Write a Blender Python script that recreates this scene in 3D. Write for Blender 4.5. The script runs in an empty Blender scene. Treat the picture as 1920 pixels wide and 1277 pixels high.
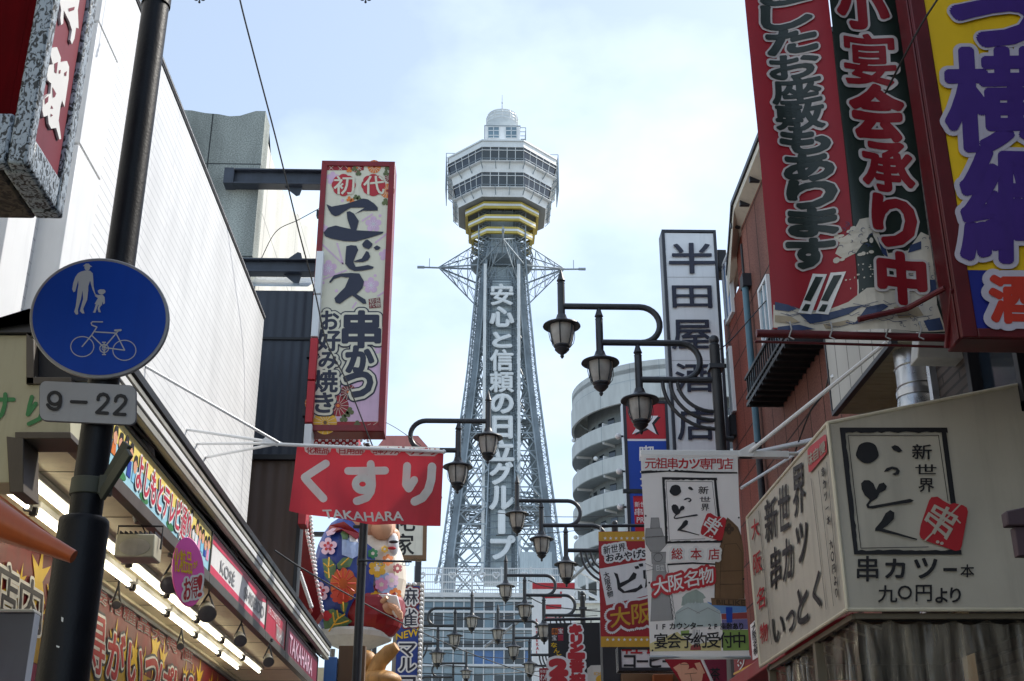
import bpy, bmesh, math, random
import numpy as np
from math import sin, cos, radians, pi
from mathutils import Vector, Matrix
random.seed(7)
C = bpy.context.scene.collection
SC = bpy.context.scene
R = radians
# ---------------------------------------------------------------- camera
F, TH, YW, EYE = 2286.0, R(22.76), R(1.5), 1.6        # focal length in photo pixels, pitch up, yaw right of the street axis
cam_d = bpy.data.cameras.new('camera'); cam = bpy.data.objects.new('camera', cam_d); C.objects.link(cam)
cam.location = (0, 0, EYE); cam.rotation_euler = (R(90) + TH, 0, -YW)
cam_d.sensor_width = 36; cam_d.lens = F / 1920 * 36; cam_d.clip_start = .05; cam_d.clip_end = 5000
SC.camera = cam
# ---------------------------------------------------------------- sky, sun, exposure
CLOUDS = (1.95, 3.8, .26)                                   # where the cloud pattern lies
SUN_EL, SUN_AZ = R(47), R(64)                           # azimuth measured from +Y (street axis) towards +X
W = bpy.data.worlds.new('World'); SC.world = W; W.use_nodes = True
nt = W.node_tree; nt.nodes.clear()
sky = nt.nodes.new('ShaderNodeTexSky'); sky.sky_type = 'NISHITA'; sky.sun_disc = False
sky.sun_elevation = SUN_EL; sky.sun_rotation = SUN_AZ; sky.air_density = 1.0; sky.dust_density = 1.4; sky.ozone_density = .5
tc = nt.nodes.new('ShaderNodeTexCoord'); mp = nt.nodes.new('ShaderNodeMapping'); mp.inputs['Scale'].default_value = (1.0, 1.0, 1.7)
mp.inputs['Location'].default_value = CLOUDS
no = nt.nodes.new('ShaderNodeTexNoise'); no.inputs['Scale'].default_value = 2.3; no.inputs['Detail'].default_value = 7; no.inputs['Roughness'].default_value = .52
rp = nt.nodes.new('ShaderNodeValToRGB'); rp.color_ramp.elements[0].position = .5; rp.color_ramp.elements[1].position = .8
mx = nt.nodes.new('ShaderNodeMix'); mx.data_type = 'RGBA'; mx.inputs['B'].default_value = (8.8, 9.8, 10.2, 1)
sc_ = nt.nodes.new('ShaderNodeMath'); sc_.operation = 'MULTIPLY_ADD'; sc_.inputs[1].default_value = .44; sc_.inputs[2].default_value = .1657
bg = nt.nodes.new('ShaderNodeBackground'); bg.inputs['Strength'].default_value = .108
ow = nt.nodes.new('ShaderNodeOutputWorld')
L = nt.links.new
L(tc.outputs['Generated'], mp.inputs['Vector']); L(mp.outputs['Vector'], no.inputs['Vector']); L(no.outputs['Fac'], rp.inputs['Fac'])
L(rp.outputs['Color'], sc_.inputs[0]); L(sc_.outputs[0], mx.inputs['Factor'])
L(sky.outputs['Color'], mx.inputs['A']); L(mx.outputs['Result'], bg.inputs['Color']); L(bg.outputs[0], ow.inputs['Surface'])
sd = bpy.data.lights.new('sun', 'SUN'); sd.energy = 2.5; sd.angle = R(.5); sd.color = (1, .95, .87)
so = bpy.data.objects.new('sun', sd); C.objects.link(so)
S = Vector((cos(SUN_EL) * sin(SUN_AZ), cos(SUN_EL) * cos(SUN_AZ), sin(SUN_EL)))
so.rotation_euler = S.to_track_quat('Z', 'Y').to_euler(); so.location = S * 60
SC.view_settings.view_transform = 'Standard'; SC.view_settings.look = 'None'; SC.view_settings.gamma = 1
SC.view_settings.exposure = 1.0
SC.render.engine = 'CYCLES'; SC.cycles.max_bounces = 6; SC.cycles.use_denoising = True
# ---------------------------------------------------------------- rays: a photo pixel and a plane give a point of the place
def ray(px, py):
    x = (px - 960) / F; u = (638.5 - py) / F
    y = cos(TH) - u * sin(TH); z = sin(TH) + u * cos(TH)
    return Vector((x * cos(YW) + y * sin(YW), -x * sin(YW) + y * cos(YW), z))
EYEV = Vector((0, 0, EYE))
def at(px, py, Y):
    d = ray(px, py); return EYEV + d * (Y / d.y)
def atx(px, py, X):
    d = ray(px, py); return EYEV + d * (X / d.x)
class Pl:
    """a plane of the place (a sign face, a wall); n looks to the street"""
    def __init__(s, p0, n, warp=None, step=.07):
        s.p0 = Vector(p0); s.n = Vector(n).normalized(); s.ux = s.n.cross(Vector((0, 0, 1))).normalized() * -1
        s.uz = s.n.cross(s.ux).normalized()
        if s.uz.z < 0: s.uz = -s.uz
        s.warp = warp; s.step = step
    def I(s, px, py):
        d = ray(px, py); return EYEV + d * ((s.p0 - EYEV).dot(s.n) / d.dot(s.n))
    def P(s, px, py, off=0): return s.bend(np.array([s.I(px, py)]), off)[0]
    def bend(s, V, off):
        V = np.asarray(V, float); q = V - np.array(s.p0); n = np.array(s.n)
        o = np.full(len(V), float(off)) if np.isscalar(off) else off
        if s.warp: o = o + s.warp(q @ np.array(s.ux), q @ np.array(s.uz))
        return V + o[:, None] * n
def front(Y, warp=None, step=.07): return Pl((0, Y, 0), (0, -1, 0), warp, step)
def lwall(X): return Pl((X, 0, 0), (1, 0, 0))
def rwall(X): return Pl((X, 0, 0), (-1, 0, 0))
# ---------------------------------------------------------------- materials
def lin(h):
    h = h.lstrip('#'); c = [int(h[i:i + 2], 16) / 255 for i in (0, 2, 4)]
    return tuple(x / 12.92 if x <= .04045 else ((x + .055) / 1.055) ** 2.4 for x in c)
MATS = {}
def newmat(name):
    m = bpy.data.materials.new(name); m.use_nodes = True; n = m.node_tree.nodes
    return m, n, m.node_tree.links.new, n['Principled BSDF']
def M(name, hexc=None, rough=.55, metal=0, var=.12, scale=3.0, bump=0.0, emit=0, trans=0, spec=.5, detail=6, stretch=(1, 1, 1)):
    if name in MATS: return MATS[name]
    m, n, L, b = newmat(name); MATS[name] = m
    c = lin(hexc)
    b.inputs['Roughness'].default_value = rough; b.inputs['Metallic'].default_value = metal; b.inputs['Specular IOR Level'].default_value = spec
    t = n.new('ShaderNodeTexCoord'); mpg = n.new('ShaderNodeMapping'); mpg.inputs['Scale'].default_value = stretch
    x = n.new('ShaderNodeTexNoise'); x.inputs['Scale'].default_value = scale; x.inputs['Detail'].default_value = detail
    r = n.new('ShaderNodeValToRGB'); e = r.color_ramp.elements; e[0].position = .32; e[1].position = .68
    e[0].color = (*[v * (1 - var) for v in c], 1); e[1].color = (*[min(1, v * (1 + var * .6)) for v in c], 1)
    L(t.outputs['Object'], mpg.inputs[0]); L(mpg.outputs[0], x.inputs['Vector']); L(x.outputs['Fac'], r.inputs['Fac'])
    g1 = n.new('ShaderNodeTexNoise'); g1.inputs['Scale'].default_value = 2.2; g1.inputs['Detail'].default_value = 9; g1.inputs['Roughness'].default_value = .65   # weather streaks
    gm = n.new('ShaderNodeMapping'); gm.inputs['Scale'].default_value = (4, 4, .35); L(t.outputs['Object'], gm.inputs[0]); L(gm.outputs[0], g1.inputs['Vector'])
    gr = n.new('ShaderNodeMapRange'); gr.inputs[1].default_value = .5; gr.inputs[2].default_value = .75; gr.inputs[3].default_value = 1; gr.inputs[4].default_value = 1 - min(.35, .06 + var * .9); L(g1.outputs['Fac'], gr.inputs[0])
    gx = n.new('ShaderNodeMix'); gx.data_type = 'RGBA'; gx.blend_type = 'MULTIPLY'; gx.inputs['Factor'].default_value = 1; L(r.outputs['Color'], gx.inputs['A']); L(gr.outputs[0], gx.inputs['B'])
    L(gx.outputs['Result'], b.inputs['Base Color'])
    rr = n.new('ShaderNodeMapRange'); rr.inputs[3].default_value = max(0.02, rough - .08); rr.inputs[4].default_value = min(1, rough + .1)
    L(x.outputs['Fac'], rr.inputs[0]); L(rr.outputs[0], b.inputs['Roughness'])
    if bump:
        y = n.new('ShaderNodeTexNoise'); y.inputs['Scale'].default_value = scale * 14; y.inputs['Detail'].default_value = 4; L(t.outputs['Object'], y.inputs['Vector'])
        bp = n.new('ShaderNodeBump'); bp.inputs['Strength'].default_value = bump; bp.inputs['Distance'].default_value = .01
        L(y.outputs['Fac'], bp.inputs['Height']); L(bp.outputs[0], b.inputs['Normal'])
    if emit:
        b.inputs['Emission Color'].default_value = (*c, 1); b.inputs['Emission Strength'].default_value = emit
    if trans:
        tr = n.new('ShaderNodeBsdfTranslucent'); ms = n.new('ShaderNodeMixShader'); ms.inputs[0].default_value = trans
        L(r.outputs['Color'], tr.inputs[0]); L(b.outputs[0], ms.inputs[1]); L(tr.outputs[0], ms.inputs[2]); L(ms.outputs[0], n['Material Output'].inputs[0])
    return m
def grid_mat(name, hexc, line, bw, bh, mortar, axis='x', off=0.0, rough=.45, var=.1, bump=.3, streak=0, speck=0, squash=0):
    """panels or tiles: a brick texture laid on the wall's own length and height; axis says which way the wall runs"""
    if name in MATS: return MATS[name]
    m, n, L, b = newmat(name); MATS[name] = m; c = lin(hexc); l = lin(line)
    t = n.new('ShaderNodeTexCoord'); sp = n.new('ShaderNodeSeparateXYZ'); cb = n.new('ShaderNodeCombineXYZ')
    L(t.outputs['Object'], sp.inputs[0]); L(sp.outputs['Y' if axis == 'y' else 'X'], cb.inputs[0]); L(sp.outputs['Z'], cb.inputs[1])
    br = n.new('ShaderNodeTexBrick'); br.offset = off; br.squash = 1
    br.inputs['Scale'].default_value = 1; br.inputs['Mortar Size'].default_value = mortar; br.inputs['Mortar Smooth'].default_value = .1
    br.inputs['Brick Width'].default_value = bw; br.inputs['Row Height'].default_value = bh
    br.inputs['Color1'].default_value = (*c, 1); br.inputs['Color2'].default_value = (*[v * (1 - var) for v in c], 1); br.inputs['Mortar'].default_value = (*l, 1)
    L(cb.outputs[0], br.inputs['Vector'])
    x = n.new('ShaderNodeTexNoise'); x.inputs['Scale'].default_value = 1.3; x.inputs['Detail'].default_value = 8
    mpg = n.new('ShaderNodeMapping'); mpg.inputs['Scale'].default_value = (1, 1, .25) if streak else (1, 1, 1)
    L(t.outputs['Object'], mpg.inputs[0]); L(mpg.outputs[0], x.inputs['Vector'])
    mr = n.new('ShaderNodeMapRange'); mr.inputs[1].default_value = .3; mr.inputs[2].default_value = .7; mr.inputs[3].default_value = 1 - max(streak, .12); mr.inputs[4].default_value = 1.05
    L(x.outputs['Fac'], mr.inputs[0])
    mu = n.new('ShaderNodeMix'); mu.data_type = 'RGBA'; mu.blend_type = 'MULTIPLY'; mu.inputs['Factor'].default_value = 1
    L(br.outputs['Color'], mu.inputs['A']); L(mr.outputs[0], mu.inputs['B'])
    last = mu.outputs['Result']
    if speck:
        s2 = n.new('ShaderNodeTexNoise'); s2.inputs['Scale'].default_value = 45; s2.inputs['Detail'].default_value = 2; L(t.outputs['Object'], s2.inputs['Vector'])
        m2 = n.new('ShaderNodeMapRange'); m2.inputs[1].default_value = .35; m2.inputs[2].default_value = .65; m2.inputs[3].default_value = 1 - speck; m2.inputs[4].default_value = 1 + speck
        L(s2.outputs['Fac'], m2.inputs[0]); u2 = n.new('ShaderNodeMix'); u2.data_type = 'RGBA'; u2.blend_type = 'MULTIPLY'; u2.inputs['Factor'].default_value = 1
        L(last, u2.inputs['A']); L(m2.outputs[0], u2.inputs['B']); last = u2.outputs['Result']
    L(last, b.inputs['Base Color']); b.inputs['Roughness'].default_value = rough; b.inputs['Specular IOR Level'].default_value = .3
    bp = n.new('ShaderNodeBump'); bp.inputs['Strength'].default_value = bump; bp.inputs['Distance'].default_value = .006; bp.invert = True
    L(br.outputs['Fac'], bp.inputs['Height']); L(bp.outputs[0], b.inputs['Normal'])
    return m
def speckle_mat(name, h1, h2, scale, stretch=(1, 1, 1), rough=.5, metal=0):
    if name in MATS: return MATS[name]
    m, n, L, b = newmat(name); MATS[name] = m
    t = n.new('ShaderNodeTexCoord'); mpg = n.new('ShaderNodeMapping'); mpg.inputs['Scale'].default_value = stretch
    x = n.new('ShaderNodeTexNoise'); x.inputs['Scale'].default_value = scale; x.inputs['Detail'].default_value = 5; x.inputs['Distortion'].default_value = 1.2
    r = n.new('ShaderNodeValToRGB'); e = r.color_ramp.elements; e[0].position = .44; e[1].position = .52
    e[0].color = (*lin(h1), 1); e[1].color = (*lin(h2), 1)
    L(t.outputs['Object'], mpg.inputs[0]); L(mpg.outputs[0], x.inputs['Vector']); L(x.outputs['Fac'], r.inputs['Fac']); L(r.outputs['Color'], b.inputs['Base Color'])
    bp = n.new('ShaderNodeBump'); bp.inputs['Strength'].default_value = .5; bp.inputs['Distance'].default_value = .008; L(x.outputs['Fac'], bp.inputs['Height']); L(bp.outputs[0], b.inputs['Normal'])
    b.inputs['Roughness'].default_value = rough; b.inputs['Metallic'].default_value = metal
    return m
def rib_mat(name, hexc, width, axis='X', depth=.5, rough=.5, var=.15, metal=0):
    """corrugated sheet: bands along one axis"""
    if name in MATS: return MATS[name]
    m, n, L, b = newmat(name); MATS[name] = m; c = lin(hexc)
    t = n.new('ShaderNodeTexCoord'); w = n.new('ShaderNodeTexWave'); w.bands_direction = axis; w.inputs['Scale'].default_value = .314 / width
    x = n.new('ShaderNodeTexNoise'); x.inputs['Scale'].default_value = 1.5; x.inputs['Detail'].default_value = 7
    mpg = n.new('ShaderNodeMapping'); mpg.inputs['Scale'].default_value = (1, 1, .3)
    L(t.outputs['Object'], w.inputs[0]); L(t.outputs['Object'], mpg.inputs[0]); L(mpg.outputs[0], x.inputs[0])
    r = n.new('ShaderNodeValToRGB'); e = r.color_ramp.elements; e[0].position = .3; e[1].position = .7
    e[0].color = (*[v * (1 - var) for v in c], 1); e[1].color = (*[v * (1 + var) for v in c], 1)
    L(x.outputs['Fac'], r.inputs[0]); L(r.outputs[0], b.inputs['Base Color'])
    bp = n.new('ShaderNodeBump'); bp.inputs['Strength'].default_value = depth; bp.inputs['Distance'].default_value = .03; L(w.outputs['Fac'], bp.inputs['Height']); L(bp.outputs[0], b.inputs['Normal'])
    b.inputs['Roughness'].default_value = rough; b.inputs['Metallic'].default_value = metal
    return m
def vinyl_mat(name):
    m, n, L, b = newmat(name); MATS[name] = m
    b.inputs['Base Color'].default_value = (.4, .37, .31, 1); b.inputs['Roughness'].default_value = .1
    tr = n.new('ShaderNodeBsdfTransparent'); ms = n.new('ShaderNodeMixShader')
    x = n.new('ShaderNodeTexNoise'); x.inputs['Scale'].default_value = 4; x.inputs['Detail'].default_value = 6
    t = n.new('ShaderNodeTexCoord'); mpg = n.new('ShaderNodeMapping'); mpg.inputs['Scale'].default_value = (6, 6, .5)
    L(t.outputs['Object'], mpg.inputs[0]); L(mpg.outputs[0], x.inputs[0])
    r = n.new('ShaderNodeMapRange'); r.inputs[1].default_value = .35; r.inputs[2].default_value = .7; r.inputs[3].default_value = .1; r.inputs[4].default_value = .6
    L(x.outputs['Fac'], r.inputs[0]); L(r.outputs[0], ms.inputs[0]); L(tr.outputs[0], ms.inputs[1]); L(b.outputs[0], ms.inputs[2]); L(ms.outputs[0], n['Material Output'].inputs[0])
    return m
# ---------------------------------------------------------------- mesh builder
class MB:
    def __init__(s): s.V = []; s.F = []; s.n = 0; s.slots = []; s.cur = 0
    def mat(s, m):
        if isinstance(m, str): m = MATS[m]
        if m not in s.slots: s.slots.append(m)
        s.cur = s.slots.index(m); return s
    def add(s, V, F):
        V = np.asarray(V, float).reshape(-1, 3); s.V.append(V)
        s.F.append((F if isinstance(F, np.ndarray) else list(F), s.n, s.cur)); s.n += len(V); return s
    def hexa(s, p):   # 4 bottom, 4 top (same turn)
        return s.add(p, [(3, 2, 1, 0), (4, 5, 6, 7), (0, 1, 5, 4), (1, 2, 6, 5), (2, 3, 7, 6), (3, 0, 4, 7)])
    def box(s, x0, x1, y0, y1, z0, z1):
        return s.hexa([(x0, y0, z0), (x1, y0, z0), (x1, y1, z0), (x0, y1, z0), (x0, y0, z1), (x1, y0, z1), (x1, y1, z1), (x0, y1, z1)])
    def poly(s, pts): return s.add(pts, [tuple(range(len(pts)))])
    def prism(s, pts, vec):
        p = [Vector(q) for q in pts]; v = Vector(vec); n = len(p)
        return s.add(p + [q + v for q in p], [tuple(range(n))[::-1], tuple(range(n, 2 * n))] + [(i, (i + 1) % n, n + (i + 1) % n, n + i) for i in range(n)])
    def bar(s, a, b, w, h=None, up=(0, 0, 1)):
        a = Vector(a); b = Vector(b); d = (b - a).normalized(); u = Vector(up)
        if abs(d.dot(u)) > .98: u = Vector((0, 1, 0))
        x = d.cross(u).normalized(); y = x.cross(d); h = w if h is None else h
        o = [x * sx * w / 2 + y * sy * h / 2 for sx, sy in ((-1, -1), (1, -1), (1, 1), (-1, 1))]
        return s.hexa([a + q for q in o] + [b + q for q in o])
    def tube(s, pts, r, seg=8, closed=False):
        p = [Vector(q) for q in pts]; n = len(p); rs = r if isinstance(r, (list, tuple)) else [r] * n
        t = [((p[(i + 1) % n] if closed else p[min(i + 1, n - 1)]) - (p[i - 1] if closed else p[max(i - 1, 0)])).normalized() for i in range(n)]
        u = Vector((0, 0, 1)) if abs(t[0].z) < .9 else Vector((0, 1, 0))
        x = t[0].cross(u).normalized(); V = []
        for i in range(n):
            x = (x - t[i] * x.dot(t[i])).normalized(); y = t[i].cross(x)
            V += [p[i] + (x * cos(2 * pi * k / seg) + y * sin(2 * pi * k / seg)) * rs[i] for k in range(seg)]
        Fc = []
        for i in range(n if closed else n - 1):
            j = (i + 1) % n
            Fc += [(i * seg + k, i * seg + (k + 1) % seg, j * seg + (k + 1) % seg, j * seg + k) for k in range(seg)]
        if not closed: Fc += [tuple(range(seg))[::-1], tuple(range((n - 1) * seg, n * seg))]
        return s.add(V, Fc)
    def lathe(s, c, prof, seg=16, a0=0, a1=2 * pi, axis='z'):
        c = Vector(c); full = abs(a1 - a0 - 2 * pi) < 1e-6; m = seg if full else seg + 1; V = []
        for r, z in prof:
            for k in range(m):
                a = a0 + (a1 - a0) * k / seg; q = (r * cos(a), r * sin(a), z)
                V.append(c + Vector(q if axis == 'z' else ((q[0], q[2], q[1]) if axis == 'y' else (q[2], q[0], q[1]))))
        Fc = []
        for i in range(len(prof) - 1):
            for k in range(seg):
                k2 = (k + 1) % m if full else k + 1
                Fc.append((i * m + k, i * m + k2, (i + 1) * m + k2, (i + 1) * m + k))
        if full: Fc += [tuple(range(m))[::-1], tuple(range((len(prof) - 1) * m, len(prof) * m))]
        return s.add(V, Fc)
    def ball(s, c, r, seg=12, rings=8):
        r = (r, r, r) if not hasattr(r, '__len__') else r; c = Vector(c); V = []; Fc = []
        for i in range(rings + 1):
            a = pi * i / rings - pi / 2
            for k in range(seg):
                b = 2 * pi * k / seg; V.append(c + Vector((r[0] * cos(a) * cos(b), r[1] * cos(a) * sin(b), r[2] * sin(a))))
        for i in range(rings):
            Fc += [(i * seg + k, i * seg + (k + 1) % seg, (i + 1) * seg + (k + 1) % seg, (i + 1) * seg + k) for k in range(seg)]
        return s.add(V, Fc)
    def build(s, name, parent=None, bevel=0, smooth=35, normals=True, seg=2):
        org = Vector((0, 0, 0)); q = parent
        while q: org += q.location; q = q.parent
        V = np.concatenate(s.V) - np.array(org); me = bpy.data.meshes.new(name)
        lo, ls, lt, mi = [], [], [], []; st = 0
        for Fc, b, m in s.F:
            if isinstance(Fc, np.ndarray):
                k = Fc.shape[1]; lo.append(Fc.ravel() + b); cnt = np.full(len(Fc), k)
            else:
                lo.append(np.array([i + b for f in Fc for i in f])); cnt = np.array([len(f) for f in Fc])
            lt.append(cnt); mi.append(np.full(len(cnt), m))
        lo = np.concatenate(lo); lt = np.concatenate(lt); mi = np.concatenate(mi); ls = np.concatenate([[0], np.cumsum(lt)[:-1]])
        me.vertices.add(len(V)); me.vertices.foreach_set('co', V.ravel()); me.loops.add(len(lo)); me.loops.foreach_set('vertex_index', lo.astype(np.int32))
        me.polygons.add(len(lt)); me.polygons.foreach_set('loop_start', ls.astype(np.int32)); me.polygons.foreach_set('loop_total', lt.astype(np.int32)); me.polygons.foreach_set('material_index', mi.astype(np.int32))
        me.update(calc_edges=True); me.validate()
        for m in s.slots: me.materials.append(m)
        if normals:
            bm = bmesh.new(); bm.from_mesh(me); bmesh.ops.recalc_face_normals(bm, faces=bm.faces); bm.to_mesh(me); bm.free()
        if not smooth: me.polygons.foreach_set('use_smooth', [False] * len(me.polygons))
        else:
            me.polygons.foreach_set('use_smooth', [True] * len(me.polygons)); me.set_sharp_from_angle(angle=R(smooth))
        o = bpy.data.objects.new(name, me); C.objects.link(o)
        if parent: o.parent = parent
        if bevel:
            bv = o.modifiers.new('bevel', 'BEVEL'); bv.width = bevel; bv.segments = seg; bv.limit_method = 'ANGLE'; bv.angle_limit = R(50)
        return o
def bulbs(name, parent, pts, r, m):
    b = MB(); b.mat(m); b.ball((0, 0, 0), r, 8, 6); o = b.build(name, parent); org = Vector((0, 0, 0)); q = parent
    while q: org += q.location; q = q.parent
    o.data.transform(Matrix.Translation(org))
    for i, p in enumerate(pts):
        c = o if i == 0 else o.copy()
        if i: C.objects.link(c); c.parent = parent
        c.location = Vector(p) - org
def tag(o, label, cat, group=None, kind=None):
    o['label'] = label
    if cat: o['category'] = cat
    if group: o['group'] = group
    if kind: o['kind'] = kind
    return o
def thing(name, label, cat, loc=(0, 0, 0), group=None):
    o = bpy.data.objects.new(name, None); C.objects.link(o); o.location = loc; o.empty_display_size = .2
    return tag(o, label, cat, group)
def dup(root, loc, rz, label=None):
    r = root.copy(); C.objects.link(r); r.location = loc; r.rotation_euler = (0, 0, rz)
    if label: r['label'] = label
    for ch in list(root.children):
        c = ch.copy(); C.objects.link(c); c.parent = r
        for g in ch.children:
            d = g.copy(); C.objects.link(d); d.parent = c
    return r
# ---------------------------------------------------------------- lettering and printed shapes
_cu = bpy.data.curves.new('glyph', 'FONT'); _cu.resolution_u = 3; _co = bpy.data.objects.new('glyph', _cu); C.objects.link(_co)
_G = {}
def glyph(t):
    if t not in _G:
        _cu.body = t; dg = bpy.context.evaluated_depsgraph_get(); dg.update()
        me = bpy.data.meshes.new_from_object(_co.evaluated_get(dg))
        v = np.zeros(len(me.vertices) * 3); me.vertices.foreach_get('co', v); f = np.zeros(len(me.polygons) * 3, int); me.polygons.foreach_get('vertices', f)
        _G[t] = (v.reshape(-1, 3)[:, :2].copy(), f.reshape(-1, 3)); bpy.data.meshes.remove(me)
    return _G[t]
def cut(V, Fc, pl):
    bm = bmesh.new(); vs = [bm.verts.new(p) for p in V]
    for f in Fc:
        try: bm.faces.new([vs[i] for i in f])
        except ValueError: pass
    q = np.asarray(V) - np.array(pl.p0)
    for ax in (pl.ux, pl.uz):
        h = q @ np.array(ax); k0 = math.ceil(h.min() / pl.step); k1 = math.floor(h.max() / pl.step)
        for k in range(k0, k1 + 1):
            bmesh.ops.bisect_plane(bm, geom=bm.verts[:] + bm.edges[:] + bm.faces[:], plane_co=pl.p0 + ax * (k * pl.step), plane_no=ax)
    bmesh.ops.triangulate(bm, faces=bm.faces)
    bm.verts.index_update(); V2 = np.array([v.co[:] for v in bm.verts]); F2 = np.array([[v.index for v in f.verts] for f in bm.faces]); bm.free()
    return V2, F2
def flat(mb, pl, pts, off=.004, extrude=0):
    """a printed shape: outline in photo pixels on plane pl"""
    V = [pl.I(*p) for p in pts]
    if pl.warp:
        V2, F2 = cut(V, [tuple(range(len(V)))], pl); mb.add(pl.bend(V2, off), F2)
    elif extrude:
        mb.prism([v + pl.n * (off - extrude) for v in V], pl.n * extrude)
    else: mb.poly([v + pl.n * off for v in V])
def ell(cx, cy, rx, ry=None, n=24, a0=0, rot=0):
    ry = rx if ry is None else ry; o = []
    for k in range(n):
        a = a0 + 2 * pi * k / n; x = rx * cos(a); y = ry * sin(a); o.append((cx + x * cos(rot) - y * sin(rot), cy + x * sin(rot) + y * cos(rot)))
    return o
def rrect(x0, y0, x1, y1, r, n=5):
    o = []
    for cx, cy, a in ((x1 - r, y1 - r, 0), (x0 + r, y1 - r, 90), (x0 + r, y0 + r, 180), (x1 - r, y0 + r, 270)):
        o += [(cx + r * cos(R(a + 90 * k / n)), cy + r * sin(R(a + 90 * k / n))) for k in range(n + 1)]
    return o
def petals(cx, cy, r, n=5, inner=.62, ry=None, a0=-pi / 2):
    ry = r if ry is None else ry; o = []
    for k in range(n * 8):
        a = a0 + 2 * pi * k / (n * 8); q = inner + (1 - inner) * abs(cos(n * (a - a0) / 2)) ** .6
        o.append((cx + r * q * cos(a), cy + ry * q * sin(a)))
    return o
def star(cx, cy, r, r2=None, n=5, rot=0):
    r2 = r * .42 if r2 is None else r2
    return [(cx + (r if k % 2 == 0 else r2) * cos(rot - pi / 2 + pi * k / n), cy + (r if k % 2 == 0 else r2) * sin(rot - pi / 2 + pi * k / n)) for k in range(2 * n)]
def stroke(mb, pl, pts, w, off=.004, cap=True, closed=False):
    pts = list(pts) + ([pts[0]] if closed else [])
    for i in range(len(pts) - 1):
        (x0, y0), (x1, y1) = pts[i], pts[i + 1]; d = math.hypot(x1 - x0, y1 - y0) or 1; nx, ny = -(y1 - y0) / d * w / 2, (x1 - x0) / d * w / 2
        flat(mb, pl, [(x0 + nx, y0 + ny), (x1 + nx, y1 + ny), (x1 - nx, y1 - ny), (x0 - nx, y0 - ny)], off + .00012 * (i % 7))
    if cap:
        for i, p in enumerate(pts): flat(mb, pl, ell(p[0], p[1], w / 2, n=12), off + .0009 + .00012 * (i % 5))
def txt(mb, pl, s, q, mat=None, off=.004, bold=0, outline=None, em=False, thick=0, z=1.0, dd=.00015, heavy=False):
    """one string, upright, filling q = (x0,y0,x1,y1) or four corners tl,tr,br,bl in photo pixels on plane pl"""
    v, f = glyph(s)
    if len(v) == 0: return
    if em: a = np.array([.02, -.1]); b = np.array([.98, .86])
    else: a = v.min(0); b = v.max(0)
    uv = (v - a) / np.maximum(b - a, 1e-6)
    if z != 1: uv = (uv - .5) * z + .5
    if len(q) == 4 and np.isscalar(q[0]): q = [(q[0], q[1]), (q[2], q[1]), (q[2], q[3]), (q[0], q[3])]
    tl, tr, br, bl = [np.array(pl.I(*p)) for p in q]
    cell = min(np.linalg.norm(tl - bl), max(np.linalg.norm(tr - tl) / len(s), .5 * np.linalg.norm(tl - bl)))
    if bold and not heavy: bold = min(bold, cell * (.016 if any(ord(c) >= 0x4e00 for c in s) else .038))
    u = uv[:, :1]; w = 1 - uv[:, 1:]
    V = tl * (1 - u) * (1 - w) + tr * u * (1 - w) + br * u * w + bl * (1 - u) * w
    if pl.warp: V, f = cut(V, f, pl)
    du = (tr - tl) / np.linalg.norm(tr - tl); dv = (tl - bl) / np.linalg.norm(tl - bl)
    def layer(r, n, o, dd=dd):
        for k in range(n):
            a = 2 * pi * k / n; mb.add(pl.bend(V + (du * cos(a) + dv * sin(a)) * r, o + dd * k), f)
    if outline:
        for i, (m, r, *_) in enumerate(outline):
            mb.mat(m); nn = 40 if heavy else 20; e = .00015; b0 = off - (i + 1) * (nn + 9) * e; layer(r * .55, 7, b0, e); layer(r, nn, b0 + 8 * e, e)
    if mat: mb.mat(mat)
    if bold: layer(bold, 14 if heavy else 8, off)
    mb.add(pl.bend(V, off + dd * 15), f)
    if thick:   # a raised letter: side walls by extruding the outline backwards
        e = {}
        for t in f:
            for i in range(3):
                k = (t[i], t[(i + 1) % 3]); e[k] = e.get(k, 0) + 1
        bd = [k for k in e if (k[1], k[0]) not in e]; n = len(V)
        T = pl.bend(V, off + dd * 9); B = pl.bend(V, off - thick); mb.add(np.concatenate([T, B]), np.array([[i, j, j + n, i + n] for i, j in bd]))
def vtxt(mb, pl, s, q, **k):
    """a column of characters, top to bottom, in q (rect or four corners)"""
    if len(q) == 4 and np.isscalar(q[0]): q = [(q[0], q[1]), (q[2], q[1]), (q[2], q[3]), (q[0], q[3])]
    tl, tr, br, bl = [np.array(p, float) for p in q]; n = len(s)
    for i, c in enumerate(s):
        if c == ' ': continue
        if c == 'ー': c = '丨'
        a, b = i / n, (i + 1) / n
        txt(mb, pl, c, [tuple(tl + (bl - tl) * a), tuple(tr + (br - tr) * a), tuple(tr + (br - tr) * b), tuple(tl + (bl - tl) * b)], em=True, **k)
def htxt(mb, pl, s, q, **k):
    if len(q) == 4 and np.isscalar(q[0]): q = [(q[0], q[1]), (q[2], q[1]), (q[2], q[3]), (q[0], q[3])]
    tl, tr, br, bl = [np.array(p, float) for p in q]; n = len(s)
    for i, c in enumerate(s):
        if c == ' ': continue
        a, b = i / n, (i + 1) / n
        txt(mb, pl, c, [tuple(tl + (tr - tl) * a), tuple(tl + (tr - tl) * b), tuple(bl + (br - bl) * b), tuple(bl + (br - bl) * a)], em=True, **k)
def board(pl, pts, thick, m, name, parent, off=0, bevel=.006):
    b = MB(); b.mat(m); b.prism([pl.I(*p) + pl.n * off for p in pts], -pl.n * thick); return b.build(name, parent, bevel=bevel)
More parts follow.
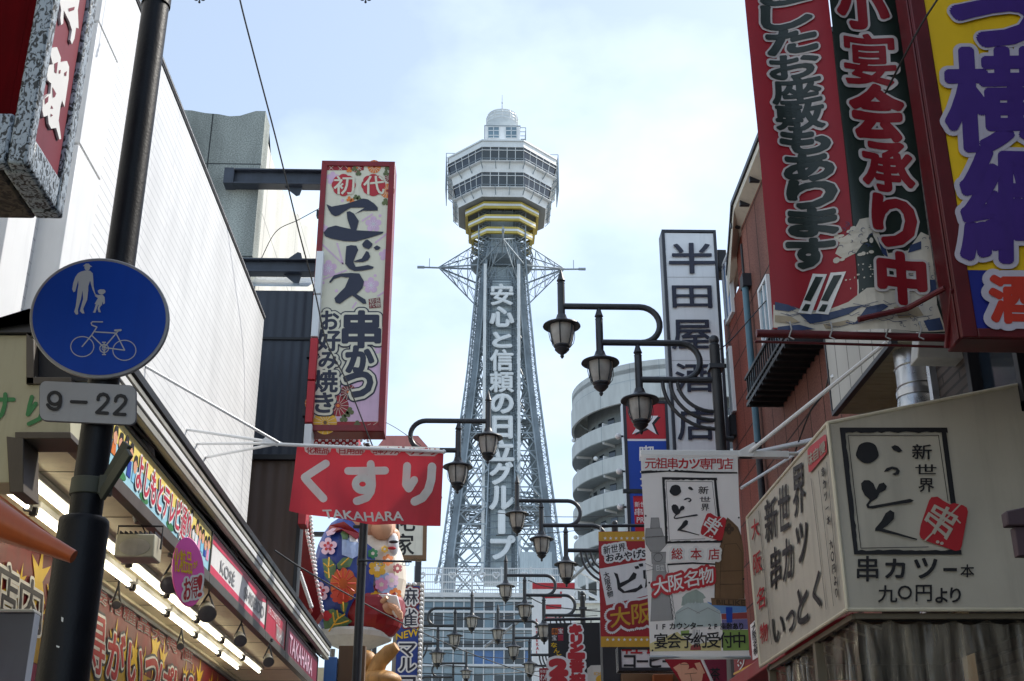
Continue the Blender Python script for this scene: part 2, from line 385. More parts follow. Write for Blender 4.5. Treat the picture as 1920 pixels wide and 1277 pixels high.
def rim(pl, pts, w, depth, m, name, parent, proud=.02, bevel=.004):
    """a picture-frame rim of real bars round a four-cornered outline"""
    b = MB(); b.mat(m); P = [pl.I(*p) for p in pts]; c = sum(P, Vector()) / len(P); n = len(P)
    inn = []
    for i in range(n):
        e1 = (P[(i + 1) % n] - P[i]).normalized(); e0 = (P[i - 1] - P[i]).normalized(); k = (e0 + e1)
        sn = max(.2, e0.cross(e1).length); inn.append(P[i] + k * (w / sn))
    for i in range(n):
        j = (i + 1) % n; q = [P[i], P[j], inn[j], inn[i]]
        b.hexa([v - pl.n * (depth - proud) for v in q] + [v + pl.n * proud for v in q])
    return b.build(name, parent, bevel=bevel)
# ================================================================ materials
M('asphalt', '6f6e6c', .9, var=.25, scale=3, bump=.4); M('paving', 'a09d97', .85, var=.2, scale=2, bump=.2)
M('white_paint', 'd9dbdc', .45, var=.04); M('offwhite', 'd6d4c8', .5, var=.1); M('cream', 'cfc8ae', .6, var=.12)
M('dark_metal', '2b2d33', .45, metal=.1, var=.2, scale=4); M('pole_paint', '14171e', .42, spec=.22, var=.3, scale=6, bump=.15)
M('black', '15161a', .5, var=.2); M('soft_black', '1d1e24', .6, var=.2); M('lamp_paint', '2c2f33', .42, var=.25, scale=5)
M('steel_beam', '3b424e', .5, var=.25, scale=4); M('steel', 'a9adb0', .4, metal=.6, var=.15); M('zinc', 'b8bcc0', .28, metal=.85, var=.2, scale=6)
M('red_print', 'b0202b', .5, var=.08); M('deep_red', '8f1220', .5, var=.12); M('dark_red_paint', '7a1019', .4, var=.18, scale=4); M('maroon_paint', '560b14', .45, var=.25, scale=4)
M('white_print', 'dedfe0', .5, var=.05); M('ink', '14141a', .55, var=.12); M('navy_ink', '22263a', .5, var=.06)
M('blue_print', '0b3fa0', .45, var=.06); M('yellow_print', 'e0b90c', .5, var=.06); M('gold_print', 'd9a626', .5, var=.1)
M('orange_print', 'd8762a', .5, var=.1); M('pink_print', 'd890b4', .5, var=.08); M('pale_pink', 'd9b6cb', .5, var=.1); M('leaf_green', '5b7a50', .5, var=.25, scale=3); M('flower_orange', 'c46a32', .5, var=.25, scale=3); M('green_print', '2f7a45', .5, var=.1)
M('sky_print', '7fc4e6', .5, var=.08); M('olive_print', '5a6238', .5, var=.12); M('grey_print', '9a9ca0', .5, var=.08); M('brown_print', '6e5236', .55, var=.12)
M('skin_print', 'd9a184', .5, var=.1); M('purple_print', '3c1f78', .5, var=.06); M('magenta_print', 'e0309a', .5, var=.05)
M('glass_dark', '1b2530', .06, var=.3, scale=.6, spec=.8); M('glass_sky', '6d8694', .05, var=.25, scale=.5, spec=.9); M('glass_blue', '3f6ea8', .08, var=.3, scale=.3, spec=.7)
M('lamp_glass', 'c9c6bf', .35, var=.25, scale=6, trans=.45); M('tube_light', 'fff4d8', .4, var=.01, emit=4.0); M('soffit', 'e4dcbc', .6, var=.12, scale=1.2)
grid_mat('clad_white', 'd9dada', 'b4b6b8', 1.6, .1, .006, 'y', .5, rough=.4, var=.05, bump=.2, streak=.18)
grid_mat('concrete', 'a9b0ab', '43484a', 1.9, 1.9, .012, 'x', 0, rough=.9, var=.12, bump=.5, streak=.55, speck=.3)
grid_mat('concrete_sunlit', 'cfcfc8', '9d9e9a', 3.5, 2.1, .02, 'y', 0, rough=.9, var=.06, bump=.3, streak=.2, speck=.08)  # face towards the sun: its brightness partly put into a paler concrete
rib_mat('slate_clad', '343a45', .16, 'X', .6, .55, .2); rib_mat('brown_clad', '5b4a40', .2, 'X', .6, .6, .2)
grid_mat('red_tile_lit', '8a483a', '48221b', .62, .62, .015, 'y', 0, rough=.8, var=.2, bump=.5, streak=.35, speck=.35)  # far wall: brighter copy of the building's tile
grid_mat('red_tile_shaded', '86594d', '341c17', .6, 1.3, .015, 'y', 0, rough=.8, var=.15, bump=.5, streak=.4, speck=.25)  # near wall: same building's tile with the shade put into its colour
grid_mat('dark_brick', '4a413c', '272220', .6, .075, .012, 'y', .5, rough=.7, var=.25, bump=.6, streak=.2)
grid_mat('panel_siding', 'b9b9b2', '7d7d78', .33, 5, .012, 'y', 0, rough=.6, var=.06, bump=.4, streak=.2)
grid_mat('hotel_wall', 'c6cac9', '98a3a8', 2.4, 3.0, .02, 'x', 0, rough=.6, var=.04, bump=.2, streak=.2)
rib_mat('tower_panel', 'a3b0b6', .3, 'X', .5, .5, .1); M('tower_steel', '97a3ab', .5, metal=.1, var=.25, scale=.4); M('tower_dark', '77838b', .5, metal=.1, var=.3, scale=.4); M('tower_white', 'e3e7e8', .5, var=.08, scale=.5)
M('tower_wall', 'eceff0', .5, var=.12, scale=.5); M('tower_gold', 'c4b050', .4, var=.12, scale=.8); M('under_grey', '888c8e', .7, var=.15, scale=.5)  # last one: an even grey for the deck's underside
# ================================================================ ground
g = MB(); g.mat('asphalt'); g.box(-400, 400, -200, 900, -.3, 0); tag(g.build('ground'), 'grey asphalt ground running from the shops to the tower', None, kind='structure')
g = MB(); g.mat('asphalt'); g.box(-2.2, 2.4, -12, 120, .002, .006); tag(g.build('street'), 'narrow asphalt shopping street leading to the tower', None, kind='structure')
for x0, x1 in ((-3.5, -2.2), (2.4, 4.0)):
    g = MB(); g.mat('paving'); g.box(x0, x1, -12, 120, 0, .12); tag(g.build('pavement', bevel=.02), 'paved footway with kerb beside the street', None, kind='structure')
# ================================================================ left: white clad building
XL = -3.5
wb = thing('white_building', 'tall windowless building clad in white horizontal panels along the left side', 'building', (-6, 12, 0))
a = atx(290, 90, XL); b_ = atx(495, 600, XL); zt = (a.z + b_.z) / 2; yE = b_.y
m = MB(); m.mat('clad_white'); m.box(-9, XL, -12, yE, 4.5, zt); m.build('wall', wb)
m = MB(); m.mat('cream'); m.box(-9, XL, -12, yE - .6, .12, 4.4); m.build('lower_wall', wb)
m = MB(); m.mat('black'); m.box(XL - .5, XL + .012, -12, yE + .01, zt + .004, zt + .035); m.mat('white_paint'); m.box(XL - .5, XL + .025, -12, yE + .02, zt + .039, zt + .06); m.mat('black'); m.box(XL - .5, XL + .018, -12, yE + .015, zt + .064, zt + .085); m.build('parapet_trim', wb, bevel=.01)
for (pa, pb) in (((120, 450), (172, 450)), ((8, 450), (62, 450))):
    ya = atx(*pa, -3.28).y; yb = atx(*pb, -3.28).y
    m = MB(); m.mat('white_paint')
    for z0 in (4.52, 6.9, 8.1):
        z1 = {4.52: 6.88, 6.9: 8.085, 8.1: zt - .05}[z0]; m.box(XL - .1, -3.28, ya, yb, z0, z1)
    m.build('pilaster', wb, bevel=.008)
# ================================================================ left: concrete building
YC = 19.6
cb = thing('concrete_building', 'grey stained concrete building with scooped parapet behind the white wall', 'building', (-7, 24, 0))
xr = at(487, 330, YC).x; z0 = at(487, 208, YC).z
m = MB(); m.mat('concrete')
pts = []
for px, py in ((340, 206), (360, 207), (385, 212), (410, 214), (430, 218), (450, 217), (470, 211), (480, 208), (487, 208)): pts.append(at(px, py, YC))
pts = [Vector((xr - 9, YC, 0)), Vector((xr - 9, YC, z0))] + pts + [Vector((xr, YC, 0))]
pts[-2].x = xr; m.prism(pts, (0, .5, 0))
m.build('front_wall', cb, smooth=0)
m = MB(); m.mat('concrete_sunlit'); 
tops = [atx(*q, xr - .02) for q in ((489, 212), (498, 250), (508, 290), (518, 325), (532, 362), (545, 392), (552, 400), (562, 402), (568, 420), (578, 425), (590, 450), (600, 480))]
m.prism([Vector((xr - .02, YC + .51, 0)), Vector((xr - .02, YC + .51, z0))] + tops[1:] + [Vector((xr - .02, tops[-1].y, 0))], (-8, 0, 0))
m.build('side_wall', cb, smooth=0)
# dark slate house below the beams
db = thing('dark_house', 'dark slate clad narrow house front beyond the white wall', 'building', (-4, 19, 0))
YD = 19.3; xl = -6.5; x1 = at(577, 700, YD).x; zt2 = at(520, 545, YD).z; zm = at(520, 860, YD).z
m = MB(); m.mat('slate_clad'); m.box(xl, x1, YD, YD + .25, zm + .04, zt2); m.build('upper_cladding', db)
m = MB(); m.mat('brown_clad'); m.box(xl, x1, YD + .03, YD + .25, .1, zm); m.build('lower_cladding', db)
m = MB(); m.mat('black'); m.box(xl, x1 + .02, YD - .06, YD + .27, zm - .03, zm + .06); zq = at(520, 638, YD).z; m.box(xl, x1 + .01, YD - .03, YD - .002, zq, zq + .05); m.box(x1, x1 + .06, YD - .05, YD + .3, .1, zt2 + .05); m.build('trim', db, bevel=.006)
m = MB(); m.mat(M('sheet_roof', 'b9c3c9', .25, var=.3, scale=2, trans=.3)); zr = at(520, 516, YD).z; m.hexa([(xl, YD - .05, zt2 + .06), (x1 - .1, YD - .05, zt2 + .06), (x1 - .05, YD + .9, zr + .35), (xl, YD + .9, zr + .35), (xl, YD - .05, zt2 + .09), (x1 - .1, YD - .05, zt2 + .09), (x1 - .05, YD + .9, zr + .39), (xl, YD + .9, zr + .39)]); m.build('roof_sheet', db)
# narrow red and white edge sign beside the dark house
es = thing('edge_sign', 'narrow upright red and white sign standing edge-on beside the dark house', 'sign', at(582, 900, 19.05))
m = MB(); X = at(580, 800, 19.05).x
for py0, py1, mt in ((480, 560, 'white_paint'), (562, 640, 'white_paint'), (642, 720, 'red_print'), (722, 800, 'red_print'), (802, 880, 'white_paint'), (882, 990, 'red_print')):
    m.mat(mt); m.box(X - .05, X + .07, 18.85, 19.2, at(580, py1, 19.05).z + .01, at(580, py0, 19.05).z)
m.build('panel', es, bevel=.008)
# ================================================================ tower
D = 155.0
tw = thing('observation_tower', 'tall grey steel lattice observation tower with octagonal white deck and vertical sign', 'tower', at(940, 1150, D).to_2d().to_3d())
cx = at(940, 640, D).x
zf = lambda py, Y=D: at(940, py, Y).z
prof = [(zf(1090, 147), 8.0), (zf(1065, 147.4), 7.6), (47.8, 5.95), (59.9, 4.62), (72.9, 3.6), (zf(480, 152), 3.25), (zf(440, 152), 3.1)]
def hw(z):
    for (za, sa), (zb, sb) in zip(prof, prof[1:]):
        if za <= z <= zb: return sa + (sb - sa) * (z - za) / (zb - za)
    return prof[0][1] if z < prof[0][0] else prof[-1][1]
zs = list(np.linspace(prof[0][0], zf(470, 152), 19))
for sx in (-1, 1):
    for sy in (-1, 1):
        m = MB(); m.mat('tower_steel'); lw = .06
        def cor(z, i, j):
            s_ = hw(z); w = 1.0 + .045 * s_ * 1.6; q = Vector((cx + sx * (s_ - w * i), D + sy * (s_ - w * j), z)); return q
        for za, zb in zip(zs, zs[1:]):
            for i, j in ((0, 0), (1, 0), (0, 1), (1, 1)): m.bar(cor(za, i, j), cor(zb, i, j), .17 if (i, j) != (1, 1) else .12)
            zn = np.linspace(za, zb, 3)
            for u, v in zip(zn, zn[1:]):
                for (p, q) in (((0, 0), (1, 0)), ((0, 0), (0, 1)), ((1, 0), (1, 1)), ((0, 1), (1, 1))):
                    m.bar(cor(u, *p), cor(v, *q), lw); m.bar(cor(u, *q), cor(v, *p), lw); m.bar(cor(v, *p), cor(v, *q), lw)
        m.mat('tower_panel'); m.build('leg', tw, smooth=0)
        m = MB(); m.mat('tower_dark')   # plated inner flange of the leg
        for za, zb in zip(zs, zs[1:]):
            m.hexa([cor(za, .5, -.03), cor(za, .98, -.03), cor(za, .98, .02), cor(za, .5, .02), cor(zb, .5, -.03), cor(zb, .98, -.03), cor(zb, .98, .02), cor(zb, .5, .02)]); m.hexa([cor(za, .35, 1.02), cor(za, 1, 1.02), cor(za, 1, 1.1), cor(za, .35, 1.1), cor(zb, .35, 1.02), cor(zb, 1, 1.02), cor(zb, 1, 1.1), cor(zb, .35, 1.1)])
        m.build('leg_plate', tw, smooth=0)
m = MB(); m.mat('tower_steel')   # bracing between the legs on the four sides
zb_ = list(np.linspace(prof[0][0], zf(500, 152), 10))
for k in range(4):
    def sp(z, t):
        s_ = hw(z) - .6; a, b2 = (t * s_, -s_); 
        for _ in range(k): a, b2 = -b2, a
        return Vector((cx + a, D + b2, z))
    for za, zb in zip(zb_, zb_[1:]):
        zm_ = (za + zb) / 2
        for t in (-1, 1):
            m.bar(sp(za, t), sp(zb, t * .3), .2); m.bar(sp(zb, t), sp(za, t * .3), .16); m.bar(sp(zm_, t), sp(zm_, t * .3), .14)
            m.bar(sp(zm_, t), sp(zb, t * .65), .12); m.bar(sp(zm_, t), sp(za, t * .65), .12); m.bar(sp(za, t * .3), sp(zb, t * .3), .14)
        tc_ = 2.7 / (hw(zb) - .6) if k == 0 else 0
        for dz in (0, .7):
            for sg in (-1, 1): m.bar(sp(zb - dz, sg), sp(zb - dz, sg * tc_), .16)
        for q in range(14):
            if k == 0 and abs(-1 + (q + .5) / 7) < tc_: continue
            t0, t1 = -1 + q / 7, -1 + (q + 1) / 7; m.bar(sp(zb - (.7 if q % 2 else 0), t0), sp(zb - (0 if q % 2 else .7), t1), .07)
m.build('bracing', tw, smooth=0)
m = MB(); m.mat('tower_dark')   # inner diagonals through the body
for za, zb in zip(zb_, zb_[1:]):
    s0, s1 = hw(za) - .9, hw(zb) - .9
    for sx in (-1, 1):
        for sy in (-1, 1):
            m.bar((cx + sx * s0, D + sy * s0, za), (cx + sx * 2.5, D + sy * 2.5, zb), .11); m.bar((cx + sx * s1, D + sy * s1, zb), (cx + sx * 2.5, D + sy * 2.5, za), .09)
m.build('inner_bracing', tw, smooth=0)
for py in (806, 968):   # ring platforms
    z = zf(py); s_ = hw(z) + .1; m = MB(); m.mat('tower_dark'); n = 28
    k0 = int(n * .82); ks = list(range(k0, k0 + int(n * .86)))   # the ring is open in front of the sign
    for dz in (0, .45, 1.0, 1.5):
        m.tube([(cx + s_ * .97 * cos(2 * pi * k / n), D + s_ * .97 * sin(2 * pi * k / n), z + dz) for k in ks], .09, 4)
    for k in ks:
        a, b2 = 2 * pi * k / n, 2 * pi * (k + .5) / n; q = s_ * .97
        m.bar((cx + q * cos(a), D + q * sin(a), z), (cx + q * cos(a), D + q * sin(a), z + 1.5), .09); m.bar((cx + q * cos(a), D + q * sin(a), z), (cx + q * cos(b2), D + q * sin(b2), z + .45), .07)
        m.bar((cx + q * cos(a), D + q * sin(a), z), (cx + 2.2 * cos(a), D + 2.2 * sin(a), z), .12)
    m.lathe((cx, D, z - .06), [(s_ * .7, 0), (s_ * .97, 0), (s_ * .97, .05), (s_ * .7, .05)], n, 2 * pi * .82, 2 * pi * 1.68)
    m.build('ring_platform', tw, smooth=0)
# lift shaft and the sign panel in front of it
m = MB(); m.mat('tower_panel'); m.box(cx - 2.1, cx + 2.1, D - 1.9, D + 1.9, zf(1095), zf(470)); m.build('lift_shaft', tw)
YS = D - 5.2
pS = front(YS); xa, xb = at(907, 800, YS).x, at(973, 800, YS).x; zA, zB = at(940, 1066, YS).z, at(940, 520, YS).z
m = MB(); m.mat('tower_dark'); m.box(xa + .5, xb - .5, YS + .55, YS + .75, zA, zB)
m.mat('tower_panel'); xm = xa + .95
m.box(xa + .95, xb - .95, YS + .42, YS + .53, zA, zB - .3); m.build('sign_panel', tw)
m = MB(); m.mat('tower_white')
for x in (xa, xb): m.box(x - .2, x + .2, YS - .15, YS + .25, zA - .5, zB + 2)
m.build('edge_rail', tw, bevel=.03)
m = MB(); m.mat('tower_dark')
for x in np.linspace(xa + .35, xa + .95, 3).tolist() + np.linspace(xb - .95, xb - .35, 3).tolist(): m.box(x - .05, x + .05, YS + .1, YS + .2, zA, zB)
k = 0; z = zA
while z < zB:
    m.box(xa + .2, xb - .2, YS + .05, YS + .14, z, z + .09)
    if k % 3 == 0:
        m.bar((xa + .3, YS + .1, z), (xa + .95, YS + .1, z + 1.6), .07); m.bar((xb - .3, YS + .1, z), (xb - .95, YS + .1, z + 1.6), .07)
    for x in (xa + .2, xb - .95): m.box(x, x + .75, YS + .2, YS + .27, z + .4, z + .45)
    k += 1; z += .85
for x in (xa, xb):
    m.bar((x, YS, zA), (x, D - 2, zA), .2)
    for z in np.arange(zA, zB, 4.2): m.bar((x, YS, z), (x * .5 + cx * .5, D - 2, z + .4), .14)
m.build('sign_frame', tw, smooth=0)
m = MB()
for c, y0, y1, x0, x1 in (('安', 535, 573, 921, 961), ('心', 578, 613, 920, 962), ('と', 626, 652, 925, 958), ('信', 658, 696, 920, 961), ('頼', 699, 736, 919, 962), ('の', 741, 775, 921, 961), ('日', 783, 822, 925, 959), ('立', 828, 864, 919, 962), ('グ', 869, 908, 920, 960), ('ル', 914, 955, 919, 963), ('丨', 960, 1000, 936, 945), ('プ', 1007, 1048, 921, 964)):
    txt(m, pS, c, (x0, y0, x1, y1), 'tower_white', .25, heavy=True, bold=.17 if c not in '安信頼' else .12, dd=.012, thick=.25)
m.build('lettering', tw, smooth=0, normals=False)
# front band of the lattice head, then the gold stripes and the deck
def octo(a, w): return [(-w, -a), (w, -a), (a, -w), (a, w), (w, a), (-w, a), (-a, w), (-a, -w)]
def oring(mb, rows):   # rows of (apothem, half front, z)
    V = []; Fc = []
    for a, w, z in rows: V += [(cx + x, D + y, z) for x, y in octo(a, w)]
    for i in range(len(rows) - 1):
        for k in range(8): Fc.append((i * 8 + k, i * 8 + (k + 1) % 8, (i + 1) * 8 + (k + 1) % 8, (i + 1) * 8 + k))
    mb.add(V, Fc)
zo = lambda py, a: at(940, py, D - a).z
m = MB(); m.mat('tower_panel'); m.box(cx - 1.6, cx + 1.6, D - 2.4, D + 2.4, zf(560), zo(378, 5)); m.mat('tower_dark'); m.box(cx - 2.6, cx + 2.6, D - 2.2, D + 2.2, zf(560), zo(378, 5)); m.build('head_core', tw)
m = MB(); m.mat('tower_steel')
zz = np.linspace(zf(480, 152), zo(385, 5), 8)
for za, zb in zip(zz, zz[1:]):
    q = 3.3
    for x in (-1, -.55, .55, 1):
        for y in (-1, 1): m.bar((cx + x * q, D + y * q, za), (cx + x * q, D + y * q, zb), .14)
    for y in (-1, 1):
        for x0_, x1_ in ((-1, -.55), (.55, 1)): m.bar((cx + x0_ * q, D + y * q, za), (cx + x1_ * q, D + y * q, zb), .09); m.bar((cx + x1_ * q, D + y * q, za), (cx + x0_ * q, D + y * q, zb), .09); m.bar((cx + x0_ * q, D + y * q, zb), (cx + x1_ * q, D + y * q, zb), .1)
    for x in (-1, 1): m.bar((cx + x * q, D - q, za), (cx + x * q, D + q, zb), .1); m.bar((cx + x * q, D + q, za), (cx + x * q, D - q, zb), .1)
m.build('head_lattice', tw, smooth=0)
for py0, py1, a in ((378, 390, 5.2), (402, 413, 4.75), (425, 437, 4.3)):
    zt_, zb2 = zo(py0, a), zo(py1, a); h = (zt_ - zb2) / 3; w = a * .5
    m = MB(); m.mat('tower_gold'); oring(m, [(a - .35, w, zt_ + .004), (a, w, zt_), (a, w, zt_ - h)]); m.mat('tower_white'); oring(m, [(a + .03, w, zt_ - h), (a + .03, w, zt_ - 2 * h)]); m.mat('tower_gold'); oring(m, [(a, w, zt_ - 2 * h), (a, w, zb2), (a - .35, w, zb2)])
    m.build('gold_band', tw, smooth=0)
lv = [(7.75, 263), (7.75, 276), (7.35, 302), (7.0, 321), (6.95, 323), (6.55, 351), (6.2, 369)]
LZ = [(a, 2.9, zo(py, a)) for a, py in lv]
m = MB(); m.mat('tower_white'); oring(m, [(2, 1, LZ[0][2] + .3), (7.9, 2.95, LZ[0][2] + .05), (7.9, 2.95, LZ[0][2] - .2), LZ[0], LZ[1]]); m.mat('tower_wall'); oring(m, [LZ[2], LZ[3], LZ[4]]); oring(m, [LZ[5], LZ[6]]); m.mat('under_grey'); oring(m, [LZ[6], (5.0, 2.4, zo(377, 5)), (2.5, 1.2, zo(377, 5) + .2)]); m.build('deck_wall', tw, smooth=0)
for i_ in (1, 4): m = MB(); m.mat('glass_dark'); oring(m, LZ[i_:i_ + 2]); m.build('window_band', tw, smooth=0)
m = MB(); m.mat('tower_white')
for hi, lo in ((LZ[1], LZ[2]), (LZ[4], LZ[5])):
    H, Lw = octo(*hi[:2]), octo(*lo[:2])
    for k in range(8):
        for i in range(6):
            t = i / 5; p = Vector(H[k]).lerp(Vector(H[(k + 1) % 8]), t); q = Vector(Lw[k]).lerp(Vector(Lw[(k + 1) % 8]), t); m.bar((cx + p.x * 1.004, D + p.y * 1.004, hi[2]), (cx + q.x * 1.004, D + q.y * 1.004, lo[2]), .09)
        for t in (0, .24, 1):
            z = hi[2] + (lo[2] - hi[2]) * t; A = [Vector(H[j]).lerp(Vector(Lw[j]), t) * 1.01 for j in (k, (k + 1) % 8)]
            m.bar((cx + A[0].x, D + A[0].y, z), (cx + A[1].x, D + A[1].y, z), .09)
m.build('window_bar', tw, smooth=0)
m = MB(); m.mat('tower_white')
for i in (2, 5):   # walkway ledges with rail and struts
    a, w, z = LZ[i]; oring(m, [(a, w, z - .15), (a + .5, w + .2, z - .15), (a + .5, w + .2, z - .22), (a, w, z - .22)])
    m.mat('tower_steel'); O = octo(a + .5, w + .2); O2 = octo(a + .02, w)
    for k in range(8):
        for dz in (.35,): m.bar((cx + O[k][0], D + O[k][1], z - .2 + dz), (cx + O[(k + 1) % 8][0], D + O[(k + 1) % 8][1], z - .2 + dz), .06)
        for t in (0, .33, .66):
            p = Vector(O[k]).lerp(Vector(O[(k + 1) % 8]), t); q = Vector(O2[k]).lerp(Vector(O2[(k + 1) % 8]), t); m.bar((cx + p.x, D + p.y, z - .25), (cx + p.x, D + p.y, z + .15), .06); m.bar((cx + p.x, D + p.y, z - .27), (cx + q.x * .97, D + q.y * .97, z - 1.1), .1)
    m.mat('tower_white')
m.build('walkway', tw, smooth=0)
m = MB(); m.mat('tower_steel')   # hanging side cages left and right
for sx in (-1, 1):
    for x0_, x1_, pt, pb in ((6.7, 8.1, 297, 364), (5.6, 6.7, 364, 396)):
        zt_, zb2 = zf(pt + 8), zf(pb + 8)
        for x in (x0_, x1_):
            for y in (-2.4, 0, 2.4): m.bar((cx + sx * x, D + y, zt_), (cx + sx * x, D + y, zb2), .1)
        for q in np.linspace(zb2, zt_, 9):
            m.bar((cx + sx * x1_, D - 2.4, q), (cx + sx * x1_, D + 2.4, q), .07); m.bar((cx + sx * x0_, D - 2.4, q), (cx + sx * x1_, D - 2.4, q), .07)
        for y in np.linspace(-2.4, 2.4, 11): m.bar((cx + sx * x1_, D + y, zt_), (cx + sx * x1_, D + y, zb2), .09)
        m.bar((cx + sx * x0_, D - 2.4, zb2), (cx + sx * (x0_ - 1.1), D - 1.5, zb2 - 1.2), .1)
m.build('side_cage', tw, smooth=0)
# top cabin, radome, antenna
zc0, zc1 = zo(264, 3), zo(236, 3); m = MB(); m.mat('tower_wall'); m.box(cx - 2.55, cx + 2.55, D - 2.9, D + 2.9, zc0 - .6, zc1); m.mat('tower_steel'); m.box(cx - 2.65, cx + 2.65, D - 3, D + 3, zc1 + .002, zc1 + .12); m.build('top_cabin', tw, bevel=.03)
pC = front(D - 2.92)
for x0_ in (915, 948): 
    m = MB(); m.mat('glass_sky'); flat(m, pC, [(x0_, 238), (x0_ + 21, 238), (x0_ + 21, 259), (x0_, 259)], .02)
    m.mat('tower_white'); [stroke(m, pC, [(x0_ + d, 238), (x0_ + d, 259)], 1.2, .05, cap=False) for d in (0, 10.5, 21)]; [stroke(m, pC, [(x0_, y), (x0_ + 21, y)], 1.2, .05, cap=False) for y in (238, 245, 254, 259)]
    m.build('cabin_window', tw, smooth=0)
m = MB(); m.mat('tower_steel'); 
for z in (zc1 - 1.6, zc1 - .9, zc1 - .2): m.bar((cx + 2.6, D - 2.9, z), (cx + 3.4, D - 2.9, z), .08); m.bar((cx + 3.4, D - 2.9, z), (cx + 3.4, D + 2.9, z), .08)
for y in (-2.9, 0, 2.9): m.bar((cx + 3.4, D + y, zc0), (cx + 3.4, D + y, zc1 - .2), .08)
m.mat('tower_dark'); m.box(cx + 2.7, cx + 3.3, D - 2.5, D + 2.5, zc0 - .1, zc0 + .7); m.build('cabin_rail', tw, smooth=0)
zr0, zr1 = zf(236), zf(215); h = zr1 - zr0; m = MB(); m.mat(M('radome', 'e6ecef', .3, var=.1, scale=.6, trans=.5)); pr = [(2.28, zr0 + .05), (2.28, zr0 + h * .55), (2.1, zr0 + h * .8), (1.6, zr0 + h * .95), (.6, zr1 - .05), (.01, zr1)]
m.lathe((cx, D, 0), pr, 24); m.build('radome', tw)
m = MB(); m.mat('tower_white')
for z, r in ((zr0, 2.34), (zr0 + h * .28, 2.33), (zr0 + h * .55, 2.33), (zr0 + h * .8, 2.15)): m.tube([(cx + r * cos(2 * pi * k / 24), D + r * sin(2 * pi * k / 24), z) for k in range(24)], .06, 4, closed=True)
for k in range(12): 
    a = 2 * pi * k / 12; m.tube([(cx + (r + .05) * cos(a), D + (r + .05) * sin(a), z) for r, z in pr[:-1]], .05, 4)
m.build('radome_frame', tw, smooth=0)
m = MB(); m.mat('tower_steel'); m.tube([(cx, D, zr1 - .2), (cx, D, zf(193)), (cx, D, zf(178))], [.08, .05, .03], 6); m.ball((cx, D, zf(193)), .12, 8, 6); m.build('antenna', tw)
# four truss spikes round the head
zt_ = at(785, 501, D).z; 
for k in range(4):
    m = MB(); m.mat('tower_steel'); rot = Matrix.Rotation(k * pi / 2, 3, 'Z'); T = lambda x, y, z: Vector((cx, D, 0)) + rot @ Vector((x, y, z))
    tipx = 10.5; tip = T(tipx - 1.6, 0, zt_); Rz = {'t': zf(462, 154), 'u': zf(489, 154), 'm': zf(509, 154), 'b': zf(556, 154)}
    base = [T(3.4, y, Rz[q]) for y, q in ((-1.8, 't'), (1.8, 't'), (-2.6, 'b'), (2.6, 'b'), (-3.0, 'm'), (3.0, 'm'))]
    for p in base: m.tube([p, tip], .09 if p in base[:4] else .13, 5)
    m.tube([T(2.9, 0, zt_ - .2), T(tipx + 1.2, 0, zt_)], [.14, .12], 6); m.tube([T(tipx + .4, 0, zt_), T(tipx + 1.4, 0, zt_)], .2, 6)
    m.tube([T(tipx - .3, 0, zt_), T(tipx - .3, 0, zt_ + 1.4)], .05, 5)
    for f in (.25, .5, .74):
        r = [p.lerp(tip, f) for p in base]
        for i, j in ((0, 4), (4, 2), (2, 3), (3, 5), (5, 1), (1, 0)): m.bar(r[i], r[j], .07)
        n2 = [p.lerp(tip, max(0, f - .25)) for p in base]
        for i, j in ((0, 4), (1, 5), (2, 4), (3, 5), (0, 1), (2, 3)): m.bar(n2[i], r[j], .06)
    m.build('truss_spike', tw, smooth=0)
m = MB(); m.mat('tower_dark'); zq = zf(500)
for q, dz in ((4.2, 0), (4.4, 1.0), (4.4, 1.8)): m.tube([(cx + q * cos(a), D + q * sin(a), zq + dz) for a in np.linspace(0, 2 * pi, 17)[:-1]], .09, 4, closed=True)
for a in np.linspace(0, 2 * pi, 33)[:-1]: m.bar((cx + 4.4 * cos(a), D + 4.4 * sin(a), zq), (cx + 4.4 * cos(a), D + 4.4 * sin(a), zq + 1.8), .06)
m.lathe((cx, D, zq - 1.2), [(2.8, 0), (4.0, .6), (4.4, 1.1), (4.4, 1.2), (2.8, 1.2)], 24); m.build('head_gallery', tw, smooth=0)
# ================================================================ base building under the tower
YB = 138.0; bb = thing('tower_hall', 'glass fronted hall with blue panels and white roof railing below the tower', 'building', at(950, 1200, YB).to_2d().to_3d())
xa, xb = at(772, 1200, YB).x, at(1130, 1200, YB).x; zr = at(950, 1121, YB).z
m = MB(); m.mat(M('hall_wall', '9fb0b8', .5, var=.12, scale=.3)); m.box(xa, xb, YB, YB + 26, 0, zr); m.mat('white_paint'); m.box(xa - .3, xb + .3, YB - .4, YB + 26.2, zr + .01, zr + .5); m.build('wall', bb)
pB = front(YB)
rows = [(1129, 1146, 'glass_sky'), (1150, 1178, 'glass_dark'), (1184, 1200, 'hall_wall'), (1202, 1214, 'glass_dark'), (1220, 1246, 'glass_blue'), (1250, 1262, 'hall_wall'), (1266, 1277, 'glass_dark'), (1281, 1320, 'glass_sky')]
rg = random.Random(3)
for y0, y1, mt in rows:
    x = 775; m = MB()
    while x < 1122:
        w = 19; q = mt if mt == 'hall_wall' or rg.random() < .75 else ('glass_sky' if mt == 'glass_dark' else 'glass_dark')
        if mt == 'glass_blue' and x < 885: q = 'glass_sky'
        m.mat(q); flat(m, pB, [(x, y0), (x + w - 1.4, y0), (x + w - 1.4, y1), (x, y1)], .05); x += w
    m.build('window_strip' if mt != 'hall_wall' else 'panel_strip', bb, smooth=0)
m = MB(); m.mat('white_paint')
for x in range(774, 1124, 19): m.box(at(x, 1200, YB).x - .06, at(x, 1200, YB).x + .06, YB - .22, YB - .07, 2, zr)
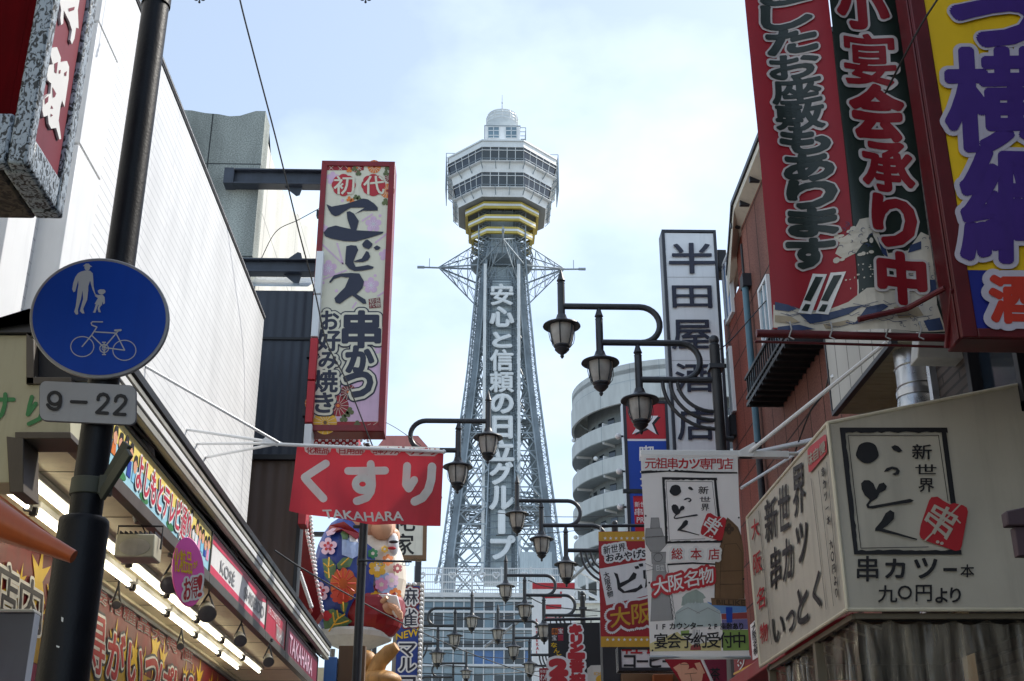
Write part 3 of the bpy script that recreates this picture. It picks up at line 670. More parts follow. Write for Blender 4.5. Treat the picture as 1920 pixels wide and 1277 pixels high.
for y in (1127, 1148, 1180, 1217, 1248): z = at(950, y, YB).z; m.box(xa, xb, YB - .3, YB - .06, z - .12, z + .12)
m.build('mullion', bb, smooth=0)
m = MB(); m.mat('white_paint'); pR = front(YB - .6); yT, yB_ = 1066, 1119
for x in np.arange(778, 1104, 3.3): stroke(m, pR, [(x, yT), (x, yB_)], .9, 0, cap=False)
R3 = lambda py: at(950, py, YB - .6).z
for y in (1066, 1078, 1092, 1106, 1119): m.box(at(778, y, YB).x, at(1104, y, YB).x, YB - .68, YB - .6, R3(y) - .06, R3(y) + .06)
for x in (778, 830, 885, 940, 995, 1050, 1104): m.bar((at(x, 1090, YB).x, YB - .64, R3(1121)), (at(x, 1090, YB).x, YB - .64, R3(1063)), .2)
for x in (791, 848, 903, 930, 983): m.tube([pR.I(x + 6 * (sin(t) ** 3), 1079 - (5.2 * cos(t) - 2 * cos(2 * t) - .8 * cos(3 * t) - .3 * cos(4 * t)) * 1.05) + Vector((0, -.15, 0)) for t in np.linspace(0, 2 * pi, 25)[:-1]], .09, 5, closed=True)
m.build('roof_railing', bb, smooth=0)
m = MB(); m.mat('tower_panel'); p = at(1000, 1040, YB + 8); m.box(at(975, 1060, YB + 8).x, at(1035, 1060, YB + 8).x, YB + 8, YB + 13, zr, at(1000, 1035, YB + 8).z); m.build('roof_hut', bb); m = MB(); m.mat('tower_dark'); m.box(at(836, 1060, YB + 8).x, at(852, 1060, YB + 8).x, YB + 9, YB + 12, zr, at(840, 1043, YB + 8).z); m.build('roof_hut', bb)
# ================================================================ hotel with curved balconies
hc = at(1262, 800, 105.5); HX, HY, HR = hc.x, 105.5, 9.3
ht = thing('curved_hotel', 'pale grey high block with rounded corner and stacked curved balconies', 'building', (HX, HY, 0))
zt_ = at(1250, 668, HY - HR).z
m = MB(); m.mat(M('hotel_recess_shade', '7c8284', .7, var=.15)); m.lathe((HX, HY, 0), [(HR - 1.5, 0), (HR - 1.5, zt_ - 1)], 48); m.box(HX, HX + 8, HY - HR + 1.5, HY + HR - 1.5, 0, zt_ - 1); m.build('wall', ht)  # recess wall coloured darker, so balcony shade is partly in the colour
m = MB(); m.mat('hotel_wall')
sh = lambda r, z, t: [(r, z), (r, z + t), (r - .2, z + t), (r - .2, z + .002), (r - 2, z + .001)]
def curved(z0_, z1_, r, th=.22):
    n = 40; V = []
    arc = [(HX + r * cos(a), HY + r * sin(a)) for a in np.linspace(pi * .62, pi * 1.5, n)]; arc2 = [(HX + (r - th) * cos(a), HY + (r - th) * sin(a)) for a in np.linspace(pi * .62, pi * 1.5, n)]
    arc += [(HX + 8, HY - r)]; arc2 += [(HX + 8, HY - r + th)]; n += 1
    for (p, q) in zip(arc, arc2): V += [(*p, z0_), (*p, z1_), (*q, z1_), (*q, z0_)]
    Fc = []
    for i in range(n - 1):
        for k in range(4): Fc.append((i * 4 + k, i * 4 + (k + 1) % 4, (i + 1) * 4 + (k + 1) % 4, (i + 1) * 4 + k))
    m.add(V, Fc + [(0, 1, 2, 3), ((n - 1) * 4, (n - 1) * 4 + 1, (n - 1) * 4 + 2, (n - 1) * 4 + 3)])
m.mat('hotel_wall'); curved(zt_ - 1.75, zt_ - .1, HR - .1); curved(zt_ - 3.6, zt_ - 1.8, HR); curved(zt_ - 1.0, zt_ - .6, HR - .1, 3); m.build('roof_parapet', ht, smooth=40)
z = zt_ - 3.6; fl = 2.95; i = 0
while z > 8:
    m = MB(); m.mat('hotel_wall'); curved(z - fl, z - fl + 1.28, HR); m.mat(M('hotel_slab', '9aa4a8', .7, var=.1)); curved(z - fl - .05, z - fl + .12, HR - .05, 1.6); m.build('balcony', ht, smooth=40)
    for a in np.arange(pi * .95, pi * 1.5, .19) if i < 8 else ():
        m = MB(); m.mat('glass_dark'); p = [(HX + (HR - 1.47) * cos(a + d), HY + (HR - 1.47) * sin(a + d)) for d in (0, .1)]; m.hexa([(*p[0], z - fl + .1), (*p[1], z - fl + .1), (p[1][0] * .999 + HX * .001, p[1][1] * .999 + HY * .001, z - fl + .1), (p[0][0], p[0][1] + .02, z - fl + .1), (*p[0], z - .5), (*p[1], z - .5), (p[1][0], p[1][1] + .02, z - .5), (p[0][0], p[0][1] + .02, z - .5)]); m.build('window', ht, smooth=0)
    for x in (HX + .4, HX + 3.0) if i < 8 else (): m = MB(); m.mat('glass_dark'); m.box(x, x + 1.7, HY - HR + 1.45, HY - HR + 1.52, z - fl + .1, z - .5); m.build('window', ht, smooth=0)
    if i < 9:
        for a in (pi * 1.06, pi * 1.22, pi * 1.36): 
            m = MB(); m.mat('white_paint'); p = Vector((HX + (HR - .1) * cos(a), HY + (HR - .1) * sin(a), 0)); q = Vector((HX + (HR - 1.5) * cos(a), HY + (HR - 1.5) * sin(a), 0)); m.bar(p + Vector((0, 0, z - fl + .7)), q + Vector((0, 0, z - fl + .7)), .08, 1.9); m.build('balcony_divider', ht, smooth=0)
        m = MB(); a = pi * (1.04 + .15 * (i % 3)); m.mat('white_print'); m.ball((HX + HR * cos(a), HY + HR * sin(a), z - fl + 1.6), (.2, .14, .2), 10, 6); m.build('dish', ht)
    z -= fl; i += 1
# ================================================================ near pole with traffic signs
YP = 4.9
pp = at(205, 640, YP); PX = pp.x
po = thing('sign_pole', 'dark blue-black steel pole with stepped thick lower half and clamp, carrying the round blue sign', 'pole', (PX, YP, 0))
zs_ = at(130, 972, YP).z; ztp = at(262, 6, YP).z
m = MB(); m.mat('pole_paint'); m.lathe((PX, YP, 0), [(.066, zs_ - .02), (.063, ztp)], 24); m.build('upper_shaft', po, bevel=.004)
m = MB(); m.mat('pole_paint'); m.lathe((PX, YP, 0), [(.1, .12), (.1, zs_ - .03), (.097, zs_ - .008), (.09, zs_), (.06, zs_)], 28); m.build('lower_shaft', po)
m = MB(); m.mat('pole_paint'); m.lathe((PX, YP, 0), [(.069, ztp - .015), (.069, ztp + .3), (.06, ztp + 1.6)], 24); m.build('top_sleeve', po)
zc = at(140, 915, YP).z; m = MB(); m.mat(M('clamp_green', '3c4038', .6, var=.2, scale=6)); m.lathe((PX, YP, zc), [(.066, -.035), (.074, -.035), (.074, .035), (.066, .035)], 24)
m.bar((PX + .06, YP - .03, zc - .02), at(239, 832, YP - .1), .022, .05); m.bar((PX + .07, YP - .05, zc - .05), at(243, 848, YP - .16), .02, .05); m.box(PX + .055, PX + .1, YP - .06, YP - .01, zc - .04, zc + .04); m.build('clamp', po, bevel=.003)
rg = random.Random(5); m = MB(); m.mat('white_paint'); pq = front(YP - .1005)
for cx_, cy_, w, h in ((132, 1170, 4, 10), (124, 1220, 6, 5)):
    m.poly([Vector((at(cx_ + a, cy_ + b2, YP).x, YP - .1008 + .0004, at(cx_ + a, cy_ + b2, YP).z)) for a, b2 in ((-w / 2, -h / 2), (w / 2, -h / 2 + 2), (w / 2 - 1, h / 2), (-w / 2, h / 2 - 2))])
m.build('sticker_scrap', po, smooth=0)
pS1 = front(YP - .085)
rs = thing('round_sign', 'round blue pedestrian and bicycle road sign with grey rim on the near pole', 'road sign', pS1.I(186, 596))
m = MB(); m.mat(M('alu_rim', '8f9197', .4, metal=.3, var=.1)); m.prism([pS1.I(*q) for q in ell(186, 596.5, 131, 113, 72)], (0, .02, 0)); m.build('rim', rs, bevel=.004)
m = MB(); m.mat(M('sign_blue', '063ea2', .4, spec=.25, var=.06, scale=2)); flat(m, pS1, ell(186, 596.5, 125, 107, 72), .002); m.build('face', rs, smooth=0)
m = MB(); m.mat(M('sign_grey', 'a6abb4', .4, var=.04))
zz = lambda pts: [(x / 3.192, 400 + y / 3.192) for x, y in pts]
o = .004
flat(m, pS1, zz(ell(524, 325, 17, 21, 16)), o); flat(m, pS1, zz([(498, 318), (512, 306), (518, 303), (534, 304), (540, 312), (554, 322), (540, 324), (512, 320)]), o + .0003)
flat(m, pS1, zz([(485, 352), (510, 345), (540, 346), (557, 362), (560, 400), (562, 440), (570, 475), (578, 492), (572, 494), (556, 460), (546, 425), (541, 405), (530, 440), (530, 468), (466, 462), (472, 430), (470, 405), (460, 440), (452, 470), (442, 475), (434, 458), (440, 420), (452, 385), (468, 362)]), o + .0006)
flat(m, pS1, zz([(467, 460), (496, 464), (486, 520), (468, 580), (470, 606), (458, 610), (446, 592), (455, 560), (462, 510)]), o + .0009)
flat(m, pS1, zz([(496, 464), (530, 466), (524, 520), (500, 575), (508, 602), (494, 602), (480, 588), (486, 565), (500, 515)]), o + .0012)
flat(m, pS1, zz(ell(609, 474, 19, 15, 14)), o); flat(m, pS1, zz([(586, 466), (600, 457), (625, 458), (634, 468), (630, 480), (590, 478)]), o + .0003)
flat(m, pS1, zz([(572, 486), (590, 492), (616, 490), (628, 505), (630, 540), (620, 548), (614, 530), (612, 555), (568, 545), (588, 510), (570, 498)]), o + .0006)
flat(m, pS1, zz([(576, 545), (590, 548), (580, 575), (572, 598), (558, 596), (566, 580)]), o + .0009); flat(m, pS1, zz([(594, 548), (610, 550), (598, 570), (606, 596), (592, 594), (586, 575)]), o + .0012)
for c_ in ((494, 800), (746, 822)): stroke(m, pS1, zz(ell(c_[0], c_[1], 69, 60, 40)), 1.7, o, cap=False, closed=True)
for ln in ([(494, 800), (552, 730), (582, 684), (552, 672), (548, 660), (556, 652), (616, 653)], [(570, 712), (700, 720)], [(552, 734), (625, 806), (748, 822), (697, 722)], [(625, 806), (712, 704)], [(692, 704), (724, 702)], [(625, 775), (625, 848)], [(616, 775), (634, 775)], [(616, 848), (634, 848)]):
    stroke(m, pS1, zz(ln), 2.2 if ln[0] != (692, 704) else 4, o + .001)
stroke(m, pS1, zz(ell(625, 811, 26, 24, 24)), 1.9, o, cap=False, closed=True); stroke(m, pS1, zz(ell(625, 811, 12, 11, 16)), 1.5, o, cap=False, closed=True)
m.build('pictogram', rs, smooth=0)
m = MB(); m.mat('steel'); m.box(PX - .08, PX + .08, YP - .066, YP - .05, at(200, 700, YP).z, at(200, 690, YP).z); m.build('bracket', rs)
# hours plate, turned a little on its pole
pn = Vector((.05, -1, 0)).normalized(); pT = Pl((PX, YP - .09, 0), pn)
tp = thing('hours_plate', 'small white plate reading 9-22 below the round blue sign', 'road sign', pT.I(165, 755))
def skewr(x0, y0, x1, y1, r, d): return [(x, y + (x - 165) * d) for x, y in rrect(x0, y0, x1, y1, r)]
m = MB(); m.mat(M('plate_edge', '4a4a50', .5)); m.prism([pT.I(*q) - pT.n * .002 for q in skewr(73.5, 718, 255.5, 793, 13, .05)], -pT.n * .012)
m.mat(M('plate_white', '9fa0a4', .6, var=.06, spec=.2)); m.prism([pT.I(*q) for q in skewr(74.5, 718.5, 254.5, 792, 13, .05)], -pT.n * .002); m.build('plate', tp, smooth=0)
m = MB(); m.mat('ink'); Z2 = lambda pts: [(x / 3.192, 560 + y / 3.192) for x, y in pts]; w = 6.4
q9 = [(328 + 36 * cos(a), 598 + 36 * sin(a)) for a in np.linspace(0, 2 * pi, 22)]
stroke(m, pT, Z2(q9), w, .003); stroke(m, pT, Z2([(364, 598), (364, 625), (358, 648), (344, 662), (322, 664), (302, 656), (287, 638)]), w, .0045)
stroke(m, pT, Z2([(429, 618), (516, 622)]), w, .003)
for dx, dy in ((0, 0), (105, 8)): stroke(m, pT, Z2([(588 + dx, 606 + dy), (590 + dx, 590 + dy), (602 + dx, 577 + dy), (620 + dx, 573 + dy), (640 + dx, 580 + dy), (650 + dx, 598 + dy), (644 + dx, 618 + dy), (620 + dx, 645 + dy), (580 + dx, 683 + dy), (644 + dx, 687 + dy)]), w, .003)
m.build('lettering', tp, smooth=0)
# ================================================================ speckled box sign, upper left
XS = -1.55; y0, y1, zb = atx(50, 300, XS).y, atx(122, 392, XS).y, 3.75
bs = thing('framed_box_sign', 'hanging box sign with mottled stone frame, red front and brush lettering on its side', 'sign', (XS - .3, y0, zb))
speckle_mat('stone_frame', '141d22', '98a5b2', 62, stretch=(1, 1, .6), rough=.45); speckle_mat('stone_under', '1a1815', '4d463c', 30, rough=.6)
zT = 6.2; fw = .075
m = MB(); m.mat('stone_frame')
for p in (y0, y1): m.box(XS - (.07 if p == y0 else .1), XS, p - (0 if p == y0 else .07), p + (.055 if p == y0 else 0), zb, zT)
m.box(XS - .1, XS - .004, y0 + .056, y1 - .071, zb, zb + .13); m.box(XS - 1.2, XS - .0705, y0, y0 + .06, zb + .001, zb + .2)
m.mat('stone_under'); m.box(XS - 1.2, XS - .101, y0 + .061, y1, zb - .0, zb + .05); m.build('frame', bs, bevel=.012)
m = MB(); m.mat(M('glossy_red', '520308', .8, var=.3, scale=1.5, spec=.05)); m.box(XS - 1.2, XS - .101, y0 + .025, y0 + .055, zb + .201, zT); m.box(XS - .1005, XS - .0705, y0 + .0252, y0 + .0548, zb + .201, zT); m.build('front_panel', bs)
pX = lwall(XS - .02); m = MB(); m.mat(M('mauve_red', '7a3040', .55, var=.25, scale=1.2, spec=.25)); m.box(XS - .1, XS - .02, y0 + .056, y1 - .071, zb + .131, zT); m.build('side_panel', bs)
m = MB(); zq = lambda pts: [(x / 3.192, y / 3.192) for x, y in pts]
m.mat('white_print')
for sh in ([(285, 290), (325, 282), (348, 345), (345, 375), (385, 365), (398, 400), (395, 470), (370, 640), (355, 600), (345, 640), (335, 720), (350, 830), (340, 835), (320, 765), (290, 770), (275, 740), (270, 690), (245, 700), (236, 660), (240, 600), (265, 570), (285, 560), (290, 500), (268, 480), (262, 430), (278, 390), (300, 385), (288, 340)], [(340, 0), (330, -120), (350, -260), (470, -260), (480, -100), (460, 0), (450, 60), (455, 170), (440, 165), (430, 230), (415, 265), (405, 240), (415, 180), (400, 130), (385, 100), (365, 60), (362, 140), (350, 150), (345, 110), (350, 60)]): flat(m, pX, zq(sh), .01, extrude=.009)
m.mat('mauve_red')
for sh in ([(308, 380), (328, 370), (320, 440), (308, 430)], [(335, 420), (345, 418), (342, 440), (334, 440)], [(368, 435), (382, 425), (378, 455), (368, 452)], [(250, 590), (272, 575), (268, 610), (250, 625)], [(295, 520), (318, 560), (310, 580), (298, 585)], [(290, 630), (300, 650), (285, 650)], [(285, 680), (298, 690), (285, 700)], [(392, 50), (430, 40), (425, 60), (395, 70)]): flat(m, pX, zq(sh), .0115)
m.build('lettering', bs, smooth=0)
m = MB(); m.mat('dark_metal'); m.box(XS - 1.9, XS - .4, y0 + .1, y1 - .1, zT - .3, zT - .2); m.build('hanger', bs)
# ================================================================ green lettered signboard
YG = 6.6; pG = front(YG)
gs = thing('pharmacy_signboard', 'cream box signboard with green handwritten letters behind the round blue sign', 'sign', pG.I(60, 760))
pts = [(-120, 628), (62, 628), (62, 700), (75, 715), (130, 728), (132, 812), (30, 812), (28, 905), (-120, 905)]
m = MB(); m.mat(M('sign_cream', 'a8a58c', .5, var=.12, scale=.9)); m.prism([pG.I(*q) for q in pts], (0, .25, 0)); m.build('panel', gs, bevel=.006)
m = MB(); m.mat('dark_metal'); m.prism([pG.I(*q) + Vector((0, -.03, 0)) for q in [(-120, 612), (75, 612), (75, 627), (-120, 627)]], (0, .5, 0)); m.mat(M('blue_grey_metal', '66727c', .4, metal=.4, var=.2)); m.prism([pG.I(*q) + Vector((0, -.05, 0)) for q in [(-120, 640), (-20, 612), (60, 585), (75, 592), (75, 611), (-120, 611)]], (0, .4, 0)); m.build('top_flashing', gs)
m = MB(); m.mat(M('bronze_frame', '4d463e', .5, var=.15)); 
for nm_, qs in (('upper_frame', ([(51, 625), (66, 640), (66, 722), (51, 722)], [(51, 709), (135, 709), (135, 722), (51, 722)])), ('lower_frame', ([(30, 812), (135, 812), (135, 824), (30, 824)], [(14, 820), (46, 824), (46, 925), (20, 925)]))):
    m = MB(); m.mat('bronze_frame'); [m.prism([pG.I(*k) + Vector((0, -.02, 0)) for k in q], (0, .26, 0)) for q in qs]; m.build(nm_, gs, bevel=.004)
m = MB(); m.mat('soft_black'); m.prism([pG.I(*k) + Vector((0, .05, 0)) for k in [(67, 628), (190, 628), (190, 708), (67, 708)]], (0, .03, 0)); m.build('pane', gs)
m = MB(); m.mat('green_print'); g2 = lambda pts: [(x / 3.192, 560 + y / 3.192) for x, y in pts]
stroke(m, pG, g2([(-70, 606), (82, 605)]), 8, .004); stroke(m, pG, g2([(34, 575), (30, 640), (15, 690), (-20, 730)]), 8, .006); stroke(m, pG, g2([(192, 590), (178, 640), (168, 695), (215, 630)]), 8, .004); stroke(m, pG, g2([(250, 575), (262, 660), (240, 720), (175, 752)]), 8, .006); m.build('lettering', gs, smooth=0)
# ================================================================ shop under the awning
XF = -2.4; ZF = 3.85
sh_ = thing('cosmetics_shop', 'ground floor shop with lit cream soffit and loud red and yellow wall boards', 'shop', (-3.2, 11, 0))
m = MB(); m.mat('soffit'); m.box(-3.49, XF - .06, 6.7, 19.0, ZF, ZF + .06)
m.build('soffit', sh_)
m = MB(); m.mat(M('seam', '8c8772', .7))
for y in np.arange(7.6, 19, 1.15): m.box(-3.48, XF - .07, y, y + .012, ZF - .004, ZF - .001)
m.mat('steel'); m.box(-3.47, -3.41, 6.7, 19, ZF - .06, ZF - .005); m.mat('cream'); m.box(-3.40, -3.36, 6.7, 19, ZF - .03, ZF - .005); m.build('soffit_trim', sh_)
m = MB(); m.mat('soft_black'); m.box(-3.49, -2.43, 6.7, 19.2, 4.47, 4.5); m.build('overhang', sh_)
pW = lwall(-3.44)
sb = thing('wall_board', 'long red and yellow shouting signboard on the wall below the tube lights', 'sign', (-3.45, 12, 2.2))
m = MB(); m.mat(M('board_red', '741019', .5, var=.3, scale=2)); m.box(-3.49, -3.44, 6.5, 19, .4, ZF - .07); m.build('panel', sb)
m = MB(); m.mat('yellow_print'); rg = random.Random(11)
for i in range(34):
    y = 6.6 + i * .37; z = 3.42 + rg.uniform(-.2, .14); k = rg.uniform(.12, .26); m.poly([Vector((-3.434 + .0003 * (i % 5), y + k * cos(a) * (1 if j % 2 else .35), z + k * 1.2 * sin(a) * (1 if j % 2 else .35))) for j, a in enumerate(np.linspace(0, 2 * pi, 13)[:-1])])
m.mat(M('board_yellow', 'b8940e', .5, var=.15)); m.poly([(-3.436, 6.5, 2.95), (-3.436, 19, 2.95), (-3.436, 19, 3.25), (-3.436, 6.5, 3.3)]); m.mat(M('board_magenta', '8a1046', .5)); m.poly([(-3.436, 6.5, .4), (-3.436, 19, .4), (-3.436, 19, 2.94), (-3.436, 6.5, 2.94)]); m.build('printed_pattern', sb, smooth=0)
m = MB(); OL = [('white_print', .035, 0), ('navy_ink', .06, 0)]
txt(m, pW, '店', [(-8, 1048), (33, 1072), (26, 1168), (-16, 1146)], 'navy_ink', .016, bold=.02, outline=[('white_print', .03, 0)]); txt(m, pW, '内', [(36, 1075), (78, 1100), (72, 1192), (30, 1170)], 'navy_ink', .016, bold=.02, outline=[('white_print', .03, 0)])
for ch, x, w, y, h in (('お', 118, 30, 1118, 110), ('得', 157, 40, 1138, 108), ('が', 203, 30, 1178, 86), ('い', 240, 28, 1206, 72), ('っ', 272, 24, 1228, 62), ('ぱ', 298, 26, 1240, 62), ('い', 326, 24, 1258, 55), ('!', 352, 10, 1268, 55)):
    txt(m, pW, ch, [(x, y), (x + w, y + w * .6), (x + w - 6, y + w * .6 + h), (x - 7, y + h)], 'red_print', .016, bold=.03, outline=OL)
for i, ch in enumerate('激安化粧品大特価'):
    x = 150 + i * 27; y = 1082 + i * 18; txt(m, pW, ch, [(x, y), (x + 22, y + 13), (x + 20, y + 36), (x - 2, y + 24)], 'deep_red', .012, bold=.01, outline=[('grey_print', .012, 0)])
m.build('lettering', sb, smooth=0, normals=False)
# fluorescent fittings, each with tube, holder and end caps
G_T = 'tube lights under the shop soffit'
def tubelight(y, x):
    t = thing('fluorescent_light', '', 'light', (x, y, ZF), G_T)
    b = MB(); b.mat('white_paint'); b.box(x - .05, x + .05, y, y + 1.24, ZF - .045, ZF - .002); b.build('housing', t, bevel=.006)
    b = MB(); b.mat('tube_light'); b.tube([(x, y + .04, ZF - .075), (x, y + 1.2, ZF - .075)], .017, 10); b.build('tube', t)
    b = MB(); b.mat('dark_metal'); b.box(x - .025, x + .025, y, y + .04, ZF - .1, ZF - .046); b.box(x - .025, x + .025, y + 1.2, y + 1.24, ZF - .1, ZF - .046); b.build('tube_holder', t); return t
ordn = ['nearest', 'second', 'third', 'fourth', 'fifth', 'sixth', 'seventh', 'eighth']
for x, row in ((-3.1, 'wall-side'), (-2.88, 'street-side')):
    for i in range(7): tubelight(7.0 + i * 1.32 + (.35 if x > -3 else 0), x)['label'] = f'{ordn[i]} lit tube light in the {row} row under the shop soffit'
# fascia signs
pF = lwall(XF)
def fascia(name, label, ya, yb, mats):
    t = thing(name, label, 'sign', (XF, ya, ZF))
    z0_, z1_ = ZF + .03, 4.24
    b = MB(); b.mat(M('trim_dark', '5f5b55', .4, metal=.3, var=.2)); b.box(XF - .06, XF + .015, ya, yb, ZF - .06, z0_ - .002); b.box(XF - .06, XF + .012, ya, yb, z1_ + .002, z1_ + .03); b.box(XF - .06, XF + .014, yb - .03, yb, z0_ - .001, z1_ + .001); b.build('frame', t, bevel=.003)
    b = MB(); b.mat(mats[0]); b.box(XF - .05, XF, ya, yb - .031, z0_, z1_); b.build('panel', t); return t
fq = lambda ya, yb, za, zb: [(ya, zb), (yb, zb), (yb, za), (ya, za)]
class FP:
    n = pF.n; warp = None
    def I(s, a, b): return Vector((XF, a, b))
    def bend(s, V, off): return np.asarray(V) + np.array(pF.n) * (off if np.isscalar(off) else np.asarray(off)[:, None])
fp = FP(); yA = 7.0; yB1 = atx(398, 1000, XF).y; yB2 = atx(499, 1140, XF).y; yB3 = 15.4; yB4 = 18.6
t = fascia('cartoon_street_sign', 'light blue and yellow fascia sign with pink and white kana and tiny figures', yA, yB1, [M('fascia_blue', '9fd2e4', .35, var=.04, scale=1.5)])
m = MB(); m.mat(M('fascia_yellow', 'f0dd7a', .35, var=.05)); m.poly([(XF + .002, yA, 4.08), (XF + .002, yB1 - .04, 4.08), (XF + .002, yB1 - .04, 4.235), (XF + .002, yA, 4.235)])
rg = random.Random(4)
for y in list(np.arange(7.15, 8.3, .13)) + list(np.arange(9.95, yB1 - .1, .12)):
    h = rg.uniform(.12, .2); zz0 = 3.93 + rg.uniform(0, .06); cm = rg.choice(['skin_print', 'skin_print', 'white_print']); m.mat(rg.choice(['sky_print', 'pink_print', 'orange_print', 'white_print', 'blue_print'])); flat(m, fp, [(y - .05, zz0), (y + .05, zz0), (y + .04, zz0 + h * .6), (y - .04, zz0 + h * .6)], .004)
    m.mat(cm); flat(m, fp, ell(y, zz0 + h * .9, .048, .06, 12), .006); m.mat('ink'); flat(m, fp, [(y - .05, zz0 + h * .95), (y - .03, zz0 + h * .95 + .06), (y + .03, zz0 + h * .95 + .06), (y + .05, zz0 + h * .95), (y, zz0 + h * .95 + .03)], .008)
m.mat('green_print'); [flat(m, fp, ell(y, 3.92, .12, .03, 12), .003) for y in (7.4, 7.9, 8.5, 9.3, 10.2)]
m.build('printed_figures', t, smooth=0)
m = MB(); ys = np.linspace(8.22, 9.98, 10)
for i, ch in enumerate('よしもとテレビ通り'): txt(m, fp, ch, fq(ys[i], ys[i + 1] - .03, 3.935 if i < 7 else 3.92, 4.17), M('fascia_crimson', 'c8324e', .4), .012, bold=.006, outline=[('white_print', .022, 0)], em=True, z=1.12)
m.build('lettering', t, smooth=0, normals=False)
t = fascia('cosmetics_sign', 'white and pink fascia sign with two cosmetics names next to the kana sign', yB1 + .01, yB2, ['white_print'])
m = MB(); m.mat(M('fascia_pink', 'd23a5a', .4)); m.poly([(XF + .003, yB1 + .02, 4.15), (XF + .003, (yB1 + yB2) / 2, 4.17), (XF + .003, yB2 - .5, 4.12), (XF + .003, yB2 - .04, 4.18), (XF + .003, yB2 - .04, 4.235), (XF + .003, yB1 + .02, 4.235)]); m.poly([(XF + .003, yB1 + .02, 3.885), (XF + .003, yB2 - .04, 3.885), (XF + .003, yB2 - .04, 3.93), (XF + .003, yB1 + .02, 3.96)]); m.build('pink_stripe', t, smooth=0)
m = MB(); txt(m, fp, 'KOSÉ', fq(yB1 + .45, yB1 + 1.15, 3.98, 4.12), 'grey_print', .006, bold=.003); txt(m, fp, 'SHISEIDO', fq(yB1 + 1.7, yB2 - .15, 3.98, 4.1), 'grey_print', .006, bold=.002); m.build('lettering', t, smooth=0, normals=False)
t = fascia('red_fascia_sign', 'crimson fascia sign with white capitals further along the awning', yB2 + .01, yB3, [M('fascia_red', 'b81f3e', .35)])
m = MB(); txt(m, fp, 'LIFE COSMETICS', fq(yB2 + .1, yB2 + 1.0, 4.1, 4.18), 'white_print', .006); txt(m, fp, 'TAKAHARA', fq(yB2 + .75, yB3 - .15, 3.91, 4.08), 'white_print', .006, bold=.008); m.build('lettering', t, smooth=0, normals=False)
t = fascia('maroon_fascia_sign', 'dull maroon fascia sign with pale capitals at the far end of the awning', yB3 + .01, yB4, [M('fascia_maroon', '7c2a44', .4)])
m = MB(); txt(m, fp, 'TAKAHARA', fq(yB3 + .3, yB4 - .6, 3.92, 4.14), 'pale_pink', .006, bold=.006); m.build('lettering', t, smooth=0, normals=False)
# retracted awning: housing beams and white folding brackets
XA = -2.3; aw = thing('retracted_awning', 'long grey retractable awning case with black edge running above the shop fascia', 'awning', (XA, 12, 4.4))
yN, yZ = 6.75, 19.1
m = MB(); m.mat(M('case_grey', 'a7a69c', .4, metal=.3, var=.15)); m.box(XA - .05, XA + .0, yN, yZ, 4.3, 4.36); m.box(XA - .07, XA - .052, yN, yZ, 4.31, 4.42); m.mat('white_paint'); m.box(XA - .03, XA + .012, yN, yZ, 4.362, 4.42); m.mat('case_grey'); m.box(XA - .03, XA + .02, yN, yZ, 4.425, 4.47); m.build('front_case', aw, bevel=.006)
m = MB(); m.mat('black'); m.box(XA - .12, XA + .035, yN, yZ, 4.474, 4.54); m.build('gutter', aw, bevel=.006)
m = MB(); m.mat('dark_metal'); m.tube([(XF - .05, yN, 4.4), (XF - .05, yZ, 4.4)], .035, 10); m.build('roller', aw)
for px, py in ((296, 838), (455, 1022), (535, 1128), (600, 1222)):
    y = atx(px, py, XF + .1).y; m = MB(); m.mat('white_paint'); m.prism([(XF - .08, y, 4.44), (XF - .08, y, 4.27), (XF - .03, y + .35, 4.27), (XF - .02, y + .1, 4.44)], (.03, 0, 0)); m.mat('dark_metal'); m.box(XF - .12, XF + .0, y - .12, y - .03, 4.3, 4.4); m.bar((XF - .04, y - .1, 4.36), (XA - .1, y + 1.0, 4.38), .04, .035); m.build('folding_arm', aw, bevel=.004)
m = MB(); m.mat('soft_black'); m.tube([(XF + .03, y_, 4.3 + .02 * sin(y_ * 3)) for y_ in np.linspace(yN, yZ, 60)], .012, 5); m.build('cable', aw)
# lamps under the soffit
m_l = thing('flood_light', 'grey box floodlight with wire yoke hanging from the shop soffit', 'light', (-2.75, 8.55, ZF))
d_ = ray(259, 1030); c = EYEV + d_ * ((ZF - .24 - EYE) / d_.z); m = MB(); m.mat(M('flood_grey', 'a9a795', .5, var=.12)); m.box(c.x - .14, c.x + .14, c.y - .1, c.y + .12, c.z - .08, c.z + .09); m.build('body', m_l, bevel=.012)
m = MB(); m.mat('lamp_glass'); m.prism([(c.x + .1 * cos(a) * 1.1, c.y - .104, c.z - .005 + .06 * sin(a)) for a in np.linspace(0, 2 * pi, 25)[:-1]], (0, .01, 0)); m.build('lens', m_l)
m = MB(); m.mat('dark_metal'); m.tube([(c.x - .16, c.y, c.z), (c.x - .16, c.y, ZF - .07), (c.x + .16, c.y, ZF - .07), (c.x + .16, c.y, c.z)], .008, 6); m.lathe((c.x, c.y, ZF - .05), [(.05, 0), (.07, .048)], 16); m.tube([(c.x, c.y, ZF - .05), (c.x + .02, c.y + .05, ZF - .1), (c.x, c.y + .03, c.z + .09)], .006, 6)
for k in range(8): m.box(c.x - .13 + k * .035, c.x - .12 + k * .035, c.y - .06, c.y + .1, c.z + .091, c.z + .12)
m.build('yoke', m_l)
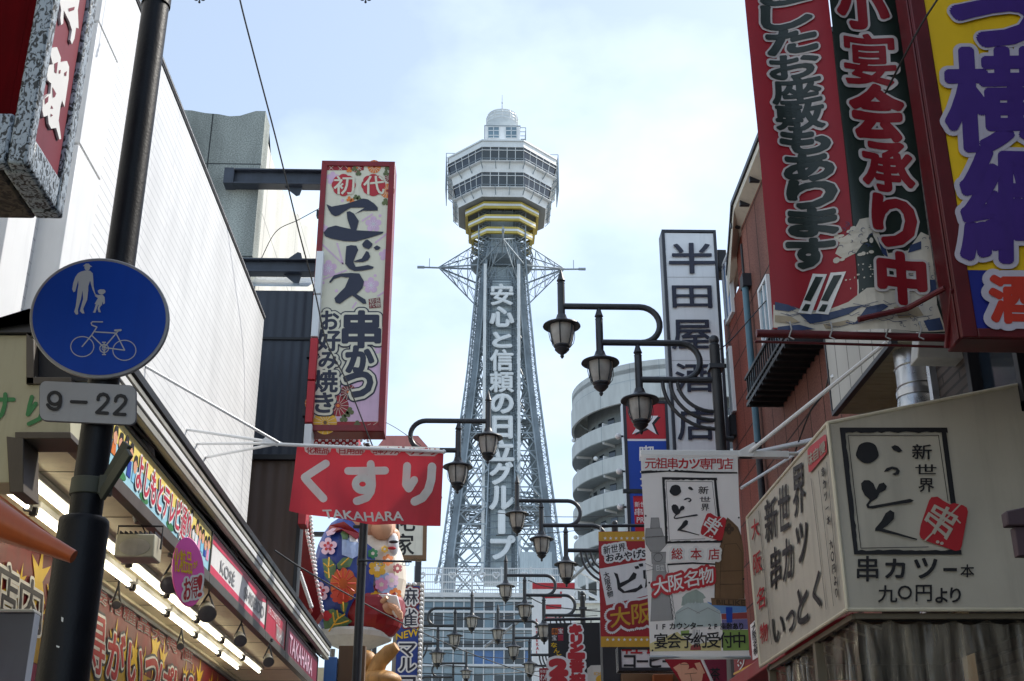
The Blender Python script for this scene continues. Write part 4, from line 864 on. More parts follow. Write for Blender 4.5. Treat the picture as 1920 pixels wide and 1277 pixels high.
def spot(px, py, Y, label, s=1.0, face=True):
    d_ = ray(px, py); p = EYEV + d_ * ((ZF - .24 - EYE) / d_.z); s *= .8; t = thing('spot_lamp', label, 'light', (p.x, p.y, ZF), 'spot lamps under the shop soffit'); d = Vector((.25, -.75, -.55)).normalized()
    q = p; ax = [q - d * .16 * s, q - d * .1 * s, q - d * .02 * s, q + d * .06 * s]
    b = MB(); b.mat(M('spot_body', '8d8a7c', .4, metal=.2, var=.2)); b.tube(ax, [.03 * s, .055 * s, .07 * s, .085 * s], 16); b.build('body', t)
    b = MB(); b.mat(M('lens_grey', '77777a', .2, metal=.5, var=.2)); b.tube([q + d * .061 * s, q + d * .064 * s], [.078 * s, .07 * s], 16); b.build('lens', t)
    b = MB(); b.mat('dark_metal'); b.tube([(p.x, p.y, ZF - .005), (p.x, p.y, ZF - .08), q - d * .05 * s + Vector((.07 * s, 0, 0))], .009, 6); b.tube([(p.x, p.y, ZF - .03), (p.x, p.y, ZF - .002)], .04, 12); b.tube([(p.x, p.y, ZF - .08), q - d * .05 * s + Vector((-.07 * s, 0, 0))], .009, 6); b.build('bracket', t)
spot(318, 1092, 9.6, 'dusty spot lamp hanging behind the round pink sign', 1.15); spot(388, 1146, 10.3, 'round dark-faced spot lamp just below the round pink sign', 1.25); spot(450, 1198, 11.9, 'small square-shouldered spot lamp under the crimson fascia', 1.0); spot(503, 1238, 13.4, 'farthest spot lamp near the bottom edge under the fascia', .95)
spot(218, 1132, 9.9, 'tiny bare spot lamp on the trim above the wall board', .6); spot(338, 1210, 12.4, 'second tiny spot lamp further along the trim above the wall board', .6)
# round pink sign
YK = 9.1; pK = Pl(at(353, 1072, YK), (.35, -.94, 0))
t = thing('round_pink_sign', 'oval magenta cosmetics sale sign hanging from the fascia', 'sign', pK.I(353, 1072))
m = MB(); m.mat(M('disc_pink', 'ea5cbc', .4, var=.04)); m.prism([pK.I(*q) for q in ell(353, 1072, 30, 65, 48, rot=-.06)], -pK.n * .04); m.build('disc', t, bevel=.004)
m = MB(); pq = [(326, 1032), (365, 1044), (365, 1084), (326, 1076)]
for i, ch in enumerate('化粧品'): txt(m, pK, ch, [(326 + i * 11.5, 1026 + i * 4), (337 + i * 11.5, 1029 + i * 4), (337 + i * 11.5, 1074 + i * 2), (326 + i * 11.5, 1071 + i * 2)], 'yellow_print', .006, bold=.006)
txt(m, pK, 'が', (362, 1052, 370, 1066), 'yellow_print', .006, bold=.003)
for i, ch in enumerate('お得!'): txt(m, pK, ch, [(345 + i * 13, 1086 + i * 0 - i * 3), (358 + i * 13 - (5 if i == 2 else 0), 1084 - i * 3), (357 + i * 13 - (5 if i == 2 else 0), 1124 - i * 3), (344 + i * 13, 1126 - i * 3)], 'red_print', .01, bold=.006, outline=[('white_print', .018, 0)])
m.build('lettering', t, smooth=0, normals=False)
# orange awning corner, lower left
YO = 3.1; t = thing('orange_awning', 'orange vinyl awning corner with rounded front bar at lower left', 'awning', at(60, 990, YO))
o1, o2 = at(-30, 925, YO), at(138, 1044, YO)
m = MB(); m.mat(M('orange_vinyl', 'a84e1c', .35, var=.2, scale=3)); m.tube([o1 + Vector((0, 0, -.05)), o1 * .4 + o2 * .6 + Vector((0, 0, -.022)), o2], [.055, .03, .017], 14); m.build('front_bar', t)
m = MB(); m.mat('orange_vinyl'); 
A0, A1 = at(-30, 905, YO + .04), at(140, 1036, YO + .02); B0, B1 = at(-30, 1004, YO + .35), at(128, 1046, YO + .1)
m.prism([A0, A1, B1, B0], (0, 0, -.006)); m.build('fabric', t)
t = thing('blue_grey_shutter', 'plain blue-grey panel standing below the yellow board at lower left', 'panel', at(30, 1220, 7.6)); pS2 = front(7.6)
m = MB(); m.mat(M('shutter_grey', '5e6674', .45, var=.1)); a, b2 = at(-90, 1149, 7.6), at(66, 1149, 7.6); m.box(a.x, b2.x, 7.6, 7.7, .12, a.z); m.mat('steel'); m.box(a.x, b2.x, 7.57, 7.71, a.z + .001, a.z + .02); m.build('panel', t, bevel=.004)
# ================================================================ beams and the Ebisu sign
YE = 19.0
for (x0, y0_, y1_, lab) in ((425, 322, 350, 'topmost grey steel beam bolted to the concrete building holding the tall sign'), (440, 489, 514, 'middle grey steel beam crossing in front of the dark house top'), (478, 664, 688, 'lowest grey steel beam across the dark slate front')):
    Yb = 19.47; p = at(x0, (y0_ + y1_) / 2, Yb); q = at(612, (y0_ + y1_) / 2 + 8, Yb); zt_, zb2 = at(500, y0_, Yb).z, at(500, y1_, Yb).z
    t = thing('steel_beam', lab, 'beam', (p.x, Yb, p.z), 'beams carrying the tall sign')
    m = MB(); m.mat('steel_beam'); m.box(p.x, q.x, Yb - .12, Yb + .12, zt_ - .03, zt_); m.box(p.x, q.x, Yb - .02, Yb + .02, zb2 + .031, zt_ - .031); m.box(p.x, q.x, Yb - .12, Yb + .12, zb2, zb2 + .03); m.build('girder', t, bevel=.006)
    m = MB(); m.mat('steel_beam'); m.box(p.x - .03, p.x + .15 if x0 == 425 else p.x + .02, Yb - .13, Yb + .14, zb2 - .005, zt_ + .005); m.build('wall_plate', t, bevel=.006)
    m = MB(); m.mat('steel_beam'); xm = q.x - .75
    for s, z in ((1, zt_ + .002), (-1, zb2 - .002)):
        if (x0 == 425 and s > 0) or (x0 == 478 and s < 0): continue
        m.prism([(xm, Yb, z), (xm + .32, Yb, z), (xm + .28, Yb, z + s * .16), (xm + .22, Yb, z + s * .18)], (0, .02, 0))
    m.build('lug', t)
pE = front(YE); es = thing('tall_kushikatsu_sign', 'tall cream and dark red framed sign with black brush kana and plum blossoms', 'sign', pE.I(650, 810))
co = [(604, 302.5), (741, 304.5), (720, 809), (571.5, 808)]
m = MB(); m.mat('dark_red_paint'); P = [pE.I(*k) for k in co]; m.prism([p + Vector((0, .02, 0)) for p in P], (0, .42, 0)); m.build('box', es, bevel=.01)
rim(pE, co, .1, .02, 'dark_red_paint', 'frame', es, proud=.03)
m = MB(); m.mat(M('sign_ivory', 'd2cdb8', .4, var=.05, scale=1)); flat(m, pE, [(612, 311), (733, 312), (712, 798), (584, 797)], .0, ); m.build('panel', es, smooth=0)
m = MB(); z2 = lambda pts: [(590 + x / 4.406, 290 + y / 4.406) for x, y in pts]; z3 = lambda pts: [(560 + x / 4.73, 560 + y / 4.73) for x, y in pts]
o = .003
m.mat(M('plum_wash', 'cfae c6'.replace(' ', ''), .5, var=.1)); 
for cx_, cy_, r in ((485, 575, 68), (115, 940, 70), (465, 1080, 68), (580, 830, 50), (150, 195, 55), (70, 610, 40)): flat(m, pE, z2(petals(cx_, cy_, r)), o)
for ln in ([(185, 730), (235, 905)], [(55, 735), (235, 905)], [(30, 1045), (265, 955)], [(390, 550), (480, 490)], [(500, 730), (605, 645)], [(520, 1170), (590, 1125)], [(310, 1270), (345, 1220)]): stroke(m, pE, z2(ln), 3, o + .001, cap=False)
for cx_, cy_, r in ((155, 570, 60), (150, 210, 35), (560, 1020, 85), (720, 440, 55), (155, 610, 45)): flat(m, pE, z3(petals(cx_, cy_, r)), o)
flat(m, pE, z3([(380, 650), (720, 560), (735, 1088), (330, 1090)]), o - .001)
for cx_, cy_ in ((540, 505), (180, 1125), (70, 1058), (230, 380), (500, 1000)): flat(m, pE, z2(ell(cx_, cy_, 13, 13, 12)), o)
m.mat('white_print'); 
for cx_, cy_ in ((485, 575), (115, 940), (465, 1080)): [stroke(m, pE, z2([(cx_, cy_), (cx_ + 34 * cos(a), cy_ + 34 * sin(a))]), .7, o + .002, cap=False) for a in np.linspace(0, 2 * pi, 11)[:-1]]
def mum(f, cx_, cy_, r, mt, mt2, n=14):
    m.mat(mt); flat(m, pE, f(ell(cx_, cy_, r, r, 26)), o + .0015); m.mat('sign_ivory'); [stroke(m, pE, f([(cx_ + r * .25 * cos(a), cy_ + r * .25 * sin(a)), (cx_ + r * cos(a), cy_ + r * sin(a))]), .7, o + .003, cap=False) for a in np.linspace(0, 2 * pi, n + 1)[:-1]]; m.mat(mt2); flat(m, pE, f(ell(cx_, cy_, r * .16, r * .16, 12)), o + .005)
m.mat('deep_red'); flat(m, pE, z2([(92, 82), (408, 82), (405, 130), (90, 130)]), o + .001); flat(m, pE, z3([(80, 1092), (740, 1092), (735, 1165), (75, 1165)]), o + .001)
m.mat('sign_ivory'); [stroke(m, pE, z2([(x, 84), (x + 45, 128)]), .7, o + .0025, cap=False) for x in (110, 180, 240, 340)]; [stroke(m, pE, z2([(x + 45, 84), (x, 128)]), .7, o + .0027, cap=False) for x in (120, 200, 330)]; [stroke(m, pE, z3([(590 + dx, 1130), (640 + dx, 1110 + dy)]), .7, o + .0028, cap=False) for dx, dy in ((0, 0), (10, 40), (60, -15), (60, 30), (90, 10))]
mum(z2, 492, 100, 55, 'orange_print', 'deep_red'); mum(z2, 600, 300, 60, 'orange_print', 'deep_red'); mum(z2, 350, 110, 40, 'deep_red', 'orange_print'); mum(z2, 620, 190, 40, 'dark_red_paint', 'orange_print')
mum(z3, 125, 930, 70, 'orange_print', 'deep_red'); mum(z3, 350, 950, 95, 'deep_red', 'orange_print'); mum(z3, 440, 830, 70, 'dark_red_paint', 'orange_print'); mum(z3, 235, 1100, 105, 'gold_print', 'brown_print')
m.mat('olive_print')
for f, x, y, r in ((z2, 330, 120, 24), (z2, 362, 155, 26), (z2, 605, 110, 28), (z2, 590, 155, 26), (z2, 585, 395, 32), (z2, 340, 355, 24), (z2, 365, 360, 22), (z3, 100, 1080, 36), (z3, 400, 1065, 38), (z3, 455, 1000, 38), (z3, 430, 1030, 30), (z3, 520, 1115, 34)): flat(m, pE, f(petals(x, y, r, 3, .5)), o + .006)
m.mat('orange_print'); [flat(m, pE, z2(petals(x, y, 24, 3, .4)), o + .0065) for x, y in ((285, 130), (285, 370), (310, 385))]; m.mat('white_print'); flat(m, pE, z3(ell(420, 1135, 28, 14, 14)), o + .006)
m.build('printed_flowers', es, smooth=0)
m = MB(); o = .014
for cx_, ch in ((240, '初'), (485, '代')):
    m.mat('red_print'); flat(m, pE, z2(petals(cx_, 253, 100, 8, .9, ry=92)), o - .004); txt(m, pE, ch, z2([(cx_ - 80, 180), (cx_ + 90, 180), (cx_ + 90, 330), (cx_ - 80, 330)]), 'sign_ivory', o, bold=.022)
m.mat('navy_ink')
for s in ([(98, 412), (140, 432), (250, 412), (400, 365), (440, 372), (490, 405), (522, 440), (520, 465), (400, 466), (330, 495), (415, 440), (300, 440), (250, 470), (200, 505), (170, 512), (140, 495), (115, 455)], [(265, 475), (290, 470), (325, 490), (365, 550), (345, 630), (300, 622), (270, 530)], [(75, 645), (110, 605), (175, 588), (240, 605), (350, 628), (570, 640), (560, 655), (450, 690), (340, 720), (250, 718), (130, 695), (85, 675)],
          [(262, 760), (300, 750), (345, 755), (360, 790), (330, 860), (320, 890), (340, 930), (380, 925), (440, 915), (490, 930), (480, 945), (400, 960), (330, 965), (285, 945), (252, 905), (255, 840)], [(325, 882), (390, 860), (415, 820), (425, 800), (445, 805), (460, 845), (440, 875), (400, 890), (330, 890)], [(393, 740), (420, 708), (440, 705), (480, 740), (470, 765), (445, 785), (400, 765)], [(487, 770), (515, 752), (545, 770), (530, 788), (505, 792)],
          [(120, 1055), (160, 1000), (220, 985), (300, 980), (370, 985), (408, 1050), (395, 1105), (345, 1155), (420, 1200), (428, 1235), (400, 1235), (310, 1165), (270, 1190), (210, 1235), (175, 1225), (163, 1190), (200, 1150), (250, 1100), (285, 1020), (220, 1010), (160, 1030), (130, 1065)]):
    flat(m, pE, z2(s), o); o += .0004
for ch, q in (('串', (400, 120, 720, 430)), ('か', (430, 430, 660, 650)), ('つ', (410, 660, 650, 870)), ('お', (205, 115, 355, 275)), ('好', (165, 280, 370, 465)), ('み', (185, 480, 345, 620)), ('焼', (135, 640, 345, 830)), ('き', (150, 840, 305, 1010))):
    big = ch in '串かつ'; txt(m, pE, ch, z3([(q[0], q[1]), (q[2], q[1]), (q[2] - 4, q[3]), (q[0] - 4, q[3])]), 'navy_ink', .016, heavy=True, bold=.03 if big else .013, outline=[('sign_ivory', .075 if big else .055, 0), ('navy_ink', .1 if big else .075, 0)])
m.mat('dark_red_paint'); flat(m, pE, z2([(445, 1195), (540, 1182), (546, 1262), (452, 1272)]), .012)
vtxt(m, pE, '初代', z2([(450, 1195), (495, 1190), (498, 1265), (455, 1268)]), mat='sign_ivory', off=.014); vtxt(m, pE, '名物', z2([(497, 1190), (540, 1186), (544, 1260), (500, 1264)]), mat='sign_ivory', off=.014)
m.build('lettering', es, smooth=0, normals=False)
m = MB(); m.mat('dark_metal')
for py in (395, 660, 770): z = at(605, py, YE).z; m.box(P[0].x - .05, P[0].x + .01, YE + .08, YE + .2, z - .06, z + .06)
m.build('fixing', es)
# ================================================================ cross arm and medicine banner
YK2 = 13.0
br = thing('outrigger_bracket', 'white steel outrigger of four rods fixed to the white wall holding the red medicine banner', 'bracket', atx(400, 830, XL))
hub = at(524, 831, YK2); e = at(832, 847, YK2 - .02)
m = MB(); m.mat('white_paint')
for px, py in ((268, 684), (348, 805), (368, 832), (384, 858)): m.tube([atx(px, py, XL - .02), hub], .017, 8)
m.build('stay_rod', br)
m = MB(); m.mat('white_paint'); m.tube([hub + Vector((-.2, 0, -.005)), e], .02, 8); m.ball(e, .026, 8, 6); m.prism([hub + Vector((-.16, -.006, .07)), hub + Vector((.03, -.006, .01)), hub + Vector((-.02, -.006, -.04)), hub + Vector((-.2, -.006, .03))], (0, .012, 0)); m.build('cross_bar', br)
def fold(h, v): return .03 * np.sin(h * 11 + v * 5) * np.clip(-(v - 5.6), 0, 1) + .035 * np.sin(h * 7.0 + .5) * np.clip(-(v - 5.62) * 1.0, 0, 1) + .02 * np.sin(h * 3.1 + v * 4) + .09 * np.exp(-((h + 2.15) / .12) ** 2) * np.clip(-(v - 5.55), 0, 1)
pK3 = front(YK2 + .03, fold, .05)
kb = thing('medicine_banner', 'red vinyl banner with big white kana for medicine hanging from the white outrigger', 'banner', pK3.I(690, 835))
m = MB(); m.mat(M('banner_red', 'b82c38', .5, var=.16, scale=2, trans=.36)); flat(m, pK3, [(557, 834), (832, 846), (826, 986), (700, 982), (620, 972), (543, 960)], 0); o1_ = m.build('cloth', kb, smooth=60)
m = MB(); z7 = lambda pts: [(520 + x / 2.571, 780 + y / 2.571) for x, y in pts]; m.mat(M('banner_white', 'deddd8', .5, trans=.3, var=.08, scale=4))
stroke(m, pK3, z7([(233, 228), (132, 296), (140, 308), (224, 402)]), 15, .005)
stroke(m, pK3, z7([(340, 263), (520, 263)]), 14.5, .005); stroke(m, pK3, z7([(450, 232), (456, 330), (450, 362), (430, 390), (382, 408)]), 15, .006); stroke(m, pK3, z7(ell(410, 326, 34, 30, 18)), 14, .007, closed=True)
stroke(m, pK3, z7([(626, 244), (620, 330), (634, 350), (660, 312)]), 15, .005); stroke(m, pK3, z7([(746, 248), (742, 310), (728, 360), (700, 396), (662, 412)]), 16, .005)
txt(m, pK3, 'TAKAHARA', z7([(220, 458), (606, 462), (608, 506), (232, 498)]), 'banner_white', .006, bold=.006)
for x0, x1, tx, dy in ((128, 262, '化粧品', 0), (280, 428, '日用品', 3), (446, 602, '吉本グッズ', 6), (614, 784, 'サプリ', 11)):
    m.mat('banner_white'); flat(m, pK3, z7([(x0, 139 + dy), (x1, 143 + dy), (x1 - 6, 170 + dy), (x1 - 26, 186 + dy), (x0 + 26, 184 + dy), (x0 + 4, 168 + dy)]), .005); htxt(m, pK3, tx, z7([(x0 + 12, 145 + dy), (x1 - 12, 147 + dy), (x1 - 12, 181 + dy), (x0 + 12, 179 + dy)]), mat='red_print', off=.009, bold=.004, z=1.05)
m.build('lettering', kb, smooth=0, normals=False)
# ================================================================ big paper figure in a flowered kimono
YD2 = 27.0; kf = thing('kimono_figure', 'huge faceted figure in a blue flowered kimono seated on a white oval base', 'statue', at(665, 1200, YD2))
c0 = at(672, 1085, YD2); S1 = lambda px: px * YD2 / F / .98     # pixels to metres here
def blobby(mb, c, rx, ry, rz, seg, rings, jit, seed, cutz=None):
    r_ = random.Random(seed); V = []; Fc = []
    for i in range(rings + 1):
        a = pi * i / rings - pi / 2
        for k in range(seg):
            b = 2 * pi * k / seg; j = 1 + r_.uniform(-jit, jit); z = rz * sin(a) * j
            if cutz is not None: z = max(z, cutz)
            V.append(c + Vector((rx * cos(a) * cos(b) * j, ry * cos(a) * sin(b) * j, z)))
    for i in range(rings): Fc += [(i * seg + k, i * seg + (k + 1) % seg, (i + 1) * seg + (k + 1) % seg, (i + 1) * seg + k) for k in range(seg)]
    mb.add(V, Fc)
m = MB(); m.mat(M('kimono_red', '8a1a22', .4, var=.15)); blobby(m, at(692, 1146, YD2 - .12), S1(66), S1(62), S1(60), 20, 12, .02, 2, -S1(52)); m.build('lap', kf, smooth=0)
m = MB(); m.mat(M('kimono_blue', '2e4798', .4, var=.12, scale=1)); cL = at(646, 1086, YD2 - .2); blobby(m, cL, S1(60), S1(62), S1(116), 18, 12, .015, 3); blob = m.build('sleeve', kf, smooth=0)
m = MB(); m.mat(M('kimono_ivory', 'd9cbb8', .4, var=.1)); blobby(m, at(684, 1090, YD2), S1(76), S1(62), S1(106), 18, 12, .02, 4); m.build('robe_front', kf, smooth=0)
m = MB(); m.mat(M('figure_skin', 'cf9f7d', .45, var=.08)); blobby(m, at(690, 985, YD2), S1(52), S1(52), S1(48), 18, 12, .015, 5); blobby(m, at(736, 1006, YD2 - .1), S1(14), S1(14), S1(17), 10, 8, .02, 6)
blobby(m, at(716, 990, YD2 - .45), S1(22), S1(20), S1(24), 12, 8, .02, 7); m.build('head', kf, smooth=28)
m = MB(); m.mat('ink'); blobby(m, at(688, 962, YD2 + .1), S1(54), S1(52), S1(40), 16, 8, .01, 8, S1(2)); m.build('hair', kf)
m = MB(); m.mat('white_print'); blobby(m, at(737, 1022, YD2 - .4), S1(11), S1(10), S1(22), 10, 8, .03, 9); m.mat('ink'); blobby(m, at(738, 1016, YD2 - .62), S1(9), S1(4), S1(3), 8, 5, .05, 10); m.mat('red_print'); blobby(m, at(735, 1028, YD2 - .62), S1(8), S1(4), S1(3), 8, 5, .02, 12); m.build('fan_face', kf)
m = MB(); m.mat('figure_skin'); blobby(m, at(722, 1140, YD2 - .55), S1(24), S1(20), S1(17), 12, 8, .03, 13)
for k in range(4): m.tube([at(728 + k * 5, 1132 + k * 3, YD2 - .7), at(742 + k * 3, 1140 + k * 4, YD2 - .85), at(746 + k * 2, 1152 + k * 3, YD2 - .85)], [S1(5), S1(5), S1(3.4)], 8)
m.tube([at(716, 1128, YD2 - .75), at(726, 1120, YD2 - .85)], [S1(5), S1(3)], 8); m.build('hand', kf)
m = MB(); m.mat('white_print'); q = [at(700, 1112, YD2 - .78), at(745, 1116, YD2 - .8), at(752, 1145, YD2 - .8), at(742, 1158, YD2 - .7), at(722, 1128, YD2 - .7)]; m.prism(q, (0, .18, 0)); m.build('cuff', kf, bevel=.03)
m = MB(); m.mat('kimono_red'); q = [at(618, 985, YD2 - .55), at(645, 978, YD2 - .8), at(674, 1000, YD2 - .9), at(668, 1010, YD2 - .95), at(640, 992, YD2 - .95), at(614, 1000, YD2 - .75)]; m.prism(q, (0, .2, 0)); m.build('collar', kf)
m = MB(); BR = Vector((S1(60), S1(62), S1(116))) * 1.012; BC = cL   # flowers: discs following the sleeve
def onblob(px, py):
    d = ray(px, py); rr = BR; o_ = EYEV - BC; A = Vector([d[i] / rr[i] for i in range(3)]); B = Vector([o_[i] / rr[i] for i in range(3)])
    a_, b_2, c_ = A.dot(A), 2 * A.dot(B), B.dot(B) - 1; disc = b_2 * b_2 - 4 * a_ * c_
    return EYEV + d * ((-b_2 - math.sqrt(disc)) / (2 * a_)) if disc > 0 else None
k_ = 0
def patch(f, mt, shape):
    global k_
    m.mat(mt); V = [onblob(*q) for q in shape]; ctr = onblob(sum(q[0] for q in shape) / len(shape), sum(q[1] for q in shape) / len(shape))
    if None in V or ctr is None: return
    k_ += 1; e_ = Vector((0, -.012 * k_ ** .5 - .05, 0)); n = len(V); mid = [onblob(*((q[0] + sum(p[0] for p in shape) / n) / 2, (q[1] + sum(p[1] for p in shape) / n) / 2)) for q in shape]
    m.add([ctr + e_] + [v + e_ for v in mid] + [v + e_ for v in V], [(0, 1 + i, 1 + (i + 1) % n) for i in range(n)] + [(1 + i, 1 + n + i, 1 + n + (i + 1) % n, 1 + (i + 1) % n) for i in range(n)])
zk = lambda pts: [(560 + x / 4.027, 960 + y / 4.027) for x, y in pts]
for cx_, cy_, r in ((225, 265, 68), (165, 605, 72)):
    patch(0, 'pale_pink', zk(petals(cx_, cy_, r, 5, .6))); patch(0, 'red_print', zk(petals(cx_, cy_, r * .55, 5, .3))); patch(0, 'pink_print', zk(petals(cx_, cy_, r * .22, 5, .6)))
for lf in ([(180, 360), (240, 355), (285, 410), (280, 500), (240, 535), (200, 490)], [(290, 400), (340, 350), (420, 350), (390, 420), (300, 440)], [(315, 690), (380, 690), (350, 780), (322, 740)], [(180, 760), (260, 735), (350, 790), (410, 830), (340, 880), (250, 945), (200, 900)]): patch(0, 'leaf_green', zk(lf))
patch(0, 'flower_orange', zk(petals(345, 560, 105, 10, .86, ry=130))); patch(0, M('flower_red', 'c2402c', .5), zk(petals(320, 640, 78, 8, .8, ry=60))); patch(0, 'flower_orange', zk(petals(345, 545, 28, 6, .7)))
patch(0, 'red_print', zk(petals(215, 790, 40, 4, .7))); patch(0, M('pale_blue', '9fb3d6', .5, var=.15), zk([(330, 190), (450, 215), (462, 330), (410, 360), (330, 330)])); patch(0, 'white_print', zk([(380, 150), (440, 190), (455, 240), (390, 230)])); patch(0, 'pale_pink', zk([(210, 160), (260, 130), (300, 135), (270, 175), (220, 190)])); patch(0, 'deep_red', zk([(100, 720), (160, 700), (185, 850), (175, 880), (120, 830)])); patch(0, 'leaf_green', zk([(320, 165), (350, 140), (380, 170), (375, 215), (335, 215)]))
for ln in ([(240, 365), (235, 440), (240, 520)], [(200, 410), (235, 440), (275, 420)], [(205, 470), (238, 490)], [(330, 425), (390, 370)], [(345, 700), (350, 770)], [(240, 920), (300, 830), (360, 790)], [(270, 870), (330, 860), (390, 840)], [(280, 850), (270, 780)], [(310, 820), (300, 760)]):
    m.mat('gold_print'); q_ = zk(ln)
    V_ = [onblob(*p) for p in q_]
    if None not in V_: m.tube([v + Vector((0, -.3, 0)) for v in V_], .016, 5)
for k in range(12):
    a_ = 2 * pi * k / 12; q_ = zk([(345 + 35 * cos(a_), 560 + 42 * sin(a_)), (345 + 95 * cos(a_), 560 + 118 * sin(a_))]); V_ = [onblob(*p) for p in q_]; m.mat('flower_red')
    if None not in V_: m.tube([v + Vector((0, -.28, 0)) for v in V_], .02, 5)
BR = Vector((S1(76), S1(62), S1(106))) * 1.012; BC = at(684, 1090, YD2)
patch(0, 'kimono_blue', [(676, 1010), (700, 1030), (706, 1060), (700, 1100), (712, 1140), (690, 1150), (676, 1140)]); patch(0, M('pale_blue', '9fb3d6', .5, var=.15), [(704, 1085), (728, 1075), (745, 1100), (735, 1125), (712, 1125)])
for x, y, r, mt in ((708, 1068, 17, 'gold_print'), (735, 1090, 14, 'pale_pink'), (728, 1052, 11, 'orange_print'), (716, 1098, 13, 'pink_print'), (742, 1116, 12, 'orange_print'), (700, 1040, 10, 'green_print'), (746, 1068, 9, 'deep_red'), (722, 1032, 7, 'gold_print'), (738, 1138, 10, 'red_print'), (705, 1120, 10, 'gold_print')):
    patch(0, mt, petals(x, y, r, 6, .7)); patch(0, 'kimono_ivory', petals(x, y, r * .35, 5, .6))
for x, y in ((694, 1130), (728, 1120)): patch(0, 'kimono_red', [(x, y), (x + 14, y - 8), (x + 22, y + 12), (x + 6, y + 20)])
m.build('flower_print', kf, smooth=0)
m = MB(); m.mat('kimono_red'); 
m.mat('pale_pink'); pl_ = front(YD2 - S1(56))
m = MB(); m.mat(M('base_white', 'c9c9c4', .5, var=.15, scale=1)); cb_ = at(665, 1200, YD2); m.lathe((cb_.x, YD2, cb_.z), [(.2, -.25), (S1(66), .0), (S1(69), .1), (S1(67), .16), (.2, .18)], 40); m.build('base', kf)
m = MB(); m.mat('steel'); [m.tube([(cb_.x + dx, YD2 + .3, 0), (cb_.x + dx, YD2 + .3, cb_.z - .15)], .06, 8) for dx in (-.5, .3)]; m.build('support_post', kf)
# carved wooden figure below
YW2 = 25.5; wf = thing('carved_wood_figure', 'golden carved wooden figure with raised arm below the kimono figure', 'statue', (at(715, 1270, YW2).x, YW2, 0))
wd = M('carved_wood', 'b98a4e', .45, var=.35, scale=7, bump=.5, stretch=(1, 1, .4)); s_ = lambda px: px * YW2 / F
m = MB(); m.mat(wd); m.tube([at(700, 1270, YW2), at(712, 1240, YW2 - .05), at(730, 1222, YW2 - .1), at(744, 1212, YW2 - .15)], [s_(16), s_(15), s_(14), s_(9)], 14); m.build('arm', wf)
m = MB(); m.mat(wd); m.ball(at(712, 1275, YW2), (s_(40), s_(30), s_(18)), 16, 10); m.ball(at(688, 1240, YW2 + .2), (s_(18), s_(16), s_(20)), 14, 10); m.build('body', wf)
m = MB(); m.mat(wd); p = at(712, 1300, YW2); m.lathe((p.x, YW2, 0), [(s_(38), .2), (s_(44), 1.2), (s_(40), p.z)], 18); m.build('lower_body', wf)
# red marquee strips with bulbs behind the figure
mq = thing('bulb_marquee', 'red shopfront marquee fins edged with rows of white bulbs left of the kimono figure', 'marquee', at(585, 1100, 24))
m = MB(); m.mat('dark_red_paint'); bl = []
for (xa_, ya_), (xb_, yb_), Y in (((571, 985), (603, 1150), 22.2), ((578, 940), (592, 1095), 23.6), ((560, 1075), (582, 1140), 21.4)):
    p, q = at(xa_, ya_, Y), at(xb_, yb_, Y); m.hexa([(q.x - .4, Y, q.z - .6), (q.x, Y - .05, q.z), (q.x, Y + .35, q.z), (q.x - .4, Y + .4, q.z - .6), (p.x - .4, Y, p.z + .2), (p.x, Y - .05, p.z), (p.x, Y + .35, p.z), (p.x - .4, Y + .4, p.z + .2)]); bl.append((p, q, Y))
m.build('fin', mq, bevel=.01)
bulbs('bulb', mq, [(p.lerp(q, t).x + .03, Y - .07, p.lerp(q, t).z) for p, q, Y in bl for t in np.linspace(0.02, .98, 22)], .035, 'white_print')
# red canopy board with bulbs under the tall sign
YM = 21.0; cm_ = thing('bulb_canopy', 'red canopy board with chequered bulbs just under the tall sign', 'canopy', at(620, 826, YM))
m = MB(); m.mat('red_print'); a, b2 = at(577, 821, YM), at(672, 840, YM); m.box(a.x, b2.x, YM, YM + .5, b2.z - .1, a.z + .05); m.build('board', cm_, bevel=.01)
bulbs('bulb', cm_, [(a.x + .1 + i * .056 * 1.1, YM - .02, a.z - .05 - j * .1 + (.04 if i % 2 else 0)) for i in range(17) for j in range(2)], .03, 'white_print')
rr = thing('red_roof_sign', 'faded red cut-corner rooftop board peeping above the medicine banner', 'sign', at(752, 840, 40)); m = MB(); m.mat(M('faded_red', 'b4716c', .6, var=.1)); pq = front(40); m.prism([pq.I(*q) for q in [(700, 850), (704, 842), (724, 817), (784, 817), (806, 842), (806, 860), (700, 860)]], (0, .3, 0)); m.build('board', rr); m = MB(); m.mat('dark_metal'); [m.bar(pq.I(x, 855) + Vector((0, .15, 0)), Vector((pq.I(x, 855).x, 40.15, 0)), .2) for x in (715, 790)]; m.build('post', rr)
# family-name sign behind the banner
YY = 33.0; pY = front(YY); t = thing('brush_name_sign', 'cream sign in brown frame with black brush characters hanging under the medicine banner', 'sign', pY.I(765, 1045))
co = [(690, 940), (801, 940), (799, 1048), (690, 1048)]
board(pY, co, .3, 'offwhite', 'panel', t); rim(pY, co, .1, .3, 'brown_print', 'frame', t)
m = MB(); txt(m, pY, '家', (738, 1001, 776, 1041), 'ink', .006, bold=.03); txt(m, pY, '花', (736, 958, 778, 996), 'ink', .006, bold=.03); m.build('lettering', t, smooth=0, normals=False)
m = MB(); m.mat('dark_metal'); m.bar((pY.I(690, 1000).x - 3, YY + .15, pY.I(690, 1000).z), (pY.I(700, 1000).x, YY + .15, pY.I(690, 1000).z), .12); m.build('arm', t)
